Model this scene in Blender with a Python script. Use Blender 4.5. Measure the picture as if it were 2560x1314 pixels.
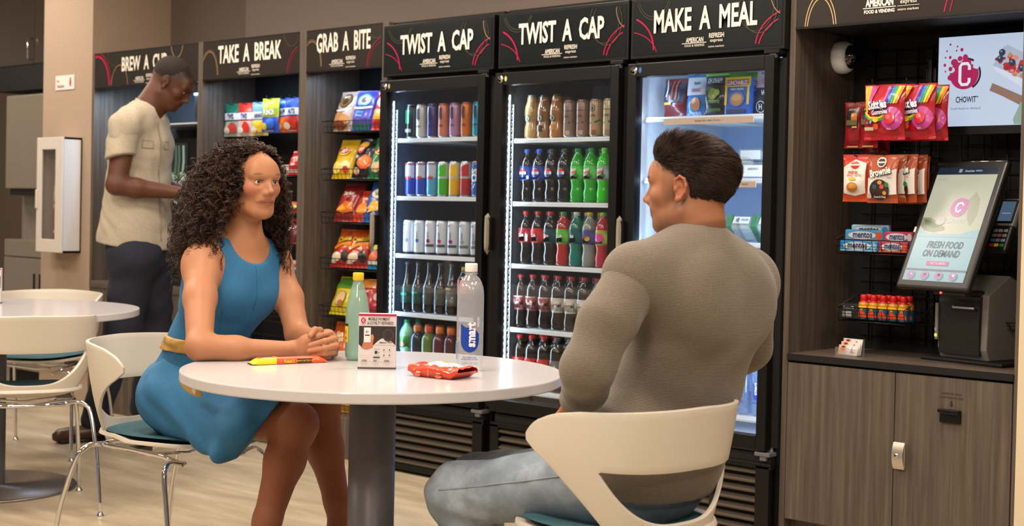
import bpy, bmesh, math, random
import numpy as np
from mathutils import Vector, Matrix, Euler
random.seed(7); rng = np.random.default_rng(7)
for o in list(bpy.data.objects): bpy.data.objects.remove(o)
SC = bpy.context.scene
COL = SC.collection
PI = math.pi
# ---------------------------------------------------------------- camera
F_PX, CY, YAW, PITCH, ROLL = 3579.75, 600.92, 0.73746, -0.01927, 0.02111
CAM = np.array([4.5251, -4.4265, 1.1671])
_c, _s = math.cos(YAW), math.sin(YAW)
_R0 = np.array([_c, _s, 0.0]); _F0 = np.array([-_s, _c, 0.0]); _U0 = np.array([0, 0, 1.0])
FW = _F0*math.cos(PITCH)+_U0*math.sin(PITCH); _U1 = -_F0*math.sin(PITCH)+_U0*math.cos(PITCH)
RT = math.cos(ROLL)*_R0+math.sin(ROLL)*_U1; UP = math.cos(ROLL)*_U1-math.sin(ROLL)*_R0
cam_d = bpy.data.cameras.new('camera'); cam = bpy.data.objects.new('camera', cam_d); COL.objects.link(cam)
m = Matrix.Identity(4)
for i in range(3):
    m[i][0] = RT[i]; m[i][1] = UP[i]; m[i][2] = -FW[i]; m[i][3] = CAM[i]
cam.matrix_world = m
cam_d.sensor_fit = 'HORIZONTAL'; cam_d.sensor_width = 36; cam_d.lens = F_PX/2560*36
cam_d.shift_y = (CY-657)/2560; cam_d.clip_start = .05; cam_d.clip_end = 60
cam_d.dof.use_dof = True; cam_d.dof.focus_distance = 4.1; cam_d.dof.aperture_fstop = 5.0
SC.camera = cam
# ---------------------------------------------------------------- view, world, lights
vs = SC.view_settings
vs.view_transform = 'Standard'; vs.look = 'None'; vs.gamma = 1; vs.exposure = EXPO = .86
try: vs.use_curve_mapping = False
except Exception: pass
W = bpy.data.worlds.new('world'); SC.world = W; W.use_nodes = True
bg = W.node_tree.nodes['Background']; bg.inputs[0].default_value = (1.0, .86, .74, 1); bg.inputs[1].default_value = .13

def area(name, loc, rot, size, power, color, spread=PI):
    d = bpy.data.lights.new(name, 'AREA'); d.shape = 'RECTANGLE'; d.size, d.size_y = size
    d.energy = power; d.color = color; d.spread = spread
    o = bpy.data.objects.new(name, d); COL.objects.link(o); o.location = loc; o.rotation_euler = rot
    return o
WARM = (1.0, .86, .72)
for i, (x, y, p) in enumerate([(-3.2, -.75, 13), (-1.4, -.75, 13), (.4, -.75, 15), (2.1, -.80, 17), (3.9, -.8, 14), (-2.4, -2.3, 20), (-.3, -2.4, 24), (1.6, -2.6, 22), (3.6, -2.7, 26), (-1.2, -4.6, 24), (1.4, -4.6, 26), (3.8, -5.0, 34), (6.0, -3.6, 26), (-4.6, -.7, 16)]):  # the far-left one is added to brighten the kitchenette
    area('ceiling_light', (x, y, 2.78), (0, 0, 0), (.6, .6), p*1.0, WARM)
COOL = (.62, .80, 1.0)
# fridge tubes (the strips the photo shows inside the doors)
for x, p, c in ((-.225, 3.2, (.50, .72, 1)), (.484, 2.6, (.72, .90, 1)), (1.180, 2.2, (.50, .72, 1))):
    area('fridge_tube', (x, .012, 1.05), (0, -PI/2, .55), (1.25, .02), p, c)
area('fridge_tube', (1.768, .012, 1.05), (0, PI/2, -.6), (1.2, .02), 1.6, (.50, .72, 1))
# small cool lights under the headers; leftmost added for the coffee machine screen's glow
for x, w, p in ((-2.23, .8, 5.0), (-1.3, .65, 1.3), (-.585, .45, .9)):
    area('header_cool_light', (x, .05, 1.812), (.25, 0, 0), (w, .02), p, (.45, .68, 1.0))

# ---------------------------------------------------------------- helpers
def P(x, y, d):
    """a point seen at pixel (x, y) standing d metres in front of the lens"""
    return CAM + d*(FW + RT*(x-1280)/F_PX + UP*(CY-y)/F_PX)
def onY(x, y, Y):
    r = FW + RT*(x-1280)/F_PX + UP*(CY-y)/F_PX
    return CAM + r*(Y-CAM[1])/r[1]
def onZ(x, y, Z):
    r = FW + RT*(x-1280)/F_PX + UP*(CY-y)/F_PX
    return CAM + r*(Z-CAM[2])/r[2]
def srgb(h):
    if isinstance(h, (tuple, list)): return tuple(h[:3])
    h = h.lstrip('#'); v = [int(h[i:i+2], 16)/255 for i in (0, 2, 4)]
    return tuple(c/12.92 if c <= .04045 else ((c+.055)/1.055)**2.4 for c in v)
MATS = {}
def pmat(name, color, rough=.5, metal=0, coat=0, trans=0, emit=0, ior=1.45, sheen=0, sss=0, alpha=1, spec=.5):
    if name in MATS: return MATS[name]
    mt = bpy.data.materials.new(name); mt.use_nodes = True
    b = mt.node_tree.nodes['Principled BSDF']; c = srgb(color)
    b.inputs['Base Color'].default_value = (*c, 1); b.inputs['Roughness'].default_value = rough
    b.inputs['Metallic'].default_value = metal; b.inputs['Coat Weight'].default_value = coat; b.inputs['Coat Roughness'].default_value = .08
    b.inputs['Transmission Weight'].default_value = trans; b.inputs['IOR'].default_value = ior
    b.inputs['Sheen Weight'].default_value = sheen; b.inputs['Specular IOR Level'].default_value = spec
    if sss: b.inputs['Subsurface Weight'].default_value = sss; b.inputs['Subsurface Radius'].default_value = (.012, .005, .003); b.inputs['Subsurface Scale'].default_value = 1
    if emit: b.inputs['Emission Color'].default_value = (*c, 1); b.inputs['Emission Strength'].default_value = emit
    mt.diffuse_color = (*c, 1)
    MATS[name] = mt
    return mt
def C_(h, kind='foil'):
    """coloured material of a kind: foil bag, paper, plastic, lit screen, metal can ..."""
    n = kind+'_'+(h if isinstance(h, str) else str(h))
    if n in MATS: return MATS[n]
    if kind == 'foil': return pmat(n, h, .32, 0, .35)
    if kind == 'paper': return pmat(n, h, .6)
    if kind == 'plastic': return pmat(n, h, .35)
    if kind == 'can': return pmat(n, h, .28, .25, .3)
    if kind == 'liquid': return pmat(n, h, .12, 0, .8)
    if kind == 'screen':
        mt = pmat(n, h, .25, 0, 0, 0, SCREEN); c = srgb(h); mt.node_tree.nodes['Principled BSDF'].inputs['Base Color'].default_value = (c[0]*.15, c[1]*.15, c[2]*.15, 1); return mt
    if kind == 'sign': return pmat(n, h, .30, 0, 0, spec=.22)
    if kind == 'matte': return pmat(n, h, .85)
SCREEN = .46
def nodes_mat(name, base, rough=.5, bump=None, metal=0, coat=0, coord='Object', scale=(1, 1, 1), ramp=None, noise=(4, 6, .6), bstr=.2, bdist=.002, rr=None):
    """noise-driven procedural material; ramp = [(pos,color),...]"""
    if name in MATS: return MATS[name]
    mt = bpy.data.materials.new(name); mt.use_nodes = True; nt = mt.node_tree; b = nt.nodes['Principled BSDF']
    tc = nt.nodes.new('ShaderNodeTexCoord'); mp = nt.nodes.new('ShaderNodeMapping'); mp.inputs['Scale'].default_value = scale
    nt.links.new(tc.outputs[coord], mp.inputs[0])
    nz = nt.nodes.new('ShaderNodeTexNoise'); nz.inputs['Scale'].default_value = noise[0]; nz.inputs['Detail'].default_value = noise[1]; nz.inputs['Roughness'].default_value = noise[2]
    nt.links.new(mp.outputs[0], nz.inputs['Vector'])
    if ramp:
        cr = nt.nodes.new('ShaderNodeValToRGB'); el = cr.color_ramp.elements
        while len(el) < len(ramp): el.new(.5)
        for e, (p_, c_) in zip(el, ramp): e.position = p_; e.color = (*srgb(c_), 1)
        nt.links.new(nz.outputs['Fac'], cr.inputs[0]); nt.links.new(cr.outputs[0], b.inputs['Base Color'])
    else: b.inputs['Base Color'].default_value = (*srgb(base), 1)
    b.inputs['Roughness'].default_value = rough; b.inputs['Metallic'].default_value = metal; b.inputs['Coat Weight'].default_value = coat
    if bump:
        bp = nt.nodes.new('ShaderNodeBump'); bp.inputs['Strength'].default_value = bstr; bp.inputs['Distance'].default_value = bdist
        nt.links.new(nz.outputs['Fac'], bp.inputs['Height']); nt.links.new(bp.outputs[0], b.inputs['Normal'])
    MATS[name] = mt
    return mt
def glass_mat(name, tint=(1, 1, 1), refl=.08, haze=0, hazecol=(.8, .8, .8), rough=.02):
    if name in MATS: return MATS[name]
    mt = bpy.data.materials.new(name); mt.use_nodes = True; nt = mt.node_tree; nt.nodes.clear()
    out = nt.nodes.new('ShaderNodeOutputMaterial'); tr = nt.nodes.new('ShaderNodeBsdfTransparent'); tr.inputs[0].default_value = (*tint, 1)
    gl = nt.nodes.new('ShaderNodeBsdfGlossy'); gl.inputs['Roughness'].default_value = rough
    lw = nt.nodes.new('ShaderNodeLayerWeight'); pw = nt.nodes.new('ShaderNodeMath'); pw.operation = 'POWER'; pw.inputs[1].default_value = 4.0
    ml = nt.nodes.new('ShaderNodeMath'); ml.operation = 'MULTIPLY_ADD'; ml.inputs[1].default_value = .8; ml.inputs[2].default_value = refl
    nt.links.new(lw.outputs['Facing'], pw.inputs[0]); lw = pw
    mx = nt.nodes.new('ShaderNodeMixShader')
    nt.links.new(lw.outputs[0], ml.inputs[0]); nt.links.new(ml.outputs[0], mx.inputs[0]); nt.links.new(tr.outputs[0], mx.inputs[1]); nt.links.new(gl.outputs[0], mx.inputs[2])
    last = mx
    if haze:
        df = nt.nodes.new('ShaderNodeBsdfTranslucent') if False else nt.nodes.new('ShaderNodeBsdfDiffuse'); df.inputs[0].default_value = (*hazecol, 1)
        m2 = nt.nodes.new('ShaderNodeMixShader'); m2.inputs[0].default_value = haze
        nt.links.new(mx.outputs[0], m2.inputs[1]); nt.links.new(df.outputs[0], m2.inputs[2]); last = m2
    nt.links.new(last.outputs[0], out.inputs[0]); MATS[name] = mt
    return mt

LABELS = {}
def tag(o, label=None, cat=None, group=None, kind=None):
    if label: o['label'] = label; LABELS.setdefault(label, []).append((o.name, group))
    if cat: o['category'] = cat
    if group: o['group'] = group
    if kind: o['kind'] = kind
    return o
def empty(name, loc=(0, 0, 0), rz=0, label=None, cat=None, group=None):
    o = bpy.data.objects.new(name, None); COL.objects.link(o); o.location = tuple(loc); o.rotation_euler = (0, 0, rz); o.empty_display_size = .05
    return tag(o, label, cat, group)
def children(o): return [c for c in bpy.data.objects if c.parent == o]
KIDS = {}
def copy_tree(o, parent=None):
    c = o.copy(); COL.objects.link(c)
    if parent is not None: c.parent = parent; KIDS.setdefault(parent.name, []).append(c)
    for ch in KIDS.get(o.name, []): copy_tree(ch, c)
    return c
TXT = {}
def text_geo(s, bold=.0, res=3):
    """2-D triangles of a lettering, height of capitals = 1, centred"""
    key = (s, bold, res)
    if key in TXT: return TXT[key]
    cu = bpy.data.curves.new('t', 'FONT'); cu.body = s; cu.size = 1; cu.offset = bold; cu.resolution_u = res; cu.fill_mode = 'FRONT'
    ob = bpy.data.objects.new('t', cu); COL.objects.link(ob)
    dg = bpy.context.evaluated_depsgraph_get(); me = bpy.data.meshes.new_from_object(ob.evaluated_get(dg))
    v = np.array([p.co[:2] for p in me.vertices]) if len(me.vertices) else np.zeros((1, 2)); f = [tuple(p.vertices) for p in me.polygons]
    bpy.data.objects.remove(ob); bpy.data.curves.remove(cu); bpy.data.meshes.remove(me)
    v = v - (v.min(0)+v.max(0))/2; h = max(.3, .73)  # capital height of the built-in face
    v = v/h; TXT[key] = (v, f)
    return TXT[key]

class MB:
    """collects shapes (several materials) and links them as ONE mesh object"""
    def __init__(s): s.v = []; s.f = []; s.m = []; s.mats = []; s.sm = []; s.n = 0
    def mi(s, mat):
        if mat not in s.mats: s.mats.append(mat)
        return s.mats.index(mat)
    def add(s, v, f, mat, smooth=False, M=None):
        v = np.asarray(v, float).reshape(-1, 3)
        if M is not None:
            A = np.array(M); v = v@A[:3, :3].T+A[:3, 3]
        s.v.append(v); k = s.mi(mat)
        for q in f: s.f.append(tuple(i+s.n for i in q)); s.m.append(k); s.sm.append(smooth)
        s.n += len(v); return s
    def box(s, c0, c1, mat, bev=0, M=None):
        x0, y0, z0 = [min(a, b) for a, b in zip(c0, c1)]; x1, y1, z1 = [max(a, b) for a, b in zip(c0, c1)]
        if bev <= 0:
            v = [(x0, y0, z0), (x1, y0, z0), (x1, y1, z0), (x0, y1, z0), (x0, y0, z1), (x1, y0, z1), (x1, y1, z1), (x0, y1, z1)]
            return s.add(v, [(0, 3, 2, 1), (4, 5, 6, 7), (0, 1, 5, 4), (1, 2, 6, 5), (2, 3, 7, 6), (3, 0, 4, 7)], mat, False, M)
        b = min(bev, (x1-x0)/2.01, (y1-y0)/2.01, (z1-z0)/2.01); bm = bmesh.new(); bmesh.ops.create_cube(bm, size=1)
        for q in bm.verts: q.co = Vector(((x0+x1)/2+q.co.x*(x1-x0), (y0+y1)/2+q.co.y*(y1-y0), (z0+z1)/2+q.co.z*(z1-z0)))
        bmesh.ops.bevel(bm, geom=list(bm.edges), offset=b, segments=2 if b < .01 else 3, profile=.5, affect='EDGES')
        bm.verts.ensure_lookup_table(); v = [tuple(q.co) for q in bm.verts]; f = [tuple(q.index for q in fc.verts) for fc in bm.faces]; bm.free()
        return s.add(v, f, mat, False, M)
    def tube(s, pts, r, mat, seg=8, caps=True, closed=False, M=None, flat=1.0):
        pts = np.asarray(pts, float); n = len(pts); r = np.full(n, r) if np.isscalar(r) else np.asarray(r, float)
        if closed: tan = np.roll(pts, -1, 0)-np.roll(pts, 1, 0)
        else: tan = np.gradient(pts, axis=0)
        tan /= np.linalg.norm(tan, axis=1)[:, None]+1e-12
        ref = np.array([0, 0, 1.]) if abs(tan[0][2]) < .9 else np.array([1., 0, 0])
        a = np.cross(tan[0], ref); a /= np.linalg.norm(a); V = []
        ang = np.linspace(0, 2*PI, seg, endpoint=False)
        for i in range(n):
            a = a-tan[i]*(a@tan[i]); a /= np.linalg.norm(a)+1e-12; b = np.cross(tan[i], a)
            V.append(pts[i]+r[i]*(np.outer(np.cos(ang), a)+np.outer(np.sin(ang), b)*flat))
        V = np.concatenate(V); Fc = []
        for i in range(n if closed else n-1):
            i2 = (i+1) % n
            for j in range(seg): j2 = (j+1) % seg; Fc.append((i*seg+j, i*seg+j2, i2*seg+j2, i2*seg+j))
        if caps and not closed: Fc.append(tuple(range(seg))[::-1]); Fc.append(tuple((n-1)*seg+j for j in range(seg)))
        return s.add(V, Fc, mat, True, M)
    def lathe(s, prof, mat, seg=24, M=None, mats=None, smooth=True, c=(0, 0, 0)):
        """prof [(r,z)...]; mats: one per ring gap"""
        n = len(prof); ang = np.linspace(0, 2*PI, seg, endpoint=False); V = []
        for r, z in prof: V += [(c[0]+max(r, 1e-5)*math.cos(a), c[1]+max(r, 1e-5)*math.sin(a), c[2]+z) for a in ang]
        base = s.n; V = np.asarray(V)
        if M is not None: A = np.array(M); V = V@A[:3, :3].T+A[:3, 3]
        s.v.append(V); s.n += len(V)
        for i in range(n-1):
            k = s.mi(mats[i] if mats else mat)
            for j in range(seg):
                j2 = (j+1) % seg; s.f.append((base+i*seg+j, base+i*seg+j2, base+(i+1)*seg+j2, base+(i+1)*seg+j)); s.m.append(k); s.sm.append(smooth)
        return s
    def grid(s, G, mat, smooth=True, M=None, closed_u=False, keep=None, colf=None):
        G = np.asarray(G, float); a, b = G.shape[:2]; Fc = []
        for i in range(a-1 if not closed_u else a):
            for j in range(b-1):
                if keep and not keep(i, j): continue
                i2 = (i+1) % a; Fc.append((i*b+j, i2*b+j, i2*b+j+1, i*b+j+1))
        if colf is None: return s.add(G.reshape(-1, 3), Fc, mat, smooth, M)
        base = s.n; V = G.reshape(-1, 3)
        if M is not None: A = np.array(M); V = V@A[:3, :3].T+A[:3, 3]
        s.v.append(V); s.n += len(V)
        for q in Fc:
            i, j = divmod(q[0], b); s.f.append(tuple(t+base for t in q)); s.m.append(s.mi(colf(i, j))); s.sm.append(smooth)
        return s
    # ---- flat artwork laid on a surface map S(u,v)->xyz
    def art(s, S, items, kind='foil', lift=.0006, step=.0):
        L = lift; inc = min(.00024, max(.00004, .0045/max(1, len(items))))
        for it in items:
            L += inc; t = it[0]; k = it[-1] if isinstance(it[-1], str) and it[-1] in ('foil', 'paper', 'screen', 'can', 'sign', 'liquid', 'plastic', 'matte') else kind
            if t == 'ell':
                _, cu, cv, ru, rv, col = it[:6]; n = 18; V = [S(cu, cv, L)]; Fc = []
                for q in (.5, 1):
                    for i in range(n): a = 2*PI*i/n; V.append(S(cu+ru*q*math.cos(a), cv+rv*q*math.sin(a), L))
                for i in range(n): j = (i+1) % n; Fc += [(0, 1+i, 1+j), (1+i, 1+n+i, 1+n+j, 1+j)]
                s.add(V, Fc, C_(col, k), True)
            elif t == 'rect':
                _, u0, v0, u1, v1, col = it[:6]; nu = max(1, int(abs(u1-u0)/.012)+1) if step == 0 else step; nv = max(1, int(abs(v1-v0)/.02)+1) if step == 0 else step
                nu = min(nu, 14); nv = min(nv, 14)
                G = [[S(u0+(u1-u0)*i/nu, v0+(v1-v0)*j/nv, L) for j in range(nv+1)] for i in range(nu+1)]
                s.grid(G, C_(col, k))
            elif t == 'poly':
                _, pts, col = it[:3]
                if k in ('foil', 'can') and len(pts) > 2:      # star-shaped patch that follows the curved surface
                    Q = []
                    for a, b in zip(pts, pts[1:]+pts[:1]):
                        n = max(1, int(math.hypot(a[0]-b[0], a[1]-b[1])/.006)); Q += [(a[0]+(b[0]-a[0])*i/n, a[1]+(b[1]-a[1])*i/n) for i in range(n)]
                    c0 = (sum(q[0] for q in pts)/len(pts), sum(q[1] for q in pts)/len(pts)); n = len(Q); V = [S(*c0, L)]; Fc = []
                    for q in (1/3, 2/3, 1): V += [S(c0[0]+(a-c0[0])*q, c0[1]+(b-c0[1])*q, L) for a, b in Q]
                    for i in range(n): j = (i+1) % n; Fc += [(0, 1+i, 1+j), (1+i, 1+n+i, 1+n+j, 1+j), (1+n+i, 1+2*n+i, 1+2*n+j, 1+n+j)]
                    s.add(V, Fc, C_(col, k), True)
                else: V = [S(u, v, L) for u, v in pts]; s.add(V, [tuple(range(len(V)))], C_(col, k))
            elif t == 'band':      # ribbon along a centre line: pts, width
                _, pts, w, col = it[:4]; p = np.array(pts, float); tn = np.gradient(p, axis=0); tn /= np.linalg.norm(tn, axis=1)[:, None]+1e-9; nn = np.stack([-tn[:, 1], tn[:, 0]], 1)*w/2
                G = [[S(*(a-b), L), S(*(a+b), L)] for a, b in zip(p, nn)]; s.grid(G, C_(col, k))
            elif t == 'txt':
                _, st, cu, cv, h, col = it[:6]; sx = it[6] if len(it) > 6 and not isinstance(it[6], str) else .8; rot = it[7] if len(it) > 7 and not isinstance(it[7], str) else 0; bold = it[8] if len(it) > 8 and not isinstance(it[8], str) else .02; sk = it[9] if len(it) > 9 and not isinstance(it[9], str) else 0
                v, f = text_geo(st, bold, 2); cr, sr = math.cos(rot), math.sin(rot); V = []
                for a, b in v: a, b = (a*sx+b*sk)*h, b*h; V.append(S(cu+a*cr-b*sr, cv+a*sr+b*cr, L+inc*.6))
                s.add(V, f, C_(col, k))
        return s
    def build(s, name, parent=None, mat=None, mods=None, loc=None, rz=0):
        me = bpy.data.meshes.new(name)
        V = np.concatenate(s.v) if s.v else np.zeros((0, 3)); me.from_pydata([tuple(p) for p in V], [], s.f)
        for mt in s.mats: me.materials.append(mt)
        if s.f: me.polygons.foreach_set('material_index', s.m); me.polygons.foreach_set('use_smooth', s.sm)
        me.update(); ob = bpy.data.objects.new(name, me); COL.objects.link(ob)
        if parent is not None: ob.parent = parent; KIDS.setdefault(parent.name, []).append(ob)
        if loc is not None: ob.location = tuple(loc)
        ob.rotation_euler.z = rz
        return ob
def flatS(o, u, v, n):
    """surface map of a flat face: origin, u axis, v axis, outward normal"""
    o, u, v, n = [np.asarray(a, float) for a in (o, u, v, n)]
    return lambda a, b, L=0: tuple(o+u*a+v*b+n*L)
def cylS(r, z0=0, a0=-PI/2, rf=None):
    """cylinder map: u = arc length, v = height; u=0 faces -Y"""
    def S(u, v, L=0):
        rr = (rf(v) if rf else r)+L; a = a0+u/r
        return (rr*math.cos(a), rr*math.sin(a), z0+v)
    return S
def bevel(o, w=.003, seg=2):
    md = o.modifiers.new('bevel', 'BEVEL'); md.width = w; md.segments = seg; md.limit_method = 'ANGLE'; md.angle_limit = .6; return o
# ================================================================ materials of the place
WOOD = nodes_mat('grey_wood_laminate', None, .55, True, scale=(26, 26, .9), noise=(2.2, 7, .62), ramp=[(.28, '#40372f'), (.5, '#53483e'), (.72, '#675b4f')], bstr=.08, bdist=.001)
WOODH = nodes_mat('grey_wood_worktop', None, .45, True, scale=(1.0, 22, 22), noise=(2.4, 7, .6), ramp=[(.3, '#4a4037'), (.5, '#5c5047'), (.75, '#6d6055')], bstr=.06, bdist=.001)
FLOOR = nodes_mat('vinyl_plank_floor', None, .38, True, scale=(1.1, 5.5, 1), noise=(1.5, 8, .62), ramp=[(.3, '#96866d'), (.5, '#ad9e84'), (.72, '#c4b69d')], bstr=.05, bdist=.002)
WALL = nodes_mat('taupe_wall_paint', '#7d6f66', .8, True, noise=(60, 3, .5), bstr=.05, bdist=.0005)
COLUMN = nodes_mat('beige_wall_paint', '#a6917d', .75, True, noise=(60, 3, .5), bstr=.05, bdist=.0005)
CREAM = nodes_mat('cream_wall_paint', '#d3c3a6', .75, True, noise=(60, 3, .5), bstr=.05, bdist=.0005)
BLACK = pmat('black_coated_metal', '#0d0c0c', .38, spec=.32)
BLKM = pmat('black_matte', '#0c0b0c', .7)
DARKWIRE = pmat('black_wire', '#101010', .4, .3)
INNER = pmat('dark_liner', '#17191d', .6)
STEEL = nodes_mat('brushed_steel', '#8f867a', .36, True, metal=.35, scale=(1, 1, 40), noise=(20, 3, .6), bstr=.04, bdist=.0004)
CHROME = pmat('polished_chrome', '#d8d8dc', .06, 1)
WHITE_PL = pmat('white_shell_plastic', '#cdc5b7', .35)
GREY_MET = pmat('grey_powder_metal', '#6a6a6e', .42, .25)
TABLETOP = pmat('white_laminate', '#c6c3c6', .17)
TEAL = nodes_mat('teal_fabric', None, .85, True, noise=(180, 2, .6), ramp=[(.3, '#234a55'), (.7, '#33606c')], bstr=.3, bdist=.001)

def struct(name, mb, kind='structure'): return tag(mb.build(name), kind=kind)
struct('floor', MB().box((-9, -9, -.06), (9, 1.2, 0), FLOOR))
struct('ceiling', MB().box((-9, -9, 2.8), (9, 1.2, 2.86), pmat('ceiling_paint', '#c9c0b4', .9)))
struct('wall_back', MB().box((-2.157, .62, 0), (9, .72, 2.8), WALL))
# bulkhead above the coffee cabinet, angled and painted darker for the corner's shade
w2 = MB(); a, b = (-2.157, .62), (-3.35, .42)
w2.add([(a[0], a[1], 2.03), (b[0], b[1], 2.03), (b[0], b[1]+.2, 2.03), (a[0], a[1]+.2, 2.03), (a[0], a[1], 2.8), (b[0], b[1], 2.8), (b[0], b[1]+.2, 2.8), (a[0], a[1]+.2, 2.8)],
       [(0, 1, 2, 3), (4, 7, 6, 5), (0, 4, 5, 1), (1, 5, 6, 2), (2, 6, 7, 3), (3, 7, 4, 0)], nodes_mat('shaded_wall_paint', '#665950', .8, True, noise=(60, 3, .5), bstr=.05, bdist=.0005))
struct('wall_bulkhead', w2)
struct('wall_column', MB().box((-3.285, 0, 0), (-2.752, .62, 2.8), COLUMN))
struct('wall_left', MB().box((-9, .95, 0), (-3.285, 1.05, 2.8), pmat('niche_wall_paint', '#5c5046', .8)))
struct('wall_right', MB().box((2.679, -.006, 0), (2.84, .62, 2.8), CREAM))
struct('trim_1', MB().box((-3.42, -.022, .225), (-2.752, -.002, .29), pmat('pale_bumper_rail', '#cdb896', .5)))

# ================================================================ signs
PINK, TAN, OLIVE, CREAMC, SIGNBK = '#b5174a', '#8d7355', '#4c4a33', '#e9e2d5', '#15191b'
def ring_items(cx, cy, rx, ry, w, col, x0, y0, x1, y1, a0=0, a1=360):
    out = []; n = 72; run = []
    for i in range(n+1):
        a = math.radians(a0+(a1-a0)*i/n); u, v = cx+rx*math.cos(a), cy+ry*math.sin(a)
        if x0 < u < x1 and y0 < v < y1: run.append((u, v))
        else:
            if len(run) > 2: out.append(('band', run, w, col, 'sign'))
            run = []
    if len(run) > 2: out.append(('band', run, w, col, 'sign'))
    return out
def header_art(S, w, h, text, rings, size=.42, ty=.60, sx=.62, dim=False):
    """sign artwork in a w x h box, origin bottom-left"""
    tint = (lambda c: c)
    it = []
    for (cx, cy, rx, ry, lw, col) in rings: it += ring_items(cx, cy, rx, ry, lw, col, .004, .004, w-.004, h-.004)
    it.append(('txt', text.replace(' ', '  '), w*.5, h*ty, h*size*.96, CREAMC, sx*.96, 0, .026, 'sign'))
    lg = h*.092; x = w*.5-h*.14; y = h*.175
    it += [('txt', 'AMERICAN', x-h*.06, y+lg*.35, lg, CREAMC, .62, 0, .012, 'sign'), ('rect', x-h*.34, y-lg*.33, x+h*.20, y-lg*.22, CREAMC, 'sign'),
           ('txt', 'FOOD & VENDING', x-h*.06, y-lg*.75, lg*.48, CREAMC, .86, 0, .0, 'sign'),
           ('txt', 'REFRESH', x+h*.42, y+lg*.95, lg*.95, CREAMC, .72, 0, .012, 'sign'), ('txt', 'express', x+h*.42, y-lg*.2, lg*.7, CREAMC, 1.0, 0, .0, 'sign'),
           ('txt', 'micro markets', x+h*.42, y-lg*1.2, lg*.4, CREAMC, 1.15, 0, 0, 'sign')]
    return it
def rings_cab(w, h):
    return [(w*.075, h*.12, h*.34, h*.60, .004, TAN), (w*.075, h*.12, h*.37, h*.64, .0025, TAN), (w*1.04, h*.02, h*.60, h*.66, .0045, '#8c2040'), (w*1.04, h*.02, h*.53, h*.58, .0025, '#8c2040'),
            (w*.93, h*1.08, h*.32, h*.42, .004, OLIVE), (w*.30, h*1.05, h*.26, h*.4, .002, OLIVE)]
def rings_fr(w, h):
    return [(-w*.07, h*.08, h*.72, h*.66, .006, PINK), (-w*.05, h*-.1, h*.75, h*.55, .003, PINK), (w*1.1, h*.0, h*.86, h*.66, .0045, PINK), (w*1.1, h*-.06, h*.80, h*.60, .0045, PINK),
            (w*.15, h*1.12, h*.36, h*.42, .0025, OLIVE), (w*.15, h*1.12, h*.40, h*.47, .0025, OLIVE), (w*.86, h*.68, h*.36, h*.44, .0025, OLIVE), (w*.84, h*.72, h*.36, h*.44, .002, OLIVE), (w*1.02, h*.95, h*.30, h*.42, .0035, TAN)]
# ================================================================ open display cabinets
CT, CB = 2.0215, 1.8187
def cabinet(x0, x1, tl, tr, text, rings, label, ty=.62, size=.42, sx=.62, base=.19, depth=.36):
    r = empty('display_cabinet', (x0, 0, 0), 0, label, 'cabinet'); w = x1-x0
    for a, b in ((-tl, 0), (w, w+tr)): MB().box((a, 0, 0), (b, depth, CT), WOOD, .0015).build('side_panel', r)
    MB().box((0, depth-.02, 0), (w, depth, CT), BLKM).build('back_panel', r)
    MB().box((0, .012, CT-.02), (w, depth-.02, CT), WOOD).build('top_panel', r)
    s = MB().box((0, .001, CB), (w, .018, CT-.003), C_('#3a332d', 'sign')); s.box((0, -.001, CB), (w, .004, CB+.006), BLACK); s.box((0, -.001, CT-.008), (w, .004, CT-.002), BLACK)
    s.box((.003, -.0005, CB+.006), (w-.003, .001, CT-.008), C_('#2c2824', 'sign'))
    s.art(flatS((0, -.0008, CB), (1, 0, 0), (0, 0, 1), (0, -1, 0)), header_art(None, w, CT-CB, text, rings(w, CT-CB), size, ty, sx), 'sign', .0004)
    s.build('header_sign', r)
    if base: MB().box((0, .004, 0), (w, depth-.02, base), WOOD, .001).build('base', r)
    return r
XA0, XA1, XB0, XB1, XC0, XC1 = -2.7275, -1.7334, -1.6925, -.9073, -.8555, -.3183
cabA = cabinet(XA0, XA1, .0205, .020, 'BREW A CUP', lambda w, h: [(w*.03, 0, h*.62, h*.9, .011, PINK), (w*.03, 0, h*.72, h*1.0, .003, PINK)]+rings_cab(w, h)[:2][:0]+[(w*.26, h*-.05, h*.42, h*.66, .005, TAN), (w*.81, h*1.08, h*.27, h*.42, .006, TAN), (w*.20, h*1.1, h*.3, h*.5, .003, OLIVE)],
               'open grey wood cabinet with coffee machine, leftmost of the row, headed BREW A CUP', sx=.66, size=.40, base=None)
MB().box((0, .002, 0), (XA1-XA0, .34, .695), WOOD, .002).box((0, -.004, .695), (XA1-XA0, .34, .733), WOODH, .002).build('base', cabA)
cabB = cabinet(XB0, XB1, .020, .0255, 'TAKE A BREAK', rings_cab, 'open grey wood snack cabinet behind the woman, headed TAKE A BREAK', sx=.60, size=.46)
cabC = cabinet(XC0, XC1, .0255, .0385, 'GRAB A BITE', rings_cab, 'narrow open grey wood chip cabinet left of the fridges, headed GRAB A BITE', sx=.52, size=.46, ty=.66)
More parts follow.
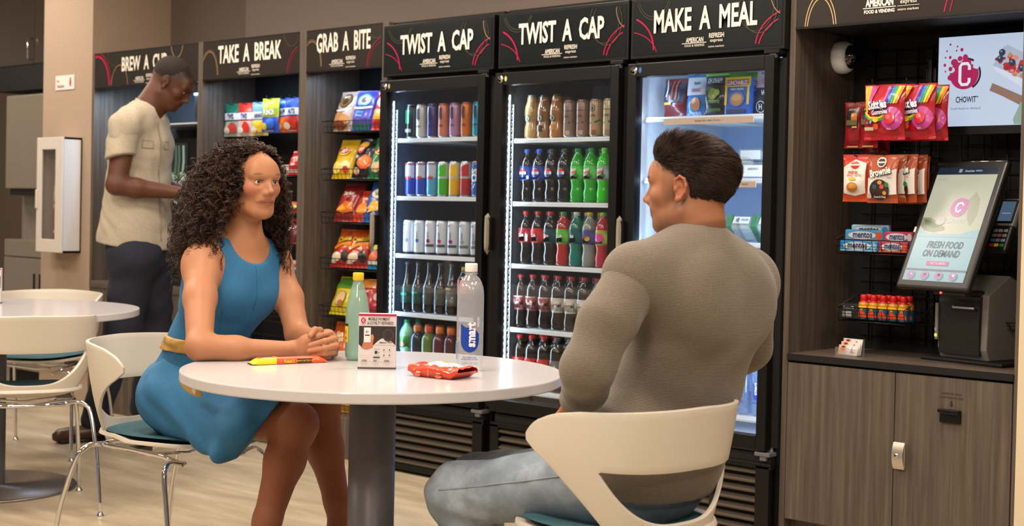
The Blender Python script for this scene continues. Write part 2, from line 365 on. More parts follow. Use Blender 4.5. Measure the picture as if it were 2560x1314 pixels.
# ================================================================ kiosk cabinet
KX0, KX1, KD = 1.840, 2.664, .42
kio = empty('kiosk_cabinet', (KX0, 0, 0), 0, 'tall grey wood checkout cabinet at the right end with two doors below the counter', 'cabinet')
KW = KX1-KX0
MB().box((-.0225, 0, 0), (0, .56, 2.08), WOOD, .0015).build('side_panel', kio)
MB().box((KW, 0, 0), (KW+.012, .56, 2.08), WOOD, .0015).build('side_panel', kio)
MB().box((0, KD, .69), (KW, KD+.015, 2.08), BLKM).build('back_panel', kio)
MB().box((0, .02, 2.06), (KW, KD, 2.08), WOOD).build('top_panel', kio)
s = MB().box((0, 0, 1.838), (KW, .02, 2.08), C_('#2c2824', 'sign')); s.box((0, -.003, 1.836), (KW, .004, 1.844), BLACK)
s.box((.0, .02, 1.845), (KW, .40, 1.86), BLKM)
S_ = flatS((0, 0, 1.84), (1, 0, 0), (0, 0, 1), (0, -1, 0))
it = ring_items(.098, -.02, .062, .135, .003, '#c9a97e', .002, .003, KW, .2)+ring_items(.098, -.03, .054, .128, .003, '#c9a97e', .002, .003, KW, .2)
it += ring_items(.66, -.06, .11, .22, .004, PINK, .01, .003, .6, .2)+ring_items(.68, -.06, .11, .22, .003, PINK, .01, .003, .6, .2)
it += [('txt', 'SELF CHECKOUT', .40, .165, .085, CREAMC, .62, 0, .035, 'sign'),
       ('txt', 'AMERICAN', .323, .066, .026, CREAMC, .58, 0, .04, 'sign'), ('rect', .262, .047, .384, .0495, CREAMC, 'sign'), ('txt', 'FOOD & VENDING', .323, .036, .012, CREAMC, .82, 0, .03, 'sign'),
       ('txt', 'REFRESH', .43, .088, .022, CREAMC, .62, 0, .04, 'sign'), ('rect', .39, .0735, .47, .0748, CREAMC, 'sign'), ('txt', 'express', .43, .058, .015, CREAMC, .95, 0, 0, 'sign'), ('rect', .39, .047, .47, .0482, CREAMC, 'sign'), ('txt', 'micro markets', .43, .036, .009, CREAMC, 1.05, 0, 0, 'sign')]
s.art(S_, it, 'sign', .0005); s.build('header_sign', kio)
MB().box((0, -.002, .672), (KW, KD, .690), WOODH, .001).box((0, -.006, .667), (KW, 0, .690), pmat('black_edge_band', '#161415', .4)).build('countertop', kio)
MB().box((0, .02, .10), (KW, KD, .667), BLKM).build('carcass', kio)
MB().box((0, .05, 0), (KW, .07, .10), WOOD).build('toe_kick', kio)
d1 = MB().box((.003, -.002, .103), (.4165, .017, .658), WOOD, .001).build('cabinet_door', kio)
d2 = MB().box((.4195, -.002, .103), (KW-.003, .017, .658), WOOD, .001).build('cabinet_door', kio)
hx = .443
lk = MB().grid([[(hx-.020+.04*i/1, -.004-.022*math.sin(PI*(.12+.76*j/10)), .338+.090*j/10) for j in range(11)] for i in range(2)], pmat('satin_nickel', '#c9c2b8', .25, .8))
lk.box((hx-.020, -.012, .340), (hx+.020, -.001, .426), pmat('satin_nickel', '#c9c2b8', .25, .8), .002)
lk.tube([(hx-.002, -.022, .385), (hx-.002, -.029, .385)], .007, CHROME, 12).tube([(hx-.002, -.0291, .385), (hx-.002, -.0295, .385)], .003, BLKM, 8).build('lock_handle', d2)
sl = MB().box((.582, -.012, .512), (.654, 0, .556), BLACK, .003).box((.577, -.018, .545), (.652, -.002, .556), BLACK, .002).box((.586, -.0185, .542), (.648, -.010, .545), BLKM)
sl.build('card_slot', d2)
nt_ = MB(); S_ = flatS((.619, -.0022, .585), (1, 0, 0), (0, 0, 1), (0, -1, 0))
nt_.art(S_, [('txt', 'COMP. DE PAGO', 0, .022, .007, '#2b1f1b', .95, 0, 0, 'matte'), ('txt', 'COMPARTIMENTO PAGO', 0, .009, .006, '#2b1f1b', .85, 0, 0, 'matte'), ('poly', [(-.0025, 0), (.0025, 0), (.0025, -.012), (.006, -.012), (0, -.021), (-.006, -.012), (-.0025, -.012)], '#2b1f1b', 'matte')], 'matte', .0003)
nt_.build('door_notice', d2)
# wire grid on the kiosk back
g = MB()
for i in range(9): x = KX0+.10+i*.085; g.tube([(x, KD-.02, .72), (x, KD-.02, 1.80)], .003, DARKWIRE, 6)
for i in range(22): z = .74+i*.05; g.tube([(KX0+.06, KD-.015, z), (KX1-.02, KD-.015, z)], .0022, DARKWIRE, 6)
g.box((KX0+.3, KD-.012, .72), (KX0+.32, KD+.002, 1.8), DARKWIRE)
tag(g.build('wire_grid'), 'black wire display grid on the back of the checkout cabinet', 'wire grid')

# ================================================================ fridges
FT, FB = 1.998, 1.767
def fridge(x0, x1, text, rings, label, liner, shelves, nick, led=True, ledc=None):
    r = empty('glass_door_fridge', (x0, 0, 0), 0, label, 'fridge'); w = x1-x0; y0, D = -.0, .60
    b = MB().box((0, y0, .02), (.028, D, FT), BLACK).box((w-.028, y0, .02), (w, D, FT), BLACK).box((0, y0, FT-.03), (w, D, FT), BLACK).box((0, D-.03, .02), (w, D, FT), BLACK)
    b.box((.028, y0, .02), (w-.028, D-.03, .31), BLKM).box((.028, y0, 1.745), (w-.028, D-.03, FT-.03), BLKM)
    b.box((.02, -.028, .285), (w-.02, 0, .325), BLKM); b.build('fridge_body', r)
    l = MB(); a, c, e = .029, w-.029, D-.04
    l.add([(a, .002, .36), (a, e, .36), (a, e, 1.74), (a, .002, 1.74)], [(0, 1, 2, 3)], liner[0]); l.add([(c, .002, .36), (c, e, .36), (c, e, 1.74), (c, .002, 1.74)], [(3, 2, 1, 0)], liner[0])
    l.add([(a, e, .36), (c, e, .36), (c, e, 1.74), (a, e, 1.74)], [(0, 1, 2, 3)], liner[1]); l.box((a, .0, .311), (c, e, .37), liner[0]); l.add([(a, .002, 1.744), (c, .002, 1.744), (c, e, 1.744), (a, e, 1.744)], [(3, 2, 1, 0)], liner[0])
    l.build('liner', r)
    s = MB().box((.001, -.033, FB), (w-.001, 0, FT), BLACK, .003).box((.012, -.0345, FB+.014), (w-.012, -.033, FT-.014), C_('#0f1517', 'sign'))
    iw, ih = w-.024, FT-FB-.028
    s.art(flatS((.012, -.0348, FB+.014), (1, 0, 0), (0, 0, 1), (0, -1, 0)), header_art(None, iw, ih, text, rings(iw, ih), .44, .60, .60), 'sign', .0004)
    s.build('header_sign', r)
    MB().box((-.0, .03, FT), (w, .3, FT+.02), BLACK).build('top_strip', r)
    # door: frame with a glass pane
    z0, z1, fw = .338, 1.748, .040; dx0, dx1 = .004, w-.030; yf, yb = -.052, -.012
    d = MB()
    for q in (((dx0, yf, z0), (dx0+fw, yb, z1)), ((dx1-fw, yf, z0), (dx1, yb, z1)), ((dx0+fw, yf, z1-.052), (dx1-fw, yb, z1)), ((dx0+fw, yf, z0), (dx1-fw, yb, z0+.052))): d.box(*q, BLACK, .003)
    for q in (((dx0+.01, yb, z0+.01), (dx0+.034, -.001, z1-.01)), ((dx1-.030, yb, z0+.01), (w-.003, -.001, z1-.01)), ((dx0+.034, yb, z1-.04), (dx1-.03, -.001, z1-.01)), ((dx0+.034, yb, z0+.01), (dx1-.03, -.001, z0+.04))): d.box(*q, BLKM)
    d.tube([(dx0+.030, yf-.0006, z1-.026), (dx0+.0301, yf-.003, z1-.026)], .016, CHROME, 20); d.tube([(dx0+.030, yf-.003, z1-.026), (dx0+.0301, yf-.0036, z1-.026)], .014, BLACK, 20)
    d.art(flatS((dx0+.03, yf-.0036, z1-.026), (1, 0, 0), (0, 0, 1), (0, -1, 0)), [('txt', 'True', 0, 0, .009, '#b8a98a', .9, 0, 0, 'sign')], 'sign', .0003)
    d.art(flatS((dx0+.06, yf, z1-.026), (1, 0, 0), (0, 0, 1), (0, -1, 0)), [('ell', 0, 0, .007, .011, nick, 'paper')], 'paper', .0006)
    dr = d.build('door_frame', r)
    gp = MB().box((dx0+fw, -.038, z0+.052), (dx1-fw, -.032, z1-.052), glass_mat('door_glass', (.93, .95, .97), .05)).build('glass_pane', dr)
    h = MB(); G = []
    hz0, hz1 = .99, 1.165
    pr = [(0, .0), (.012, .02), (.02, .06), (.02, .82), (.012, .96), (0, 1)]
    h.add([(-.012+0, -.062, hz0+(hz1-hz0)*0), (.0, -.062, hz0+.02), (.004, -.062, hz0+.04), (.004, -.062, hz1-.04), (-.002, -.062, hz1-.012), (-.012, -.062, hz1), (-.014, -.062, hz1-.05), (-.014, -.062, hz0+.05),
           (-.008, -.085, hz0+.02), (-.002, -.085, hz0+.03), (.001, -.085, hz0+.045), (.001, -.085, hz1-.045), (-.003, -.085, hz1-.02), (-.008, -.085, hz1-.014), (-.010, -.085, hz1-.05), (-.010, -.085, hz0+.05)],
          [tuple(range(8)), tuple(range(8, 16))[::-1]]+[(i, (i+1) % 8, 8+(i+1) % 8, 8+i) for i in range(8)], pmat('handle_grey', '#8f8776', .4))
    h.box((-.012, -.07, hz0+.02), (.012, -.05, hz1-.02), BLACK)
    h.build('door_handle', dr)
    for z in (.318, 1.752): MB().box((w-.075, -.05, z), (w-.012, -.0, z+.014), GREY_MET if z < 1 else BLACK, .002).box((w-.055, -.046, z-.016), (w-.028, -.03, z), GREY_MET, .002).build('hinge', r)
    for z in (1.70, 1.735): MB().tube([(w-.008, -.001, z-.0), (w-.008, -.006, z)], .0045, CHROME, 10).build('screw', r)
    # shelves
    for z in shelves:
        s = MB().box((a+.004, .028, z-.012), (c-.004, .036, z+.004), pmat('shelf_white', '#d9dde0', .4)).box((a+.004, .018, z-.014), (c-.004, .03, z-.006), pmat('shelf_white', '#d9dde0', .4))
        s.art(flatS((a+.01, .0276, z-.004), (1, 0, 0), (0, 0, 1), (0, -1, 0)), [('band', [(i*.009, 0), (i*.009+.0025, 0), (i*.009+.005, 0)], .0018, '#6c757c', 'matte') for i in range(int((w-.09)/.009))], 'matte', .0002)
        for i in range(20): y = .04+i*.026; s.tube([(a+.004, y, z-.004), (c-.004, y, z-.004)], .002, pmat('shelf_white', '#d9dde0', .4), 5)
        for i in range(3): x = a+.02+(c-a-.04)*i/2; s.box((x-.003, .036, z-.014), (x+.003, D-.06, z-.006), pmat('shelf_white', '#d9dde0', .4))
        s.build('shelf', r)
    if led:
        em = pmat('led_bead_'+ledc, ledc, .3, emit=26); st = pmat('led_strip_'+ledc, ledc, .4, emit=3.0)
        s = MB().box((.031, .001, .42), (.040, .006, 1.66), st)
        for i in range(46): z = .43+i*.027; s.box((.031, -.0012, z-.005), (.0400, .001, z+.005), em)
        s.build('led_strip', r)
        s = MB().box((.046, .008, .42), (.0465+.012, .014, 1.62), pmat('reflection_strip_black', '#07080a', .15))
        for i in range(44): z = .44+i*.027; s.box((.050, .0065, z-.002), (.0545, .008, z+.002), pmat('led_glint', '#cfe8ff', .3, emit=3))  # glowing dots stand in for reflections of the LED beads
        s.build('led_reflection_strip', r)
    # grille
    g = MB(); gz0, gz1 = .035, .283
    g.box((.004, -.04, gz1-.012), (w-.012, -.002, gz1+.008), BLACK, .002)
    for q in (((.004, -.04, gz0), (.05, -.012, gz1)), ((w-.075, -.04, gz0), (w-.018, -.012, gz1)), ((.004, -.04, gz0-.02), (w-.018, -.012, gz0+.006))): g.box(*q, BLACK, .002)
    slat = pmat('grille_slat', '#5b5148', .35, .3)
    for i in range(7):
        z = gz0+.018+i*.0345; M_ = Matrix.Translation((0, -.024, z))@Matrix.Rotation(.5, 4, 'X')
        g.box((.05, -.014, -.0035), (w-.075, .012, .0035), slat, 0, M_)
    g.box((.05, -.004, gz0), (w-.075, .0, gz1), BLKM)
    g.build('vent_grille', r)
    return r
LNAVY = (pmat('liner_dark', '#30435a', .5), pmat('liner_back', '#46607f', .55)); LGREY = (pmat('liner_dark2', '#454b53', .5), pmat('liner_back2', '#4a515a', .55)); LBLUE = (pmat('liner_white', '#dfe6ee', .5), pmat('liner_back3', '#9db4d4', .55))
SH1, SH2, SH3 = [1.488, 1.228, .968, .706, .452], [1.474, 1.210, .950, .683, .428], [1.543, 1.308, 1.073, .74, .437]
fr1 = fridge(-.2754, .4086, 'TWIST A CAP', rings_fr, 'left of the three black glass-door fridges, filled with cans', LNAVY, SH1, '#9aa65c', True, '#bfe0ff')
fr2 = fridge(.4336, 1.120, 'TWIST A CAP', rings_fr, 'middle of the three black glass-door fridges, filled with soda bottles', LGREY, SH2, '#b9bd6a', True, '#d8f4ff')
fr3 = fridge(1.1301, 1.8165, 'MAKE A MEAL', rings_fr, 'right-hand black glass-door fridge behind the seated man, headed MAKE A MEAL', LBLUE, SH3, '#2b67a8', False)
# ================================================================ cans and bottles
ORD = ['first', 'second', 'third', 'fourth', 'fifth', 'sixth', 'seventh', 'eighth', 'ninth']
SHELFN = ['top', 'second', 'middle', 'fourth', 'bottom']
CANM = {}
CANTOP = pmat('can_end', '#b9bcc0', .25, .9)
def can(body, art=(), top=None, r=.0285, h=.156, lid=None):
    mb = MB(); c = C_(body, 'can'); t = C_(top, 'can') if top else c; E_ = lid or CANTOP
    prof = [(.0, .004), (r*.72, .002), (r*.80, 0), (r*.98, .010), (r, .016), (r, h*.52), (r, h*.90), (r*.95, h*.945), (r*.86, h*.975), (r*.88, h), (r*.82, h), (r*.80, h*.985), (0, h*.985)]
    mb.lathe(prof, c, 20, mats=[E_, E_, E_, c, c, t, t, t, E_, E_, E_, E_])
    if art: mb.art(cylS(r), art, 'can', .0004)
    return mb, 'drink_can'
CAPH = {}
def bottle(liq, cap, label=None, art=(), h=.215, r=.031, kind='pet', lab=(.44, .70), liqtop=None, capr=.0135):
    mb = MB(); L_ = C_(liq, 'liquid'); LB = C_(label, 'foil') if label else L_; T = liqtop or L_
    if kind == 'pet': pr = [(0, .006), (.55, 0), (.86, .008), (.97, .03), (.93, .10), (.99, .17), (.86, .26), (.84, .33), (.98, .41), (1, .44), (1, lab[0]), (1, lab[1]), (.97, .74), (.80, .81), (.55, .87), (.40, .905), (.38, .94)]
    elif kind == 'ribbed': pr = [(0, .006), (.6, 0), (.92, .01), (1, .05), (.94, .09), (1, .13), (.94, .17), (1, .21), (.94, .25), (.92, .3), (.9, .34), (1, .40), (1, .44), (1, .62), (.99, .66), (.94, .73), (.74, .80), (.46, .84), (.44, .86)]
    elif kind == 'tea': pr = [(0, .006), (.6, 0), (.96, .02), (1, .08), (1, lab[0]), (1, lab[1]), (1, .66), (.9, .74), (.62, .82), (.46, .86), (.44, .92)]
    elif kind == 'longneck': pr = [(0, .006), (.7, 0), (.95, .015), (1, .06), (1, .18), (1, lab[1]), (.98, .52), (.78, .60), (.55, .70), (.42, .80), (.36, .92), (.40, .93), (.40, .95)]
    elif kind == 'coffee': pr = [(0, .006), (.7, 0), (.95, .015), (1, .06), (.98, .25), (.82, .36), (.84, .44), (1, .54), (1, .62), (.92, .74), (.72, .84), (.66, .92), (.70, .94)]
    pr = [(a*r, b*h) for a, b in pr]; mats = []
    for i in range(len(pr)-1):
        z = (pr[i][1]+pr[i+1][1])/2/h; mats.append(LB if label and lab[0]-.01 < z < lab[1]+.01 else (L_ if z < .80 else T))
    mb.lathe(pr, L_, 20, mats=mats)
    if art: mb.art(cylS(r), art, 'foil', .0006)
    cm = MB(); cr = capr if kind not in ('ribbed', 'coffee') else r*.58; z0 = pr[-1][1]-.002; ch = h-z0 if kind != 'ribbed' else h-z0
    cm.lathe([(cr*.9, z0), (cr, z0+.001), (cr, z0+ch*.85), (cr*.92, z0+ch), (0, z0+ch)], C_(cap, 'plastic'), 16)
    return mb, 'drink_bottle', cm
PROTO = {}
def put(key, maker, x, y, z, label, cat, group, rz=0, tiltx=0, name=None, sc=1):
    """first call builds the thing, later ones copy it with its parts"""
    if key not in PROTO:
        r = maker(); mb, nm = r[0], name or r[1]
        root = mb.build(nm)
        if len(r) > 2: r[2].build('bottle_cap', root)
        PROTO[key] = root; o = root
    else: o = copy_tree(PROTO[key])
    o.location = (x, y, z); o.rotation_euler = (tiltx, 0, rz); o.scale = (sc, sc, sc)
    tag(o, label, cat, group); return o
SH = (0, 0)
cans0 = [('black and green', '#0d1512', [('rect', -.03, .07, .01, .13, '#1f7a4d'), ('rect', -.02, .03, .02, .045, '#8f9a98')]), ('silver white', '#c9c4b8', []), ('purple', '#3f3577', []), ('peach', '#cf7a5e', []), ('lilac pink', '#b183a8', []), ('orange', '#d9731f', []), ('turquoise', '#149fc0', [])]
def monster(c, extra, i):
    art = list(extra)
    if i: art += [('band', [(-.006, .135), (-.009, .11), (-.005, .085)], .004, '#2a2630'), ('band', [(.0, .137), (-.002, .11), (.001, .08)], .004, '#2a2630'), ('band', [(.006, .135), (.005, .11), (.008, .085)], .004, '#2a2630'), ('txt', 'ULTRA', 0, .055, .010, '#2a2630', .7)]
    return can(c, art)
def fillrow(frn, fidx, X0, sp, z, y, types, si, rows=2, dy=.066, catn='can', word='can', gname=''):
    for k, tp in enumerate(types):
        col, maker = tp[0], tp[1]
        for b in range(rows):
            wd = word if len(tp) < 3 else tp[2]
            where = '%s %s in front, %s from left, %s shelf, %s fridge' % (col, wd, ORD[k], SHELFN[si], frn)
            if b: where = '%s %s, %s row back, %s from left, %s shelf, %s fridge' % (col, wd, ORD[b], SHELFN[si] if 0 else ORD[k], SHELFN[si], frn)
            put((frn, si, col, k), maker, X0+k*sp, y+b*dy, z, where, catn, gname)
X1 = -.205
fillrow('left', 0, X1, .0705, SH1[0]+.004, .085, [(n, (lambda c=c, a=a, i=i: monster(c, a, i))) for i, (n, c, a) in enumerate(cans0)], 0, 2, gname='energy cans on the top shelf of the left fridge')
def rb(c1, c2):
    return lambda: can(c1, [('rect', -.03, .085, .035, .142, '#b9bac4'), ('rect', -.012, .078, .02, .092, '#a3283a'), ('ell', .004, .084, .010, .006, '#c43a35'), ('rect', -.034, .145, .034, .150, '#c0603a')], c2)
sugar = lambda c, m_: (lambda: can(c, [('poly', [(-.03, .09), (-.012, .128), (.012, .142), (.03, .146), (.03, .09)], m_), ('rect', -.03, .0, .03, .006, '#a9a9a9')], '#b9b7ae'))
fillrow('left', 1, X1+.006, .070, SH1[1]+.004, .085, [('blue and silver', rb('#213f97', '#2d4fa8')), ('blue and silver red-banded', rb('#24469f', '#2d4fa8')), ('pale blue and silver', rb('#4d9cc4', '#2f93c9')), ('bright green', sugar('#43a51f', '#4db425')), ('yellow', sugar('#dba812', '#e6b81c')), ('red', sugar('#b3262b', '#c02a2f')),
        ('royal blue with white letters', lambda: can('#1d5fae', [('txt', 'NOS', 0, .078, .036, '#e8eef4', .9, PI/2, .05), ('rect', -.03, .150, .03, .153, '#d97b35')]))], 1, 2, gname='energy cans on the second shelf of the left fridge')
def celsius(ac, ac2, bandc=None):
    a = [('ell', -.006, .132, .008, .0035, ac), ('txt', 'CELSIUS', .004, .085, .010, '#6d7480', .7, PI/2), ('ell', .006, .062, .010, .009, ac2)]
    if bandc: a += [('rect', -.034, .036, .034, .048, bandc)]
    return lambda: can('#cfd3d8', a, None, lid=pmat('can_end_dark', '#202226', .3, .6))
fillrow('left', 2, X1, .071, SH1[2]+.004, .085, [('white with cyan leaf', celsius('#2b9fc0', '#5f86c4')), ('white with pale cyan mark', celsius('#35a9c6', '#3e62ad')), ('white with crimson mark', celsius('#a3244e', '#8c2148', '#4a4d55')), ('white with raspberry mark', celsius('#9c2a52', '#b3395c', '#4a4d55')), ('white with cherry mark', celsius('#8f2146', '#7e2c5c', '#4a4d55')), ('white with green leaf', celsius('#1f7a6b', '#9aa59a', '#6c737c')), ('white with teal leaf', celsius('#176c73', '#8f9a9a', '#6c737c'))], 2, 4, .0625, gname='white cans on the middle shelf of the left fridge')
DKG = '#0c1113'
fillrow('left', 3, X1-.006, .072, SH1[3]+.004, .085, [('dark glass green-labelled', lambda: bottle(DKG, '#31373c', '#123a33', [('rect', -.025, .075, .02, .085, '#1c8a5c')], .225, .031, 'longneck', (.25, .50))), ('dark glass teal-labelled', lambda: bottle(DKG, '#31373c', '#143b3a', [('rect', -.02, .085, .02, .092, '#23a06a')], .225, .031, 'longneck', (.25, .50))),
        ('dark glass olive-labelled', lambda: bottle('#14100f', '#31373c', '#3a3b33', [('ell', 0, .075, .012, .014, '#4c5a3a')], .225, .031, 'longneck', (.25, .50))), ('dark glass grey-labelled', lambda: bottle('#14100f', '#3a3f44', '#474640', [('ell', 0, .075, .012, .014, '#5c6648')], .225, .031, 'longneck', (.25, .50))), ('dark glass yellow-tagged', lambda: bottle('#14100f', '#3a3f44', '#4d4c45', [('rect', -.014, .112, .014, .122, '#b3a75a'), ('ell', 0, .08, .012, .012, '#646d50')], .225, .031, 'longneck', (.25, .54))),
        ('orange-labelled', lambda: bottle('#15110e', '#d9c21a', '#c7502a', [], .215, .031, 'pet', (.46, .72)))], 3, 2, .068, 'bottle', 'bottle', 'glass bottles on the fourth shelf of the left fridge')
fillrow('left', 4, X1-.004, .0715, SH1[4]+.004, .085, [('pale green lime', lambda: bottle('#7fc39a', '#178a52', '#56a04d', [('ell', 0, .105, .016, .012, '#8d6f52')], .215, .033, 'pet', (.42, .66))), ('navy sport', lambda: bottle('#10203c', '#c96a2c', '#0f1c33', [], .195, .033, 'ribbed')), ('lime green sport', lambda: bottle('#5f7a2a', '#d4572b', '#5a7427', [], .195, .033, 'ribbed')), ('dark red sport', lambda: bottle('#5a1a22', '#d7782a', '#561820', [], .195, .033, 'ribbed')), ('maroon sport', lambda: bottle('#4d161f', '#d7702a', '#4a141d', [], .195, .033, 'ribbed')), ('teal sport', lambda: bottle('#17645c', '#d7702a', '#155950', [], .195, .033, 'ribbed'))], 4, 2, .07, 'bottle', 'bottle', 'sport drink bottles on the bottom shelf of the left fridge')
X2 = .502; sirenA = [('ell', 0, .085, .013, .014, '#2e4a43'), ('ell', 0, .085, .010, .011, '#b9b6a2'), ('ell', 0, .084, .005, .008, '#2e4a43')]
frap = lambda liq, cap, ext=(): (lambda: bottle(liq, cap, None, sirenA+list(ext), .185, .032, 'coffee', capr=.018))
dshot = lambda c, c2, em=True: (lambda: can(c, ([('ell', 0, .118, .013, .014, '#2e4a43'), ('ell', 0, .118, .010, .011, '#c5bda6'), ('ell', 0, .117, .005, .008, '#2e4a43')] if em else [('rect', -.03, .11, .03, .113, '#3a5246')])+[('band', [(-.034, .066), (-.01, .058), (.015, .062), (.034, .07)], .007, '#2c5a3f'), ('txt', 'COFFEE', 0, .088, .008, '#5a4b38', .7), ('rect', .0, .012, .018, .03, c2)], None))
fillrow('middle', 0, X2+.022, .0695, SH2[0]+.004, .088, [('tan coffee', frap('#b08a58', '#8e8a80'), 'glass coffee bottle'), ('mocha', frap('#8a6440', '#3a2f28', [('rect', -.014, .03, .014, .055, '#3c2418')]), 'glass coffee bottle'), ('caramel', frap('#a5703c', '#6a3524', [('ell', 0, .045, .014, .013, '#c07c3e')]), 'glass coffee bottle'),
        ('brown', dshot('#8f7468', '#c9a98c', False), 'tall coffee can'), ('rosy brown', dshot('#957264', '#c9a98c', False), 'tall coffee can'), ('tan', dshot('#b69672', '#8a5a34'), 'tall coffee can'), ('cream', dshot('#c0b08a', '#a58c5c', False), 'tall coffee can')], 0, 2, .068, 'bottle', 'bottle', 'coffee drinks on the top shelf of the middle fridge')
pep = lambda lb, c: (lambda: bottle('#120c0b', c, lb, [('ell', 0, .122, .019, .019, '#d8d8dc'), ('poly', [(.019*math.cos(a), .124+.016*math.sin(a)) for a in np.linspace(.15, PI-.15, 12)], '#c0252c'), ('poly', [(.018*math.cos(a), .119+.016*math.sin(a)) for a in np.linspace(-.15, -PI+.15, 12)], '#1c3a8c'), ('rect', -.017, .116, .017, .127, '#e4e4e8'), ('txt', 'PEPSI', 0, .1215, .009, '#14171c', .7)], .222, .0315, 'pet', (.43, .68)))
dew = lambda liq, c, lb: (lambda: bottle(liq, c, lb, [('poly', [(-.022, .105), (-.018, .135), (.014, .142), (.008, .115)], '#c5ccbc'), ('txt', 'Dew', -.004, .124, .018, '#b3222b', .8, .3), ('ell', .012, .112, .01, .006, '#2f7a2a')], .222, .0315, 'pet', (.43, .68)))
fillrow('middle', 1, X2, .0695, SH2[1]+.004, .088, [('blue-labelled cola', pep('#1b3f94', '#2450b4')), ('deep-blue-labelled cola', pep('#243f93', '#2450b4')), ('black-labelled cola', pep('#121316', '#2a2b30')), ('charcoal-labelled cola', pep('#131417', '#38393c')), ('green citrus', dew('#1f9a24', '#1a8a4c', '#44b53e')), ('leaf-green citrus', dew('#24a028', '#1f8a55', '#57b64e')), ('bright lime', dew('#33c21e', '#7fd62c', '#8ea39a'))], 1, 2, .068, 'bottle', 'soda bottle', 'soda bottles on the second shelf of the middle fridge')
soda = lambda liq, c, lb, tx, tc='#e8e0dc', ext=(): (lambda: bottle(liq, c, lb, list(ext)+[('txt', tx, 0, .122, .014, tc, .62, .12)], .222, .0315, 'pet', (.43, .68)))
fillrow('middle', 2, X2, .0695, SH2[2]+.004, .088, [('red-labelled cola', soda('#170d0c', '#b8262b', '#97262c', 'Coca')), ('scarlet-labelled cola', soda('#170d0c', '#b3202a', '#c22a2a', 'Cola')), ('teal-labelled cola', soda('#140e0f', '#b32730', '#13424a', 'Zero', ext=[('ell', -.012, .12, .01, .012, '#a62a30')])), ('red fruit, green-capped', soda('#a3241c', '#189a4a', '#5fae3a', 'Crush', '#f0f0e8')), ('teal, white-capped', soda('#0f6f62', '#d8dad8', '#14505a', 'Baja', '#e4e8ec')), ('clear, yellow-capped', soda('#80857c', '#e6b818', '#4c4388', 'Dew', '#c02b34', [('ell', .01, .115, .012, .01, '#b9a632')])), ('pink, lime-capped', soda('#b32a33', '#8edc3a', '#a7ae3e', 'Dew', '#e64a98', [('ell', 0, .12, .022, .018, '#d9479a')]))], 2, 2, .068, 'bottle', 'soda bottle', 'soda bottles on the middle shelf of the middle fridge')
dp = lambda lb, tc: (lambda: bottle('#1a0f0f', '#b03338', lb, [('txt', 'Dr', -.010, .113, .013, tc, .7, .15), ('txt', 'Pepper', .004, .104, .012, tc, .55, .15), ('rect', -.03, .128, .03, .131, '#d9cfc8')], .222, .0315, 'pet', (.37, .60)))
fillrow('middle', 3, X2-.022, .0700, SH2[3]+.004, .088, [('maroon-labelled', dp('#8a4a4a', '#d8c4bc')), ('dusty-red-labelled', dp('#8c4c4a', '#d8c4bc')), ('rose-labelled', dp('#90504c', '#dcc8c0')), ('white-labelled', dp('#c9c6b8', '#7c3438')), ('cream-labelled', dp('#cbc8bc', '#8c4444')), ('pale-labelled', dp('#cfd2d2', '#8c3c40')), ('grey-white-labelled', dp('#c4c4c0', '#8c4444'))], 3, 2, .068, 'bottle', 'soda bottle', 'soda bottles on the fourth shelf of the middle fridge')
cok = lambda c, lb: (lambda: bottle('#180e0d', c, lb, [('txt', 'Coca-Cola', 0, .100, .011, '#e8dcd8', .5, .1)], .222, .0315, 'pet', (.36, .58)))
fillrow('middle', 4, X2-.022, .0700, SH2[4]+.004, .088, [('red-capped red-labelled', cok('#c4252b', '#b8232a')), ('crimson-capped', cok('#bd2029', '#b3202a')), ('bright-red-capped', cok('#c9262b', '#c0252b')), ('grey-capped', cok('#73777a', '#6c7070')), ('silver-capped', cok('#7c8082', '#777b7c')), ('dark-capped', cok('#3c4043', '#55595c'))], 4, 2, .068, 'bottle', 'soda bottle', 'soda bottles on the bottom shelf of the middle fridge')

# ================================================================ pouches and bags
def bagS(w, h, d, crimp=.012, seed=0, wr=.0018, bulge_lo=0):
    r_ = random.Random(seed); ph = [r_.uniform(0, 6.28) for _ in range(6)]; ks = [r_.uniform(25, 70) for _ in range(6)]
    def t(u, v):
        a = min(1, max(0, 1-abs(2*u/w)**3.2)); e0, e1 = max(0, v-crimp), max(0, h-crimp-v)
        b = min(1, (e0/(h*.22))**.6)*min(1, (e1/(h*.28))**.7); sag = 1+bulge_lo*(.5-v/h)
        wn = wr*(math.sin(ks[0]*u+ks[1]*v+ph[0])+math.sin(ks[2]*u-ks[3]*v+ph[1])+.6*math.sin(2.1*ks[4]*v+ph[2]))
        return d/2*math.sqrt(a)*b*sag+wn*(.3+a*b)+.0008
    def S(u, v, L=0):
        pin = 1-.06*math.sin(PI*min(1, max(0, v/h)))
        return (u*pin, -t(u, v)-L*3.2, v)
    def B(u, v, L=0):
        pin = 1-.06*math.sin(PI*min(1, max(0, v/h)))
        return (u*pin, t(-u, v)+.0004, v)
    return S, B
def bag(w, h, d, col, art, seed=0, bands=(), back=None, crimp=.012, kind='foil', wr=.0018, name='snack_bag', hang=False, bulge=0):
    S, B = bagS(w, h, d, crimp, seed, wr, bulge); mb = MB(); nu, nv = 14, 20
    G = [[S(-w/2+w*i/nu, h*j/nv) for j in range(nv+1)] for i in range(nu+1)]; G2 = [[B(w/2-w*i/nu, h*j/nv) for j in range(nv+1)] for i in range(nu+1)]
    def cf(i, j):
        v = (j+.5)/nv
        for a, b, c in bands:
            if a <= v < b: return C_(c, kind)
        return C_(col, kind)
    mb.grid(G, None, colf=cf); mb.grid(G2, None, colf=cf); mb.art(S, art, kind, .0009)
    if hang: mb.tube([(0, 0, h-.004), (0, -.001, h+.012)], .002, DARKWIRE, 5)
    return mb, name
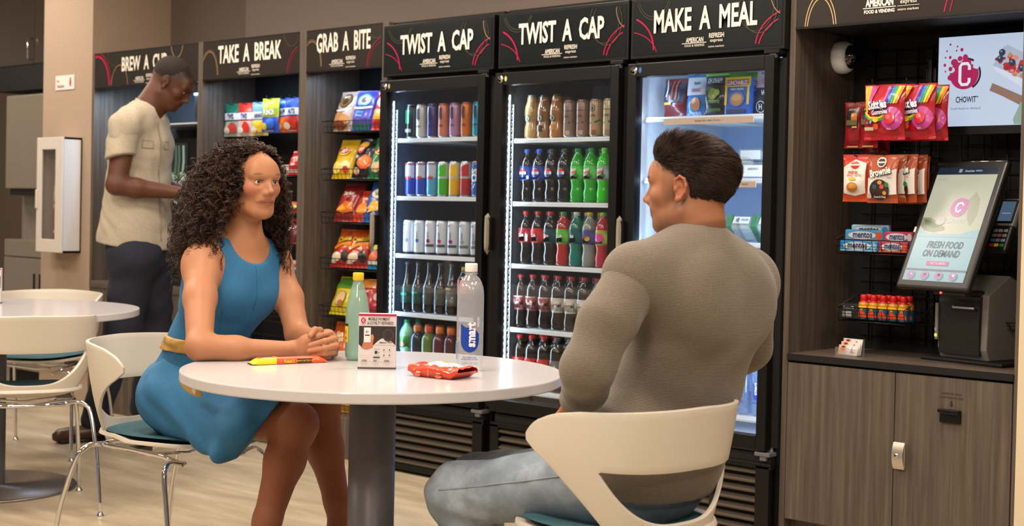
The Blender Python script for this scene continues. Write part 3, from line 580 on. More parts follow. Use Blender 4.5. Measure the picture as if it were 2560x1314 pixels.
def place_bag(px, py, Y, maker, label, group, tilt=-.3, rz=0, cat='snack bag', name=None, dz=0, z=None, sc=1):
    q = onY(px, py, Y); return put(('bag', label), maker, q[0], Y, (q[2] if z is None else z)+dz, label, cat, group, rz, tilt, name, sc)
def chips(col, brand, bc, tc, w=.135, h=.20, d=.05, seed=1, extra=(), bands=(), top='#00000000', tsize=.030, ty=.62, sx=.62, bulge=.3):
    art = [('ell', 0, h*ty, w*.30, h*.10, bc), ('txt', brand, 0, h*ty, tsize, tc, sx, .12, .03)] if bc else [('txt', brand, 0, h*ty, tsize, tc, sx, .12, .03)]
    return lambda: bag(w, h, d, col, list(extra)+art, seed, bands, bulge=bulge)
CHIPG = 'chip bags leaning in wire baskets'
def basket(x0, x1, y0, y1, z, hf, label, n=16, back=.05, group=None, cols=DARKWIRE):
    mb = MB(); sl = .012; zb = z-.004
    P0 = [(x0, y0-sl, z+hf), (x1, y0-sl, z+hf), (x1, y1, z+hf+back), (x0, y1, z+hf+back)]
    mb.tube(P0+[P0[0]], .0022, cols, 6); mb.tube([(x0, y0, zb), (x1, y0, zb), (x1, y1, zb), (x0, y1, zb), (x0, y0, zb)], .0018, cols, 6)
    for i in range(n+1):
        x = x0+(x1-x0)*i/n; mb.tube([(x, y0-sl, z+hf), (x, y0, zb), (x, y1, zb), (x, y1, z+hf+back)], .0014, cols, 5)
    for i in range(1, 5):
        y = y0+(y1-y0)*i/5; mb.tube([(x0, y, z+hf+back*i/5), (x0, y, zb), (x1, y, zb), (x1, y, z+hf+back*i/5)], .0014, cols, 5)
    mb.tube([(x0, y0-sl*.5, z+hf*.5), (x1, y0-sl*.5, z+hf*.5)], .0013, cols, 5)
    return tag(mb.build('wire_basket'), label, 'wire basket', group)
BN = ['topmost', 'second', 'third', 'fourth', 'fifth', 'sixth', 'lowest']
CZ = [1.538, 1.310, 1.104, .884, .655, .43, .19]
for i, z in enumerate(CZ):
    if i == 5: continue
    basket(-.80, -.345, .07, .31, z, .048, '%s black wire basket of the narrow chip cabinet beside the left fridge' % BN[i], group='wire baskets in the chip cabinet')
GC = 'bags in the baskets of the narrow chip cabinet'
def cbag(px, row, maker, label, tilt=-.32, rz=0, Y=.12, cat='chip bag', dx=0): return place_bag(px, 300, Y, maker, label, GC, tilt, rz, cat, z=CZ[row]+.004)
cbag(856, 0, lambda: bag(.125, .20, .05, '#b39a8c', [('ell', 0, .150, .042, .038, '#3f2d18'), ('ell', 0, .150, .038, .034, '#7a5526'), ('txt', 'MISKEY\'S', 0, .168, .013, '#e6d9b8', .6), ('ell', 0, .145, .018, .018, '#4a2f16'), ('band', [(-.055, .10), (0, .094), (.055, .105)], .008, '#d8cfc4'), ('ell', -.02, .06, .035, .03, '#b07a48'), ('ell', .03, .05, .03, .024, '#c08a55'), ('ell', -.01, .025, .045, .02, '#7a3f22')], 3, bulge=.3), 'pinkish kettle chip bag with round brown badge in the top chip basket', -.28)
cbag(905, 0, lambda: bag(.125, .20, .05, '#4a3f9a', [('ell', 0, .150, .040, .036, '#2f7f86'), ('ell', 0, .150, .032, .028, '#9fb0a2'), ('ell', 0, .146, .014, .016, '#7a5230'), ('band', [(-.055, .108), (0, .102), (.055, .112)], .010, '#c9d4d8'), ('txt', 'JALAPENO', -.012, .082, .012, '#35b0c8', .6), ('txt', 'RANCH', -.012, .066, .012, '#35b0c8', .6), ('rect', -.05, .0, .05, .03, '#1e5c5c')], 4, bulge=.3), 'purple and teal kettle chip bag in the top chip basket', -.28, .25)
cbag(930, 0, lambda: bag(.10, .185, .04, '#2a7fa0', [('ell', 0, .14, .03, .025, '#e0e4d4'), ('rect', -.04, .05, .04, .09, '#3a3f9a')], 5), 'blue chip bag squeezed behind the red one in the top chip basket', -.3, .2, .19)
cbag(955, 0, lambda: bag(.125, .19, .045, '#c0281f', [('ell', 0, .14, .045, .04, '#e6dcc0'), ('txt', 'Lay\'s', 0, .14, .03, '#b3261e', .6), ('rect', -.058, .04, .058, .095, '#e0951f'), ('rect', -.058, .03, .058, .04, '#c0281f'), ('band', [(-.05, .07), (0, .075), (.05, .07)], .006, '#7a2a14')], 6), 'red, orange and cream chip bag next to the fridge edge in the top chip basket', -.28, .15)
lays = lambda c, extra=(), seed=7: (lambda: bag(.13, .205, .05, c, list(extra)+[('ell', 0, .132, .036, .022, '#e6d23a'), ('ell', 0, .134, .034, .018, '#a81f1c'), ('txt', "Lay's", 0, .134, .026, '#efe6d8', .6, .15, .03)], seed, bulge=.3))
cbag(856, 1, lays('#c9a400', [('ell', .022, .06, .034, .024, '#e2cf8c'), ('ell', -.03, .05, .03, .03, '#dcc25c'), ('ell', .03, .04, .02, .016, '#b8332a')], 7), 'yellow potato chip bag with red oval logo in the second chip basket', -.38, .1)
cbag(905, 1, lambda: bag(.13, .205, .05, '#17181b', [('ell', -.016, .165, .030, .020, '#d8a21c'), ('ell', -.022, .142, .026, .020, '#c23a28'), ('txt', "Lay's", -.02, .145, .022, '#efe6d8', .6, .3, .03), ('ell', .022, .075, .040, .036, '#d0501e'), ('ell', .022, .078, .030, .026, '#e07634'), ('ell', -.02, .03, .02, .016, '#c9a58a'), ('txt', 'BBQ', -.03, .10, .013, '#cfd4d8', .7, -.5)], 8, bulge=.3), 'black chip bag with orange chips picture in the second chip basket', -.34, .1)
cbag(948, 1, lays('#1c6b3c', [('ell', -.01, .05, .03, .025, '#c9a676')], 9), 'green chip bag beside the fridge edge in the second chip basket', -.32, .1)
cbag(865, 2, lambda: bag(.14, .205, .055, '#8a1a1c', [('txt', 'Doritos', 0, .14, .024, '#d8d0c4', .62, .15, .03), ('poly', [(-.05, .05), (-.01, .10), (.05, .085), (.055, .045), (0, .03)], '#c96a1c'), ('poly', [(-.05, .045), (-.02, .08), (.02, .05)], '#e0962a'), ('poly', [(-.02, .118), (.01, .12), (-.01, .10)], '#b8201c')], 10, bands=[(.82, 1, '#6e1518'), (0, .15, '#7a1416')], bulge=.3), 'dark red tortilla chip bag in the third chip basket', -.45, .12)
cbag(908, 2, lambda: bag(.12, .17, .05, '#b8341e', [('ell', 0, .06, .04, .03, '#d98a2a'), ('txt', 'Bugles', 0, .11, .016, '#e6d2a0', .6)], 11, bulge=.3), 'orange-red snack bag tucked between others in the third chip basket', -.5, .1)
cbag(935, 2, lambda: bag(.13, .21, .05, '#1b58a6', [('ell', .01, .14, .040, .026, '#dcd8c8'), ('txt', "Ruffles", .01, .14, .018, '#2a2f3a', .55, .2), ('poly', [(-.04, .06), (0, .105), (.05, .09), (.04, .05)], '#dba03a'), ('poly', [(-.03, .04), (0, .07), (.04, .05)], '#e6b75a')], 12, bulge=.3), 'blue ridged chip bag next to the fridge in the third chip basket', -.4, .1)
chee = lambda c, s_: (lambda: bag(.135, .20, .055, c, [('txt', 'Cheetos', .002, .14, .030, '#1c1512', .60, .18, .075), ('txt', 'Cheetos', 0, .141, .030, '#e6c02a', .60, .18, .02), ('band', [(-.055, .09), (-.01, .11), (.05, .118)], .016, '#d8871c'), ('ell', -.02, .045, .03, .022, '#cfc0a8'), ('ell', .03, .05, .022, .028, '#1c1a1c'), ('rect', -.055, .015, -.02, .03, '#c9b9a0')], s_, bands=[(.8, 1, '#b84a14'), (0, .45, '#a51d1a')], bulge=.3))
cbag(858, 3, chee('#c2581a', 13), 'orange and red cheese snack bag, left of two alike in the fourth chip basket', -.42, .12)
cbag(900, 3, chee('#c45a18', 14), 'orange and red cheese snack bag, right of two alike in the fourth chip basket', -.42, .35, .13)
cbag(942, 3, lambda: bag(.11, .17, .04, '#1c7fb0', [('ell', 0, .11, .03, .02, '#d8d25a'), ('ell', 0, .06, .03, .03, '#c96a4a'), ('rect', -.04, .02, .04, .035, '#d8d8d0')], 15), 'light blue snack bag leaning at the fridge side of the fourth chip basket', -.3, -.1)
cbag(858, 4, lambda: bag(.14, .20, .055, '#c2b31c', [('rect', -.058, .13, .058, .19, '#4f8a2c'), ('ell', 0, .075, .036, .040, '#3a3a22'), ('ell', 0, .075, .033, .037, '#d8b384'), ('ell', .008, .05, .02, .016, '#a8704a')], 16, bulge=.3), 'yellow and green onion ring snack bag in the fifth chip basket', -.45, .1)
cbag(918, 4, lambda: bag(.13, .19, .05, '#a32224', [('rect', -.05, .14, .05, .185, '#c07a2a'), ('txt', 'Chester', 0, .12, .018, '#e6d2b0', .6, .2)], 17), 'red snack bag with tan top behind the green bottle, fifth chip basket', -.38, .15)
cbag(948, 4, lambda: bag(.10, .17, .04, '#a52038', [('ell', 0, .10, .03, .02, '#d8b8b8')], 18), 'crimson snack bag in the fridge-side corner of the fifth chip basket', -.3, 0)
cbag(852, 5, lambda: bag(.14, .20, .05, '#c4541c', [('txt', 'Sun', 0, .13, .034, '#e6cfa8', .7, .1, .04), ('txt', 'Chips', .004, .10, .028, '#e6cfa8', .7, .1, .03), ('rect', -.055, .02, .055, .045, '#dd8f3a')], 19, bulge=.3), 'orange chip bag with cream lettering below the fifth chip basket, left of the green bottle', -.4, .1)
basket(-.80, -.345, .07, .31, CZ[5], .03, 'black wire basket hidden behind the table top, sixth of the chip cabinet', group='wire baskets in the chip cabinet')
for k, (px, c, c2, nm) in enumerate([(838, '#2f8a2c', '#4fae2f', 'small green'), (858, '#d9691c', '#e6872a', 'bright orange'), (878, '#b8862a', '#c9a04a', 'golden brown'), (898, '#c9551a', '#d8801c', 'burnt orange')]):
    cbag(px, 6, (lambda c=c, c2=c2, k=k: bag(.06, .11, .04, c, [('ell', 0, .06, .02, .02, c2)], 30+k)), nm+' snack packet in the lowest basket, seen under the table top', -.2, .1)
# ---- cabinet B
GB = 'hanging candy bags in the cabinet behind the woman'
def peg(x, y, z, label, ln=.16): return tag(MB().tube([(x, y+ln, z), (x, y-.02, z), (x, y-.028, z+.014)], .0022, DARKWIRE, 6).build('peg_hook'), label, 'peg hook', 'peg hooks')
BB = [(582, .15, '#13684d', 'TWIS', '#d8d8e0', '#c23a34', 'green candy bag with white lettering, leftmost of the hanging row'), (594, .20, '#0f6d5c', 'TWIS', '#ccd0dc', '#c9a04a', 'teal-edged candy bag hanging just behind the leftmost green one'),
      (615, .15, '#c9261c', 'TWIS', '#dadae6', '#d8332a', 'red candy bag with white lettering hanging third from the left'), (630, .20, '#c22a1c', 'TWIS', '#dadae6', '#e0b02a', 'red candy bag half hidden behind the other red one'),
      (650, .15, '#7fa8cc', 'AIRHEAD', '#2a3f7a', '#e0b82a', 'pale blue candy bag with yellow base in the hanging row'), (676, .11, '#b4c22a', 'PUNCH', '#e8ecf4', '#2444a8', 'lime and blue sour candy bag at the front of the hanging row'),
      (692, .17, '#a8ba2a', 'PUNCH', '#e8ecf4', '#2450b0', 'lime and blue sour candy bag directly behind its twin'), (712, .15, '#1c4fa8', 'HAPPY', '#e8d89a', '#d9741c', 'royal blue candy bag with orange picture in the hanging row'),
      (733, .13, '#17459a', 'NUTS', '#d8b84a', '#b8342a', 'blue-topped trail mix bag by the cabinet side'), (744, .18, '#183f8c', 'MIX', '#d8b84a', '#c27a2c', 'blue-topped nut bag farthest right in the hanging row')]
for k, (px, Y, c, tx, tc, c2, lab) in enumerate(BB):
    big = tx == 'PUNCH'; mid = c2 if not big else '#2444a8'
    art = [('rect', -.052, .085, .052, .12, '#d4d8e4' if not big else '#8fa82a'), ('txt', tx, 0, .102, .028 if len(tx) < 6 else .02, tc if big else '#2a2c50', .55, .05, .04), ('ell', .012, .045, .030, .028, c2 if not big else '#2a62b8'), ('ell', -.03, .03, .02, .018, '#d8d2c4' if not big else '#c9c04a'), ('rect', -.030, .004, .030, .009, '#7a7268')]
    q = onY(px, 300, Y)
    put(('bb', k), lambda c=c, art=art, k=k, mid=mid, big=big: bag(.118, .172, .03, c, art, 40+k, bands=[(0, .46, mid if big or k > 6 else ('#9aa89c' if k < 2 else '#c9b4a8' if k < 4 else '#c9b04a'))]), q[0], Y, 1.537 if k < 5 else 1.548, lab, 'candy bag', GB, .15, -.03)
    peg(q[0], Y, 1.716 if k >= 5 else 1.703, 'black peg hook holding the '+lab.replace(' in the hanging row', '').replace(' at the front of the hanging row', ' in front'))
for i, z in enumerate([1.33, 1.14, .985, .79, .60, .40, .20]):
    basket(-1.66, -.94, .09, .32, z, .045, '%s black wire basket of the snack cabinet behind the woman' % BN[i], 22, group='wire baskets in the snack cabinet')
GBB = 'packets in the baskets of the snack cabinet'
def bbag(px, z, maker, lab, tilt=-.35, rz=.1, Y=.15): return place_bag(px, 400, Y, maker, lab, GBB, tilt, rz, 'snack packet', z=z+.004)
bbag(740, 1.33, lambda: bag(.12, .13, .05, '#c01c22', [('txt', 'KIT', 0, .075, .03, '#e8dcd4', .7), ('rect', -.05, .01, .05, .022, '#dcd8d0')], 60), 'bright red candy bag at the right end of the top basket behind the woman')
bbag(705, 1.33, lambda: bag(.13, .055, .05, '#b9ad9c', [('ell', 0, .03, .03, .014, '#8a5f2c'), ('rect', -.05, .035, .05, .045, '#d8d4cc')], 61, crimp=.006), 'pale crinkled packet lying in the top basket beside the woman\'s forehead')
bbag(742, 1.14, lambda: bag(.10, .06, .04, '#c2361c', [('ell', 0, .03, .03, .015, '#d8a02a'), ('rect', -.03, .01, .0, .02, '#2a50a8')], 62, crimp=.006), 'small red and yellow packet in the second basket behind the woman')
bbag(695, 1.14, lambda: bag(.13, .05, .05, '#1f2a44', [('ell', 0, .03, .03, .012, '#8a4a2c')], 63, crimp=.006), 'navy packet in the second basket near the woman\'s chin')
bbag(722, .985, lambda: bag(.15, .15, .05, '#8c1620', [('band', [(-.06, .03), (0, .07), (.06, .10)], .02, '#d8cfc4'), ('ell', -.03, .05, .022, .018, '#c9a88c'), ('rect', -.06, .12, .06, .14, '#c0281f')], 64), 'dark red jerky bag leaning in the third basket above her shoulder', -.6)
bbag(748, .985, lambda: bag(.11, .15, .05, '#7a1420', [('ell', 0, .07, .03, .02, '#c09a80')], 65), 'maroon jerky bag at the right end of the third basket', -.55)
bbag(736, .915-.125, lambda: bag(.14, .12, .05, '#b8b4c4', [('rect', -.06, .02, .06, .06, '#1f52b0'), ('ell', .02, .09, .03, .015, '#c23a44')], 66), 'white and blue packet in the fourth basket above her arm', -.4)
bbag(745, .60, lambda: bag(.12, .16, .05, '#c9601c', [('ell', 0, .10, .03, .02, '#e0c4a0')], 67), 'orange packet in the fifth basket beside her upper arm', -.3)

# ================================================================ chilled food, right fridge
GF = 'chilled food on the top shelf of the right fridge'
def f3(px, Y, maker, lab, cat='food packet', tilt=-.06, rz=0, z=None): q = onY(px, 280, Y); return put(('f3', lab), maker, q[0], Y, (SH3[0]+.004) if z is None else z, lab, cat, GF, rz, tilt)
f3(1690, .12, lambda: bag(.115, .155, .05, '#6e1a1e', [('rect', -.05, .06, .05, .13, '#1c2a44'), ('rect', -.045, .05, -.005, .06, '#c9a02a'), ('rect', -.03, .07, -.022, .14, '#a8482a'), ('rect', -.01, .07, -.002, .145, '#a8482a'), ('rect', .01, .07, .018, .145, '#b04e2a'), ('band', [(-.04, .15), (-.025, .11), (-.03, .08)], .005, '#dfe6ee')], 70), 'dark red and navy jerky stick bag, leftmost on the top shelf of the meal fridge')
f3(1745, .12, lambda: bag(.11, .165, .035, '#2c6cae', [('rect', -.05, .085, .05, .155, '#c8cfd4'), ('txt', 'Panino', 0, .132, .014, '#2a3a54', .6, .08), ('txt', 'PANINO', 0, .103, .015, '#a82a3c', .62), ('ell', 0, .05, .022, .026, '#a8704a'), ('txt', 'PANINO', 0, .014, .014, '#cfdcea', .62), ('ell', .044, .153, .006, .006, '#a82a3c')], 71), 'white and blue panino snack pack on the top shelf of the meal fridge')
gap = lambda s_: (lambda: bag(.11, .182, .04, '#10171a', [('txt', 'OH SNAP!', 0, .135, .020, '#cfd6d2', .55, 0, .03), ('ell', -.006, .085, .022, .022, '#7a8a2c'), ('ell', .014, .09, .014, .012, '#93a23a'), ('txt', 'PICKLE BITES', 0, .055, .011, '#6fae2a', .7), ('rect', -.03, .02, .03, .03, '#4c6a2a')], s_, bands=[(.84, 1, '#6cc21c')]))
f3(1790, .11, gap(72), 'lime-topped black pickle pouch, frontmost of three on the top shelf of the meal fridge')
f3(1832, .24, gap(73), 'lime-topped black pouch behind the yellow kit, top shelf of the meal fridge')
f3(1868, .26, gap(74), 'dark pouch with dim green top at the back of the meal fridge top shelf')
lun = lambda s_: (lambda: MB().box((-.056, -.012, 0), (.056, .02, .145), C_('#2456a8', 'foil'), .008).box((-.056, -.0135, .112), (.056, -.01, .145), C_('#e0b91c', 'foil'), .001).art(flatS((0, -.0138, 0), (1, 0, 0), (0, 0, 1), (0, -1, 0)), [('rect', -.054, .108, .054, .143, '#e3bd1c'), ('rect', -.054, .04, -.044, .12, '#e3bd1c'), ('rect', .044, .04, .054, .12, '#e3bd1c'), ('rect', -.048, .112, .048, .134, '#a8262a'), ('txt', 'LUNCHABLES', 0, .123, .016, '#f0ead8', .68, 0, .03), ('ell', 0, .062, .034, .030, '#2f66b4'), ('ell', 0, .060, .026, .024, '#b87a44'), ('ell', 0, .066, .022, .012, '#c99a5c'), ('txt', 'TURKEY CHEDDAR', 0, .098, .007, '#e0e6ee', .7), ('rect', -.04, .008, .04, .022, '#28385c')], 'foil', .0006)) 
def LUN(s_):
    def f(): return lun(s_)(), 'lunch_kit'
    return f
f3(1845, .10, LUN(1), 'yellow and blue cracker lunch kit at the front of the meal fridge top shelf')
f3(1876, .16, LUN(2), 'second yellow lunch kit peeking out behind the front one')
f3(1917, .11, lambda: bag(.10, .18, .02, '#14202e', [('rect', -.046, .10, .046, .172, '#a79aa8'), ('txt', 'PLATES', -.01, .155, .010, '#4a3a4a', .7), ('ell', .01, .125, .03, .018, '#b87a7c'), ('txt', 'HILL', 0, .082, .018, '#d8dce0', .7), ('ell', -.022, .03, .02, .022, '#cfd4d8'), ('ell', -.022, .03, .017, .019, '#14202e'), ('txt', 'H', -.022, .03, .022, '#cfd4d8', .7), ('rect', .01, .035, .04, .065, '#c9c4ac')], 76), 'tall navy meat and cheese pack at the hinge side of the meal fridge top shelf')
tagm = C_('#c7a890', 'paper')
for k, (x0, x1, z, lab) in enumerate([(1690, 1900, 1.527, 'long beige price strip under the top shelf of the meal fridge'), (1840, 1892, 1.290, 'beige price strip under the second shelf of the meal fridge'), (1800, 1875, 1.055, 'beige price strip under the third shelf of the meal fridge')]):
    a, b = onY(x0, 300, .01)[0]-(.0 if k else .06), onY(x1, 300, .01)[0]-(0 if k else .03)
    o = MB().box((a, .013, z-.012), (b, .0155, z+.010), tagm).art(flatS((a, .0128, z), (1, 0, 0), (0, 0, 1), (0, -1, 0)), [('txt', 'PREMIUM  FRESH  MEALS  FOR YOU'[:(30 if not k else 10)], (b-a)/2, .0, .006, '#8a6f5c', .9 if not k else .7)], 'paper', .0003).build('price_strip'); tag(o, lab, 'price strip')
CLR = glass_mat('clear_clamshell', (.93, .96, .97), .10, .10, (.8, .85, .88))
def wedge(w=.12, h=.07, d=.10, fill='#b9a584', lab=None):
    mb = MB(); mb.box((-w/2, -d/2, 0), (w/2, d/2, h), CLR, .012); mb.box((-w/2+.008, -d/2+.008, .006), (w/2-.008, d/2-.008, h-.012), C_('#cdd2d2', 'paper'), .01)
    mb.box((-w/2+.012, -d/2+.004, .012), (w/2-.05, -d/2+.007, h-.02), C_(fill, 'paper'))
    if lab: mb.art(flatS((0, -d/2-.0006, h/2), (1, 0, 0), (0, 0, 1), (0, -1, 0)), lab, 'paper', .0004)
    return mb, 'food_box'
q = onY(1868, 380, .16)
o = put('mealA', lambda: wedge(.09, .085, .10, '#8c7a5c'), q[0], .16, SH3[1]+.004, 'clear deli tub behind the man\'s hair on the second shelf of the meal fridge', 'food box', 'meal boxes', .2)
put('mealB', lambda: wedge(.13, .06, .10, '#c4a878', [('rect', -.05, -.022, .04, .02, '#d9dcda'), ('txt', 'SANDWICH', -.005, .006, .009, '#5a646c', .7)]), onY(1905, 430, .13)[0], .13, SH3[1]+.004, 'white-labelled sandwich box on the second shelf of the meal fridge', 'food box', 'meal boxes', -.05)
put('mealC', lambda: wedge(.12, .05, .10, '#c9b48c', [('rect', -.045, -.018, .04, .016, '#dfe2e0')]), onY(1900, 395, .17)[0]-.01, .17, SH3[1]+.07, 'white sandwich box stacked on the other one, second shelf of the meal fridge', 'food box', 'meal boxes', .05)
def tapebox(seed):
    mb = MB(); mb.box((-.07, -.05, 0), (.07, .05, .055), CLR, .012).box((-.062, -.044, .004), (.062, .044, .044), C_('#c7cfca', 'paper'), .012)
    mb.box((-.014, -.053, .0), (.014, .053, .057), C_('#3a7a50', 'foil'), .004)
    mb.art(flatS((0, -.0512, .03), (1, 0, 0), (0, 0, 1), (0, -1, 0)), [('rect', -.062, -.016, -.02, .016, '#dfe4e6'), ('rect', .02, -.016, .062, .016, '#dfe4e6'), ('txt', 'SALAD', -.04, .002, .010, '#5f7080', .7), ('ell', .04, 0, .010, .010, '#6f8aa0')], 'paper', .0006)
    return mb, 'food_box'
for k, (px, dz, ry) in enumerate([(1828, 0, .5), (1893, 0, .5)]):
    o = put(('tape', k), lambda: tapebox(0), onY(px, 560, .13)[0], .13, SH3[2]+.030, ['green-banded white salad box nearest the man on the third meal fridge shelf', 'green-banded white salad box at the hinge side of the third meal fridge shelf'][k], 'food box', 'salad boxes', .15, -.65)
o = put(('tape', 2), lambda: tapebox(0), onY(1700, 560, .13)[0], .15, SH3[2]+.004, 'salad box hidden behind the man\'s head on the third shelf', 'food box', 'salad boxes', .0)
# tall water bottles in the meal fridge
def water_small():
    W_ = glass_mat('water_pet', (.80, .90, 1.0), .10, .20, (.45, .65, .95)); mb = MB(); r, h = .036, .29
    mb.lathe([(0, .004), (r*.8, 0), (r, .012), (r, .2), (r*.98, .21), (r*.8, .235), (r*.45, .262), (r*.36, .27), (r*.36, .276)], W_, 22)
    mb.art(cylS(r), [('poly', [(-.018, .12), (-.018, .075), (0, .055), (.018, .075), (.018, .105), (.006, .112)], '#1746b4'), ('txt', 'smart', 0, .10, .018, '#e8f0ff', .8, PI/2, .03), ('rect', -.02, .045, .02, .05, '#2a56b8')], 'foil', .0007)
    return mb, 'water_bottle', MB().lathe([(.014, .268), (.0148, .269), (.0148, .288), (.013, .29), (0, .29)], C_('#e3eaf0', 'plastic'), 18)
k = 0
for si, zz in ((3, SH3[3]), (4, SH3[4])):
    for j in range(8):
        x = 1.205+j*.0775
        if x > 1.77: continue
        for b in range(2):
            put('wsmall', water_small, x, .10+b*.085, zz+.004, 'clear water bottle, %s from left, %s, %s shelf, meal fridge' % (ORD[j], 'second row' if b else 'in front', SHELFN[si]), 'bottle', 'water bottles low in the meal fridge')

# ================================================================ kiosk things
GK = 'hanging packets in the checkout cabinet'
# dome camera on the left side panel
q = onY(2170, 145, .20); q[0] = KX0
dc = empty('security_camera', (KX0, .30, 1.765), 0, 'round white dome security camera on the side panel of the checkout cabinet', 'security camera')
MX = Matrix.Rotation(PI/2, 4, 'Y')
MB().lathe([(.0, 0), (.058, 0), (.060, .008), (.060, .028), (.055, .042), (.046, .052), (.044, .052)], pmat('camera_white', '#eef2f6', .35), 32, MX).build('camera_housing', dc)
MB().lathe([(.044, .050), (.040, .068), (.030, .082), (.015, .090), (0, .092)], pmat('dome_black', '#0a0a0c', .06, 0, 1), 28, MX).build('camera_dome', dc)
# backlit poster screen
mon = empty('display_screen', (2.2575, .25, 1.495), 0, 'backlit white screen with crimson bitten-cookie logo above the checkout terminal', 'screen')
mw, mh = .392, .312
MB().box((0, 0, -.028), (mw, .035, mh+.0), BLACK, .003).box((.14, .03, .05), (.26, KD-.25-.025, .2), BLKM).build('screen_housing', mon)
S_ = flatS((0, -.0012, 0), (1, 0, 0), (0, 0, 1), (0, -1, 0)); mb = MB().box((.003, -.001, .002), (mw-.003, .002, mh-.002), C_('#c2d2ea', 'screen'))
cx, cy, R_ = .098, .180, .052
bite = [(cx+R_*math.cos(a), cy+R_*math.sin(a)) for a in np.linspace(math.radians(62), math.radians(395), 40)]+[(cx+.036, cy+.018), (cx+.031, cy+.022), (cx+.032, cy+.031), (cx+.024, cy+.034), (cx+.0245, cy+.0445)]
bk = [(cx+.004+1.02*R_*math.cos(a), cy+1.02*R_*math.sin(a)) for a in np.linspace(math.radians(-60), math.radians(88), 24)]
art = [('band', bk, .007, '#161a28'), ('poly', bite, '#ad1157'), ('ell', cx+.052, cy+.040, .020, .012, '#c2d2ea'), ('ell', cx+.044, cy+.026, .010, .010, '#c2d2ea'),
       ('ell', cx-.018, cy+.052, .0125, .0115, '#c2d2ea'), ('ell', cx-.016, cy+.054, .009, .009, '#ad1157'), ('ell', cx+.003, cy+.056, .010, .012, '#ad1157'), ('ell', cx-.036, cy+.042, .013, .012, '#ad1157'), ('ell', cx-.046, cy+.016, .012, .010, '#c2d2ea'), ('ell', cx-.050, cy+.020, .007, .008, '#ad1157'), ('ell', cx-.050, cy-.010, .010, .010, '#ad1157')]
for dx, dy, r in ((-.052, .060, .005), (-.071, .034, .005), (-.068, .012, .003), (-.069, .060, .003), (-.064, .082, .003), (-.052, .104, .0036), (-.026, .096, .003), (-.029, .082, .003), (-.010, .084, .0055)): art.append(('ell', cx+dx, cy+dy, r, r*1.15, '#ad1157'))
def Cshape(x, y, w, h, t): return [(x+w*.42, y+h*.18), (x+w*.42, y+h*.34), (x+w*.25, y+h*.47), (x-w*.25, y+h*.47), (x-w*.42, y+h*.34), (x-w*.42, y-h*.34), (x-w*.25, y-h*.47), (x+w*.25, y-h*.47), (x+w*.42, y-h*.34), (x+w*.42, y-h*.18)]
art += [('band', Cshape(cx+.002, cy, .040, .076, 0), .0105, '#e6e9f2'), ('txt', 'CHOWIT', .107, .093, .021, '#141a2a', .62, 0, .02), ('txt', 'TM', .146, .101, .006, '#141a2a', .8), ('txt', 'fresh food on demand', .107, .063, .0085, '#3a4358', 1.02, 0, -.002)]
art += [('poly', [(.19, .12), (.235, .10), (.33, .05), (mw-.004, .03), (mw-.004, .075), (.30, .10), (.2, .145)], '#8f7264'), ('poly', [(.205, .19), (.24, .25), (mw-.004, .17), (mw-.004, .14), (.34, .10)], '#d5dded'), ('poly', [(.2, .205), (.235, .265), (.25, .27), (mw-.004, .20), (mw-.004, .1), (.33, .14)], '#aab8cc')]
rr = random.Random(5)
for i in range(46): a = rr.random(); b = rr.uniform(-1, 1); x_, y_ = .215+.165*a, .232-.095*a+b*.030; art.append(('ell', x_, y_, rr.uniform(.006, .013), rr.uniform(.005, .011), rr.choice(['#b8242c', '#c93a38', '#a3202a', '#d98a82', '#b88a5c', '#c22c30'])))
for x_, y_ in ((.232, .246), (.268, .210), (.302, .190), (.226, .225), (.335, .178)): art += [('ell', x_, y_, .0115, .012, '#1f3450'), ('ell', x_-.003, y_+.004, .004, .004, '#6f8aa6')]
art += [('poly', [(.275, .02), (.30, .075), (.325, .09), (mw-.004, .055), (mw-.004, .004), (.28, .004)], '#8fa89a'), ('poly', [(.315, .015), (.335, .065), (mw-.004, .045), (mw-.004, .004), (.32, .004)], '#6f8f2e'), ('poly', [(.35, mh-.01), (.365, .27), (mw-.004, .25), (mw-.004, mh-.006)], '#4a4f62')]
mb.art(S_, art, 'screen', .0003); mb.build('screen_panel', mon)
# candy packets on pegs
def redstick(seed): return lambda: bag(.068, .165, .030, '#8a0f1c', [('rect', -.022, .075, .022, .145, '#1c1a22'), ('txt', 'JACK LINKS', 0, .137, .007, '#cfc4b0', .6), ('rect', -.002, .10, .020, .125, '#c4761c'), ('rect', -.022, .082, .02, .10, '#6a6440'), ('rect', .0, .072, .02, .078, '#d8a02a'), ('rect', -.02, .003, .02, .008, '#b89a4c')], seed, kind='foil')
for k, (px, Y) in enumerate([(2135, .21), (2173, .20), (2180, .30), (2205, .34)]):
    q = onY(px, 300, Y); put(('js', k), redstick(80+k), q[0], Y, 1.425 if k < 2 else 1.40, ['red and black meat stick packet, leftmost in the checkout cabinet', 'red and black meat stick packet beside the rainbow candy bags', 'dark red packet half hidden below the rainbow candy bags', 'dark red packet farthest back under the candy bags'][k], 'snack packet', GK, .12, .0)
    peg(q[0], Y, 1.592, ['black peg hook of the leftmost red packet', 'black peg hook of the second red packet', 'black peg hook of the half hidden red packet', 'black peg hook at the back above the red packets'][k], .14)
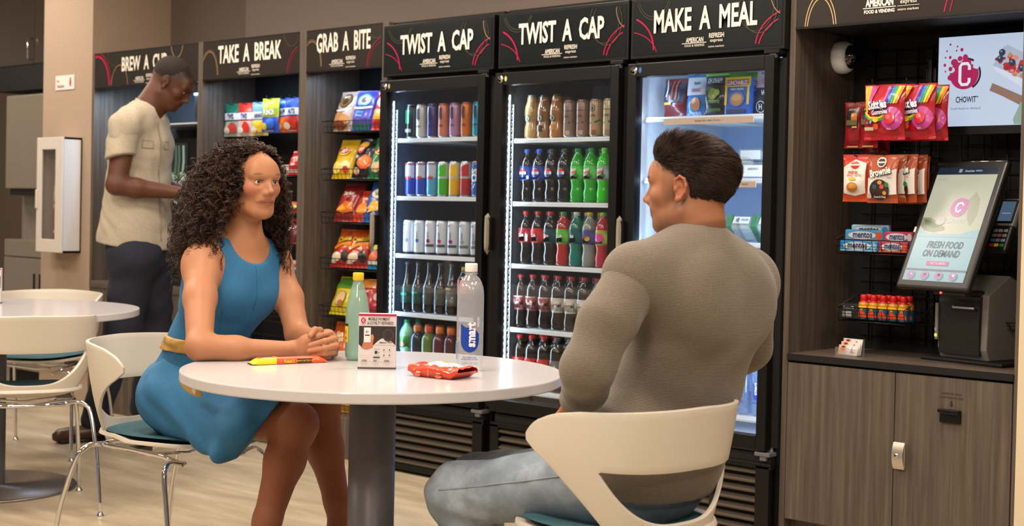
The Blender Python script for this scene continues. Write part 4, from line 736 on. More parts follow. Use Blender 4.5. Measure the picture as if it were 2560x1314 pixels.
def skit(seed):
    w, h = .150, .190
    rb_ = ['#c75aa0', '#2c2f9a', '#1c78c0', '#2f9a5c', '#e0c81c', '#e0801c']
    art = [('poly', [(-.07, h-.004), (-.046, h-.004), (-.060, .095), (-.07, .08)], '#dca31c'), ('poly', [(-.046, h-.004), (-.022, h-.004), (-.038, .15), (-.048, .115), (-.060, .10)], '#c43c8c')]
    for i, c in enumerate(rb_): x0 = .012+i*.0098; art.append(('poly', [(x0+.004, h-.006), (x0+.0142, h-.008), (x0+.004-.010, .125), (x0-.010-.004, .122), (x0-.006, .15)], c))
    art += [('ell', .035, .072, .040, .040, '#b03a86'), ('band', [(-.068, .088), (-.045, .068), (-.01, .068), (.02, .085)], .009, '#2a8f4a'), ('band', [(-.068, .095), (-.045, .076), (-.01, .076), (.02, .092)], .006, '#dfc21c'),
            ('txt', 'Skittles', -.016, .118, .028, '#2c1f5c', .64, .10, .10), ('txt', 'Skittles', -.018, .120, .028, '#e8eaf4', .64, .10, .035), ('txt', 'Gummies', -.006, .094, .016, '#2c1f5c', .72, .10, .08), ('txt', 'Gummies', -.008, .095, .016, '#e8eaf4', .72, .10, .025),
            ('ell', .030, .072, .022, .020, '#b81f30'), ('ell', .026, .078, .010, .008, '#d85060'), ('ell', -.022, .068, .010, .008, '#d8a92a'), ('ell', -.045, .058, .010, .010, '#3c1030'), ('ell', -.020, .045, .009, .010, '#c44a1c'), ('rect', -.062, .032, -.028, .043, '#c9c2a8'), ('txt', 'FRUIT', .03, .036, .006, '#e0c8c8', .7)]
    return bag(w, h, .034, '#a80f22', art, seed, kind='foil', wr=.0022)
for k, (px, Y, rz) in enumerate([(2212, .06, .05), (2232, .11, .0), (2262, .13, .05), (2290, .11, -.05), (2318, .15, .1)]):
    q = onY(px, 300, Y); put('skit', lambda: skit(90), q[0], Y, 1.443+.003*(k % 2), ['red gummy candy bag with rainbow corners, frontmost on its peg', 'rainbow gummy candy bag directly behind the frontmost one', 'third rainbow gummy candy bag, only its edge showing', 'rainbow gummy candy bag with half of its name showing', 'rainbow gummy candy bag nearest the backlit screen'][k], 'candy bag', GK, rz, .0)
for x_, lab in ((2205, 'black peg hook through the frontmost rainbow candy bag'), (2290, 'black peg hook of the right-hand rainbow candy bags')):
    q = onY(x_, 300, .10); peg(q[0], .05, 1.634, lab, .42)
def brownie(seed):
    w, h = .112, .165
    return bag(w, h, .030, '#9c4420', [('poly', [(-.054, .085), (-.02, .092), (.02, .104), (.054, .118), (.054, .03), (-.054, .022)], '#d8d4d0'), ('ell', -.002, .140, .018, .018, '#d8d4cc'), ('ell', -.002, .140, .014, .014, '#3a3434'), ('rect', -.016, .137, .012, .142, '#d8d4cc'), ('txt', 'Brownie', -.002, .106, .026, '#2c1a14', .66, .20, .09), ('txt', 'Brownie', -.003, .107, .026, '#ebe6e0', .66, .20, .03), ('ell', -.006, .045, .036, .036, '#35201c'), ('ell', -.022, .056, .008, .008, '#1c5560'), ('ell', .004, .056, .008, .008, '#c44a44'), ('ell', -.003, .070, .008, .007, '#c9924a'), ('ell', .022, .062, .008, .009, '#1f7a3a'), ('ell', .014, .034, .007, .007, '#b8902a'), ('txt', 'Sweet & Crispy', -.002, .020, .007, '#e0dcd4', .7), ('rect', -.050, .016, -.034, .032, '#b8b4ac'), ('txt', 'THIN', .034, .086, .006, '#8a3a3a', .8)], seed, bands=[(0, .12, '#a34a24')])
def minis(seed):
    w, h = .100, .165
    return bag(w, h, .035, '#c4421c', [('poly', [(-.042, .12), (0, .148), (.042, .134), (.038, .03), (0, .02), (-.044, .03)], '#ddd8d2'), ('ell', 0, .128, .016, .014, '#c23a30'), ('rect', -.016, .126, .016, .131, '#e0d8d0'), ('txt', 'minis', -.006, .104, .015, '#b8562a', .8), ('txt', 'PEANUT BUTTER', 0, .092, .007, '#c23a30', .75), ('ell', -.008, .08, .014, .006, '#d8a83a'), ('ell', -.006, .052, .024, .020, '#e0d8c4'), ('ell', -.006, .051, .021, .018, '#a86c2c'), ('ell', -.002, .055, .014, .010, '#c4883c')], seed, bands=[(.86, 1, '#b0261c')], wr=.0024)
for k, (px, Y, rz, tl) in enumerate([(2142, .10, .12, .03), (2160, .16, .0, .0)]):
    q = onY(px, 450, Y); put('mini', lambda: minis(97), q[0], Y, 1.232, ['orange and white mini cookie bag, leftmost of the lower peg row', 'red-topped cookie bag behind the orange and white mini cookie bag'][k], 'cookie bag', GK, rz, tl)
    peg(q[0], Y, 1.392, ['black peg hook of the mini cookie bag', 'black peg hook behind the mini cookie bag'][k], .24)
for k, (px, Y, rz) in enumerate([(2208, .08, .08), (2232, .13, -.1), (2248, .17, .05), (2262, .14, -.25), (2275, .20, -.2), (2288, .18, -.3), (2296, .23, -.35)]):
    q = onY(px, 450, Y); put('brow', lambda: brownie(98), q[0], Y, 1.228+.004*(k % 2), ['orange brownie cookie bag facing front, its candy-dotted cookie fully visible', 'brownie cookie bag right behind the front-facing one', 'brownie cookie bag, second sliver right of the front-facing one', 'brownie cookie bag in the middle of the turned slivers', 'brownie cookie bag, third from the right of the turned slivers', 'brownie cookie bag, second from the right of the turned slivers', 'brownie cookie bag, rightmost of the turned slivers'][k], 'cookie bag', GK, rz, 0)
q = onY(2208, 450, .08); peg(q[0], .06, 1.394, 'black peg hook of the brownie cookie bags', .36)
q = onY(2275, 450, .18); peg(q[0], .16, 1.394, 'black peg hook of the turned brownie cookie bags', .28)
# mints and energy shots in wire baskets
qa, qb = onY(2093, 600, .16), onY(2300, 600, .16)
basket(qa[0], 2.255, .16, .33, 1.052, .045, 'black wire basket of candy rolls in the checkout cabinet', 9)
qa2 = onY(2097, 790, .16); basket(qa2[0], 2.205, .16, .34, .812, .045, 'lower black wire basket in the checkout cabinet holding small red bottles', 9, cols=DARKWIRE)
basket(2.215, 2.62, .28, .39, .812, .02, 'black wire basket behind the checkout terminal', 9)
mt = lambda c, c2, tx='mentos', tc='#1c2f6c': (lambda: (MB().box((0, 0, 0), (.150, .022, .040), C_(c, 'foil'), .006).art(flatS((0, -.0006, 0), (1, 0, 0), (0, 0, 1), (0, -1, 0)), [('ell', .07, .02, .055, .014, '#d8e4ee'), ('txt', tx, .072, .021, .024, tc, .78, 0, .03), ('ell', .135, .02, .012, .014, c2), ('rect', .004, .002, .146, .006, c2)], 'foil', .0006), 'candy_roll'))
xm = qa[0]+.004
for k, (dx, dy, dz, c, c2, tx, tc, lab, w_) in enumerate([(0, .17, 0, '#2a86cc', '#8cc4e4', 'mentos', '#16306c', 'blue and white roll of mints at the front left of the candy basket', 1), (.003, .20, .038, '#4a9cd0', '#d8552a', 'mentos', '#16306c', 'pale blue roll of mints on the second tier of the candy basket', 1), (.008, .235, .056, '#9cc4dc', '#2a86cc', 'mentos', '#3a4a6c', 'white and blue roll of mints on top at the back of the candy basket', 1),
        (.152, .17, 0, '#b8345c', '#d8642a', 'mentos', '#2a2f6c', 'pink and white roll of mints in the middle of the candy basket', .75), (.152, .205, .034, '#c0406a', '#d8d0d8', 'mentos', '#2a2f6c', 'pink roll of mints on the upper tier of the candy basket', .75), (.268, .17, 0, '#7a4a9a', '#d8a01c', 'fruit', '#e8e0c0', 'purple and yellow candy roll beside the terminal', .55), (.268, .205, .034, '#8a3a7a', '#e0c21c', 'fruit', '#e8e0c0', 'purple and yellow candy roll on the upper tier beside the terminal', .55)]):
    o = put(('mentos', k), mt(c, c2, tx, tc), xm+dx, dy, 1.056+dz, lab, 'candy roll', 'candy rolls in the basket'); o.scale = (w_, 1, 1)
def shot():
    mb = MB().lathe([(0, 0), (.017, 0), (.0185, .003), (.0185, .040), (.0185, .052), (.017, .060), (.011, .068), (.010, .070)], C_('#c93a1c', 'foil'), 16, mats=[C_('#245a7a', 'foil')]*3+[C_('#d8641c', 'foil'), C_('#b89a2a', 'foil'), C_('#c21f1c', 'plastic'), C_('#c21f1c', 'plastic')])
    mb.art(cylS(.0185), [('txt', '5', 0, .028, .020, '#e8c83a', .8, 0, .05), ('poly', [(-.018, .02), (0, .038), (.018, .016), (.018, .008), (-.018, .008)], '#d84a1c'), ('rect', -.018, .042, .018, .048, '#e0c81c')], 'foil', .0005)
    return mb, 'energy_shot_bottle', MB().lathe([(.0115, .066), (.0125, .067), (.0125, .086), (.011, .088), (0, .088)], C_('#c4181a', 'plastic'), 14)
for k in range(5):
    for b in range(2): put('shot', shot, 2.033+k*.0385, .185+b*.04, .816, 'small red-capped energy shot bottle, %s from the left in the %s row' % (ORD[k], 'back' if b else 'front'), 'bottle', 'energy shots in the lower basket')
mbx = MB().box((0, 0, 0), (.075, .10, .052), C_('#1c1f26', 'paper'), .002).art(flatS((0, -.0004, 0), (1, 0, 0), (0, 0, 1), (0, -1, 0)), [('txt', 'Dentine ICE', .037, .040, .008, '#cfd2d6', .75), ('rect', .012, .006, .05, .026, '#7a8078'), ('txt', 'ICE', .037, .018, .014, '#cfd2d6', .7)], 'paper', .0004)
tag(mbx.build('gum_box', loc=(1.945, .17, .816)), 'black and silver chewing gum box at the left end of the lower basket', 'box')
tag(MB().box((0, 0, 0), (.03, .10, .045), C_('#222b3a', 'paper'), .002).build('gum_box', loc=(2.021-.0+0.0-.0305+.0, .235, .816)) if False else MB().box((0, 0, 0), (.028, .02, .045), C_('#222b3a', 'paper'), .002).build('gum_box', loc=(1.975, .29, .816)), 'plain navy box behind the chewing gum box', 'box')
# leaflet holder on the counter
lh = empty('leaflet_holder', tuple(onZ(2123, 889, .690)), -.12, 'clear acrylic holder of small photo cards on the checkout counter', 'card holder')
AC = glass_mat('acrylic', (.96, .97, .98), .12, .06)
MB().box((-.045, -.022, 0), (.045, -.0195, .030), AC, .001).box((-.045, -.022, 0), (.045, .03, .003), AC, .001).box((-.045, .024, 0), (.045, .0265, .060), AC, .001).build('holder', lh)
for k in range(3):
    c_ = MB(); M_ = Matrix.Translation((0, -.012+.011*k, .004))@Matrix.Rotation(-.22, 4, 'X'); cs = .040
    c_.box((-.040, 0, 0), (.040, .0008, .034+.011*k), C_('#dcd6d2', 'paper'), 0, M_)
    def SS(u, v, L=0, M_=M_): q = M_@Vector((u, -.0004-L, v)); return tuple(q)
    c_.art(SS, [('rect', -.039, .002, -.008, .032+.011*k, '#d8a883'), ('ell', -.022, .020+.011*k, .009, .006, '#d8623a'), ('ell', -.020, .028+.011*k, .008, .003, '#3a2a20'), ('txt', 'S', .016, .020+.011*k, .014, '#a82a44', .8), ('txt', 'snacks', .018, .010+.011*k, .006, '#a82a44', .8)], 'paper', .0004)
    c_.build('photo_card', lh)
# checkout terminal
AL = -.20; tz = .690
TE = empty('checkout_terminal', (2.224+.145*math.cos(AL), .04+.145*math.sin(AL), tz), AL, 'black self-checkout terminal with tall tilted touchscreen on the counter', 'checkout terminal')
DKP = pmat('terminal_black', '#1c1b1a', .35); DKG2 = pmat('terminal_grey', '#7c7974', .45)
MB().box((-.165, .17, 0), (.165, .375, .014), BLKM, .006).build('base_plate', TE)
mb = MB()   # pedestal: side profile in (y,z) extruded over x
pro = [(.195, .014), (.365, .014), (.35, .28), (.30, .30), (.185, .235), (.178, .05)]
n = len(pro); W1 = .098
mb.add([(-W1, y, z) for y, z in pro]+[(W1, y, z) for y, z in pro], [tuple(range(n))[::-1], tuple(range(n, 2*n))]+[(i, (i+1) % n, n+(i+1) % n, n+i) for i in range(n)], DKG2)
ped = mb.build('pedestal', TE); bevel(ped, .004)
fp = MB(); G = [[(x, .176-.010*math.sin(PI*min(1, max(0, t_)))-(.004 if t_ > .8 else 0), .03+.20*t_) for t_ in np.linspace(0, 1, 12)] for x in np.linspace(-.088, .075, 6)]
fp.grid(G, DKP).box((-.088, .17, .03), (.075, .20, .23), DKP, .002); fp.box((-.030, .158, .186), (.060, .172, .196), CHROME, .003).box((-.034, .160, .180), (.064, .175, .187), BLKM)
fp.box((-.098, .160, .075), (-.086, .185, .20), DKG2, .002)
fp.box((-.0975, .1585, .085), (-.088, .161, .095), pmat('green_led', '#8fae2a', .4, emit=1.2)).box((-.0975, .1585, .105), (-.088, .161, .115), C_('#9a958c', 'plastic'))
fp.build('receipt_printer', TE)
mb.__init__(); mb.box((-.06, .09, .232), (.075, .20, .250), DKP, .008).tube([(-.022, .089, .240), (-.022, .086, .240)], .0035, pmat('red_led', '#ff2a2a', .4, emit=6), 12); mb.build('barcode_scanner', TE)
# tilted screen
lean = .45; SM = Matrix.Translation((0, 0, .946-tz))@Matrix.Rotation(-lean, 4, 'X')
fr_ = MB().box((-.145, 0, 0), (.145, .028, .48), DKP, .010, SM).box((-.05, .02, .05), (.05, .07, .30), DKP, .006, SM); fr_.tube([SM@Vector((-.141, .0, .475)), SM@Vector((.141, .0, .475))], .001, CHROME, 6)
fr_.art(lambda u, v, L=0: tuple(SM@Vector((u, -.0003-L, v))), [('rect', -.142, .205, -.134, .225, '#cfcac0', 'paper')], 'paper', .0004)
fr_.build('screen_frame', TE)
def SSc(u, v, L=0): return tuple(SM@Vector((u, -.0004-L, v)))
mb = MB(); u0, u1, v0, v1 = -.122, .120, .027, .452
G = [[SSc(u0+(u1-u0)*i/2, v0+(v1-v0)*j/2, .0003) for j in range(3)] for i in range(3)]; mb.grid(G, C_('#8fb4bd', 'screen'), False)
art = [('rect', u0, .20, u1, .425, '#b9bba6'), ('rect', u0, .425, u1, v1, '#1f2c3c')]
wave = [(u0+(u1-u0)*t_, .205+.016*math.sin(5.2*t_+2.4)) for t_ in np.linspace(0, 1, 18)]
art += [('poly', [(u0, .19)]+wave+[(u1, .19)], '#8fb4bd')]
art += [('poly', [(u0, .232), (u0, .262), (-.09, .26), (-.05, .243), (-.02, .225), (-.02, .214), (-.06, .205), (-.10, .212)], '#8d8f7a'), ('poly', [(-.115, .255), (-.085, .25), (-.04, .228), (-.06, .22), (-.10, .235)], '#5f7a52'),
        ('poly', [(.04, .33), (.06, .36), (.085, .33), (.09, .27), (.075, .23), (.055, .26)], '#a3a58e'),
        ('ell', .012, .300, .034, .036, '#c078a6'), ('ell', .030, .318, .015, .014, '#c078a6'), ('band', [(.012+.016, .308), (.018, .318), (.004, .314), (.000, .300), (.004, .286), (.014, .284), (.022, .292)], .007, '#e2dfe0'), ('txt', 'CHOWIT', .014, .250, .016, '#d2cfc8', .85, 0, .02, .15), ('txt', 'FRESH FOOD', .006, .160, .026, '#2c3a40', .68, 0, .015, .12), ('txt', 'ON DEMAND', .000, .128, .026, '#2c3a40', .68, 0, .015, .12),
        ('rect', -.045, .083, .042, .099, '#b0668f'), ('txt', 'TAP TO BEGIN', -.001, .091, .008, '#e0c4d4', .85), ('rect', u0, .064, u1, .070, '#6f7480'), ('ell', -.045, .250, .020, .018, '#c9a79c'), ('ell', -.045, .250, .016, .014, '#b3b8a8'),
        ('txt', 'American', .008, .438, .009, '#aab6c2', .8), ('txt', 'REFRESH', .045, .438, .006, '#aab6c2', .8), ('rect', -.035, .432, -.022, .445, '#8a96a2'), ('txt', 'CHOWIT', -.09, .405, .008, '#c0a0a0', .8)]
for i in range(4): cx = -.092+i*.056; art += [('ell', cx, .046, .0155, .0155, '#b37aa0'), ('ell', cx, .046, .013, .013, '#9fb4c4'), ('ell', cx, .046, .011, .011, '#b37aa0'), ('ell', cx+.002, .049, .005, .005, ['#a9bcc8', '#8f4f80', '#2f3a4a', '#d8d8dc'][i])]
mb.art(SSc, art, 'screen', .0006); mb.build('touchscreen', TE)
# card reader on an arm, right of the terminal
CR = empty('card_reader', (2.522, .16, 1.085), -.25, 'small black card payment keypad mounted right of the terminal', 'card reader')
RM = Matrix.Rotation(-.42, 4, 'X')
cb = MB().box((-.040, 0, -.01), (.040, .028, .085), DKP, .008, RM).box((-.036, .004, .08), (.036, .030, .185), DKG2, .008, RM)
cb.tube([(0, .05, .06), (0, .13, .02), (.0, .17, -.12), (-.02, .19, -.375)], .007, BLKM, 8)
def SR(u, v, L=0): return tuple(RM@Vector((u, .0035-L, v)))
cb.box((-.031, .0005, .092), (.031, .006, .176), BLACK, .002, RM)
cb.art(lambda u, v, L=0: tuple(RM@Vector((u, -.0002-L, v))), [('rect', -.027, .098, .027, .170, '#4d6076', 'screen'), ('rect', -.018, .125, .018, .128, '#8fa0b4', 'screen')], 'screen', .0004)
cb.build('reader_body', CR)
cols = [['#b8201c', '#d8b01c', '#1c8a3c'], ['#2a6fb8', '#7a7d82', '#7a9ac0'], ['#7a7d82', '#a05a5a', '#8a8d92'], ['#8a8d92', '#8a8d92', '#8a8d92']]
for i in range(4):
    for j in range(3): MB().box((-.029+j*.0205, -.003, .005+i*.0175), (-.013+j*.0205, .002, .016+i*.0175), C_(cols[i][j], 'plastic'), .002, RM).build('key', CR)
# cables
cbm = MB()
for k in range(4):
    x = 2.52+.02*k; cbm.tube([(x, .37, 1.45-.1*k), (x+.03, .365, 1.2), (x-.03+.02*k, .375, 1.0), (x+.02, .37, .82), (x-.02*k, .365, .72)], .004, BLKM, 6)
cbm.tube([(2.53+.03*math.cos(a), .37, .80+.035*math.sin(a)) for a in np.linspace(0, 12, 30)], .004, BLKM, 6)
tag(cbm.build('cable_bundle'), 'bundle of black cables hanging on the wire grid right of the terminal', 'cables')
mb = MB(); mb.box((2.155, KD-.06, 1.66), (2.20, KD-.03, 1.72), BLACK, .006, None).box((2.168, KD-.07, 1.63), (2.187, KD-.03, 1.75), BLACK, .006)
tag(mb.build('bracket'), 'black mounting bracket on the wire grid left of the backlit screen', 'bracket')

# ================================================================ coffee cabinet things
cm = empty('coffee_machine', (-2.262+.11, .10, .733), 0, 'black coffee machine with a bright coffee bean picture panel', 'coffee machine')
MB().box((-.16, 0, .22), (.29, .21, .80), BLACK, .008).box((-.16, .15, 0), (.29, .21, .22), BLACK, .004).box((-.16, .0, 0), (.29, .16, .03), BLKM, .003).build('machine_body', cm)
mb = MB().box((-.155, -.004, .44), (.20, .001, .775), C_('#1f2320', 'screen')); rr = random.Random(3); art = []
for i in range(230):
    a, b = rr.uniform(-.145, .19), rr.uniform(.445, .61)-.0; art.append(('ell', a, b, rr.uniform(.007, .012), rr.uniform(.006, .010), rr.choice(['#a3ab8c', '#8a9478', '#6f7a62', '#b9c2a4', '#4f5a48'])))
for x_ in (-.12, -.07, .10, .13, .17): art.append(('band', [(x_, .60), (x_+.01, .68), (x_+.005, .76)], .020, rr.choice(['#6f8a74', '#8aa090', '#4f6450'])))
art += [('ell', .035, .62, .034, .045, '#4fa3b4'), ('ell', .035, .645, .018, .022, '#8fd0da'), ('ell', .035, .605, .020, .030, '#bfe6ea')]
mb.art(flatS((0, -.0045, 0), (1, 0, 0), (0, 0, 1), (0, -1, 0)), art, 'screen', .0003); mb.build('picture_panel', cm)
tag(MB().box((-2.42, .02, 1.60), (-1.74, .33, 1.608), pmat('glass_shelf_edge', '#b9c6d0', .2)).build('shelf_board'), 'thin pale shelf above the coffee machine', 'shelf')
cd = empty('cup_dispenser', (-1.85, .10, 1.609), 0, 'small black dispenser with white lid on the shelf above the coffee machine', 'dispenser')
MB().box((-.05, 0, 0), (.05, .10, .15), BLACK, .004).art(flatS((0, -.0006, 0), (1, 0, 0), (0, 0, 1), (0, -1, 0)), [('ell', -.01, .095, .006, .012, '#c9ccd0'), ('ell', -.01, .06, .005, .010, '#8a8d92')], 'paper', .0004).build('dispenser_body', cd); MB().box((-.054, -.004, .15), (.054, .104, .162), C_('#b9cbe0', 'plastic'), .002).build('lid', cd)
put('cups', lambda: (MB().lathe([(0, 0), (.028, 0), (.040, .10), (.042, .102), (.041, .108), (.043, .112), (.042, .118), (.044, .122), (.040, .122), (.03, .01), (0, .008)], C_('#e2e2de', 'paper'), 20), 'paper_cup_stack'), -2.52, .12, .733, 'stack of white paper cups on the coffee counter behind the standing man', 'cups', None)
# ================================================================ column things and kitchenette
fx = empty('fire_extinguisher_cabinet', (-2.975, -.001, .885), 0, 'white wall cabinet with a window showing a red fire extinguisher', 'extinguisher cabinet'); WH = pmat('cabinet_white', '#cfc8bf', .4)
fd, fh = .125, .66; x0, x1 = -.150, .130
b = MB().box((x0, -fd, 0), (x1, -fd+.012, .075), WH, .003).box((x0, -fd, fh-.07), (x1, -fd+.012, fh), WH, .003).box((x0, -fd, .07), (x0+.055, -fd+.012, fh-.065), WH, .003).box((x1-.075, -fd, .07), (x1, -fd+.012, fh-.065), WH, .003)
b.build('cabinet_door', fx)
MB().box((x0, -fd+.012, 0), (x0+.012, 0, fh), WH).box((x1-.012, -fd+.012, 0), (x1, 0, fh), WH).box((x0, -fd+.012, 0), (x1, 0, .012), WH).box((x0, -fd+.012, fh-.012), (x1, 0, fh), WH).box((x0, -.008, 0), (x1, 0, fh), C_('#8f8478', 'matte')).build('cabinet_box', fx)
MB().box((x0+.06, -fd+.004, .075), (x1-.075, -fd+.007, fh-.07), glass_mat('window_glass', (.95, .94, .92), .06)).build('window_pane', fx)
MB().box((x0-.004, -fd-.006, .25), (x0+.02, -fd, .36), WH, .003).build('door_handle', fx)
fe = empty('fire_extinguisher', (-2.975, -.055, .898), 0, 'red fire extinguisher with cream hose inside the wall cabinet', 'fire extinguisher')
MB().lathe([(0, 0), (.036, 0), (.040, .01), (.040, .27), (.034, .30), (.016, .325), (.014, .34)], pmat('extinguisher_red', '#a8262c', .3), 24).build('cylinder', fe)
MB().lathe([(.0405, .10), (.0406, .115)], C_('#cfc4b4', 'paper'), 24).lathe([(.0405, .24), (.0406, .262)], C_('#cfc4b4', 'paper'), 24).build('band_label', fe)
MB().tube([(0, 0, .34), (0, 0, .36), (-.03, -.01, .40), (-.035, -.015, .32), (-.036, -.018, .25)], .010, C_('#d8cfc0', 'plastic'), 8).tube([(0, 0, .355), (.02, 0, .40), (.015, 0, .44)], .012, C_('#c98a44', 'plastic'), 8).build('valve_and_hose', fe)
sg = MB().box((-3.14, -.005, 1.829), (-2.937, 0, 1.912), C_('#dcd8d4', 'paper'), .001).art(flatS((-3.14, -.0052, 1.829), (1, 0, 0), (0, 0, 1), (0, -1, 0)), [('txt', 'Fire', .03, .052, .014, '#c24a40', .9), ('txt', 'Extinguisher', .062, .020, .016, '#c24a40', .72), ('ell', .165, .040, .010, .024, '#c23a30'), ('rect', .160, .06, .17, .07, '#c23a30')], 'paper', .0004)
tag(sg.build('wall_sign'), 'small white fire extinguisher sign with red print on the beige column', 'sign')
# kitchenette left of the column
uc = empty('wall_cabinet', (-3.30, .34, 1.9), 0, 'dark glossy upper cabinet with two nickel handles at the top left corner', 'cabinet'); DG = pmat('dark_gloss', '#3d352e', .18)
MB().box((-1.2, .02, .16), (0, .6, .9), DG).box((-1.2, .0, 0), (0, .6, .16), BLKM).build('cabinet_body', uc)
for a, b in ((-.345, -.002), (-.70, -.349), (-1.2, -.704)):
    dd = MB().box((a, 0, .165), (b, .02, .9), DG, .002).build('cabinet_door', uc)
    hx_ = a+.03 if a == -.345 else b-.03; MB().tube([(hx_, 0, .20), (hx_, -.03, .20), (hx_, -.03, .33), (hx_, 0, .33)], .006, CHROME, 8).build('door_handle', dd)
MB().tube([(-.13, .0, .168), (-.13, -.012, .168)], .012, pmat('small_lamp', '#fff2dc', .4, emit=8), 12).build('under_light', uc)
im = empty('ice_machine', (-3.42, .24, 1.255), 0, 'stainless steel ice machine head at the left edge with two round buttons', 'ice machine')
MB().box((-.75, 0, 0), (-.09, .50, .60), STEEL, .008).box((-.088, .002, 0), (0, .50, .60), pmat('dark_steel', '#4a3f36', .35, .6), .004).box((-.70, .01, -.04), (-.0, .45, 0), BLKM).build('steel_housing', im)
for x_ in (-.255, -.205): MB().tube([(x_, -.001, .055), (x_, -.006, .055)], .012, BLKM, 14).tube([(x_, -.001, .085), (x_, -.004, .085)], .008, C_('#d8d8d8', 'paper'), 12).build('button', im)
MB().box((-.16, -.02, -.10), (-.02, .10, -.002), BLKM, .01).build('dispense_chute', im)
ib = empty('dispenser_stand', (-3.42, .24, 0), 0, 'stainless steel dispenser cabinet below the ice machine at the left edge', 'dispenser')
MB().box((-.75, .12, .92), (-.02, .50, 1.21), STEEL, .004).box((-.75, .0, .82), (-.02, .50, .93), STEEL, .006).build('upper_body', ib)
MB().box((-.75, .0, .10), (-.10, .50, .815), STEEL, .004).box((-.098, .004, .10), (-.02, .50, .815), pmat('dark_steel', '#4a3f36', .35, .6), .003).box((-.75, .05, 0), (-.03, .5, .10), BLKM).build('lower_body', ib)
for x_ in (-.30, -.235, -.37): MB().box((x_, -.008, .58), (x_+.014, -.001, .72), BLKM, .002).build('slot_handle', ib)
# ================================================================ tables
def table(cx, cy, r, rb, label, group=None, rc=.063):
    t = empty('round_table', (cx, cy, 0), 0, label, 'table', group)
    MB().lathe([(0, .709), (r-.004, .709), (r-.001, .7105), (r, .713), (r, .7335), (r-.0012, .7365), (r-.004, .737), (0, .737)], TABLETOP, 128, smooth=False).build('tabletop', t)
    MB().lathe([(rc, .012), (rc, .70), (0, .70)], GREY_MET, 48).box((-.2, -.03, .697), (.2, .03, .7085), GREY_MET).box((-.03, -.2, .697), (.03, .2, .7085), GREY_MET).build('column', t)
    MB().lathe([(0, 0), (rb, 0), (rb+.002, .003), (rb, .008), (rb-.01, .012), (rc, .016), (rc-.001, .03)], nodes_mat('brushed_base', '#8f8883', .3, metal=.8, noise=(60, 2, .5)), 96).build('base_plate', t)
    return t
TX, TY = 1.6518, -1.8102
table(TX, TY, .513, .29, 'white round table in front with snacks and bottles on it, between the seated pair')
fq = onZ(-22, 768, .737)
table(fq[0], fq[1], .587, .345, 'white round table at the left edge with an empty chair')
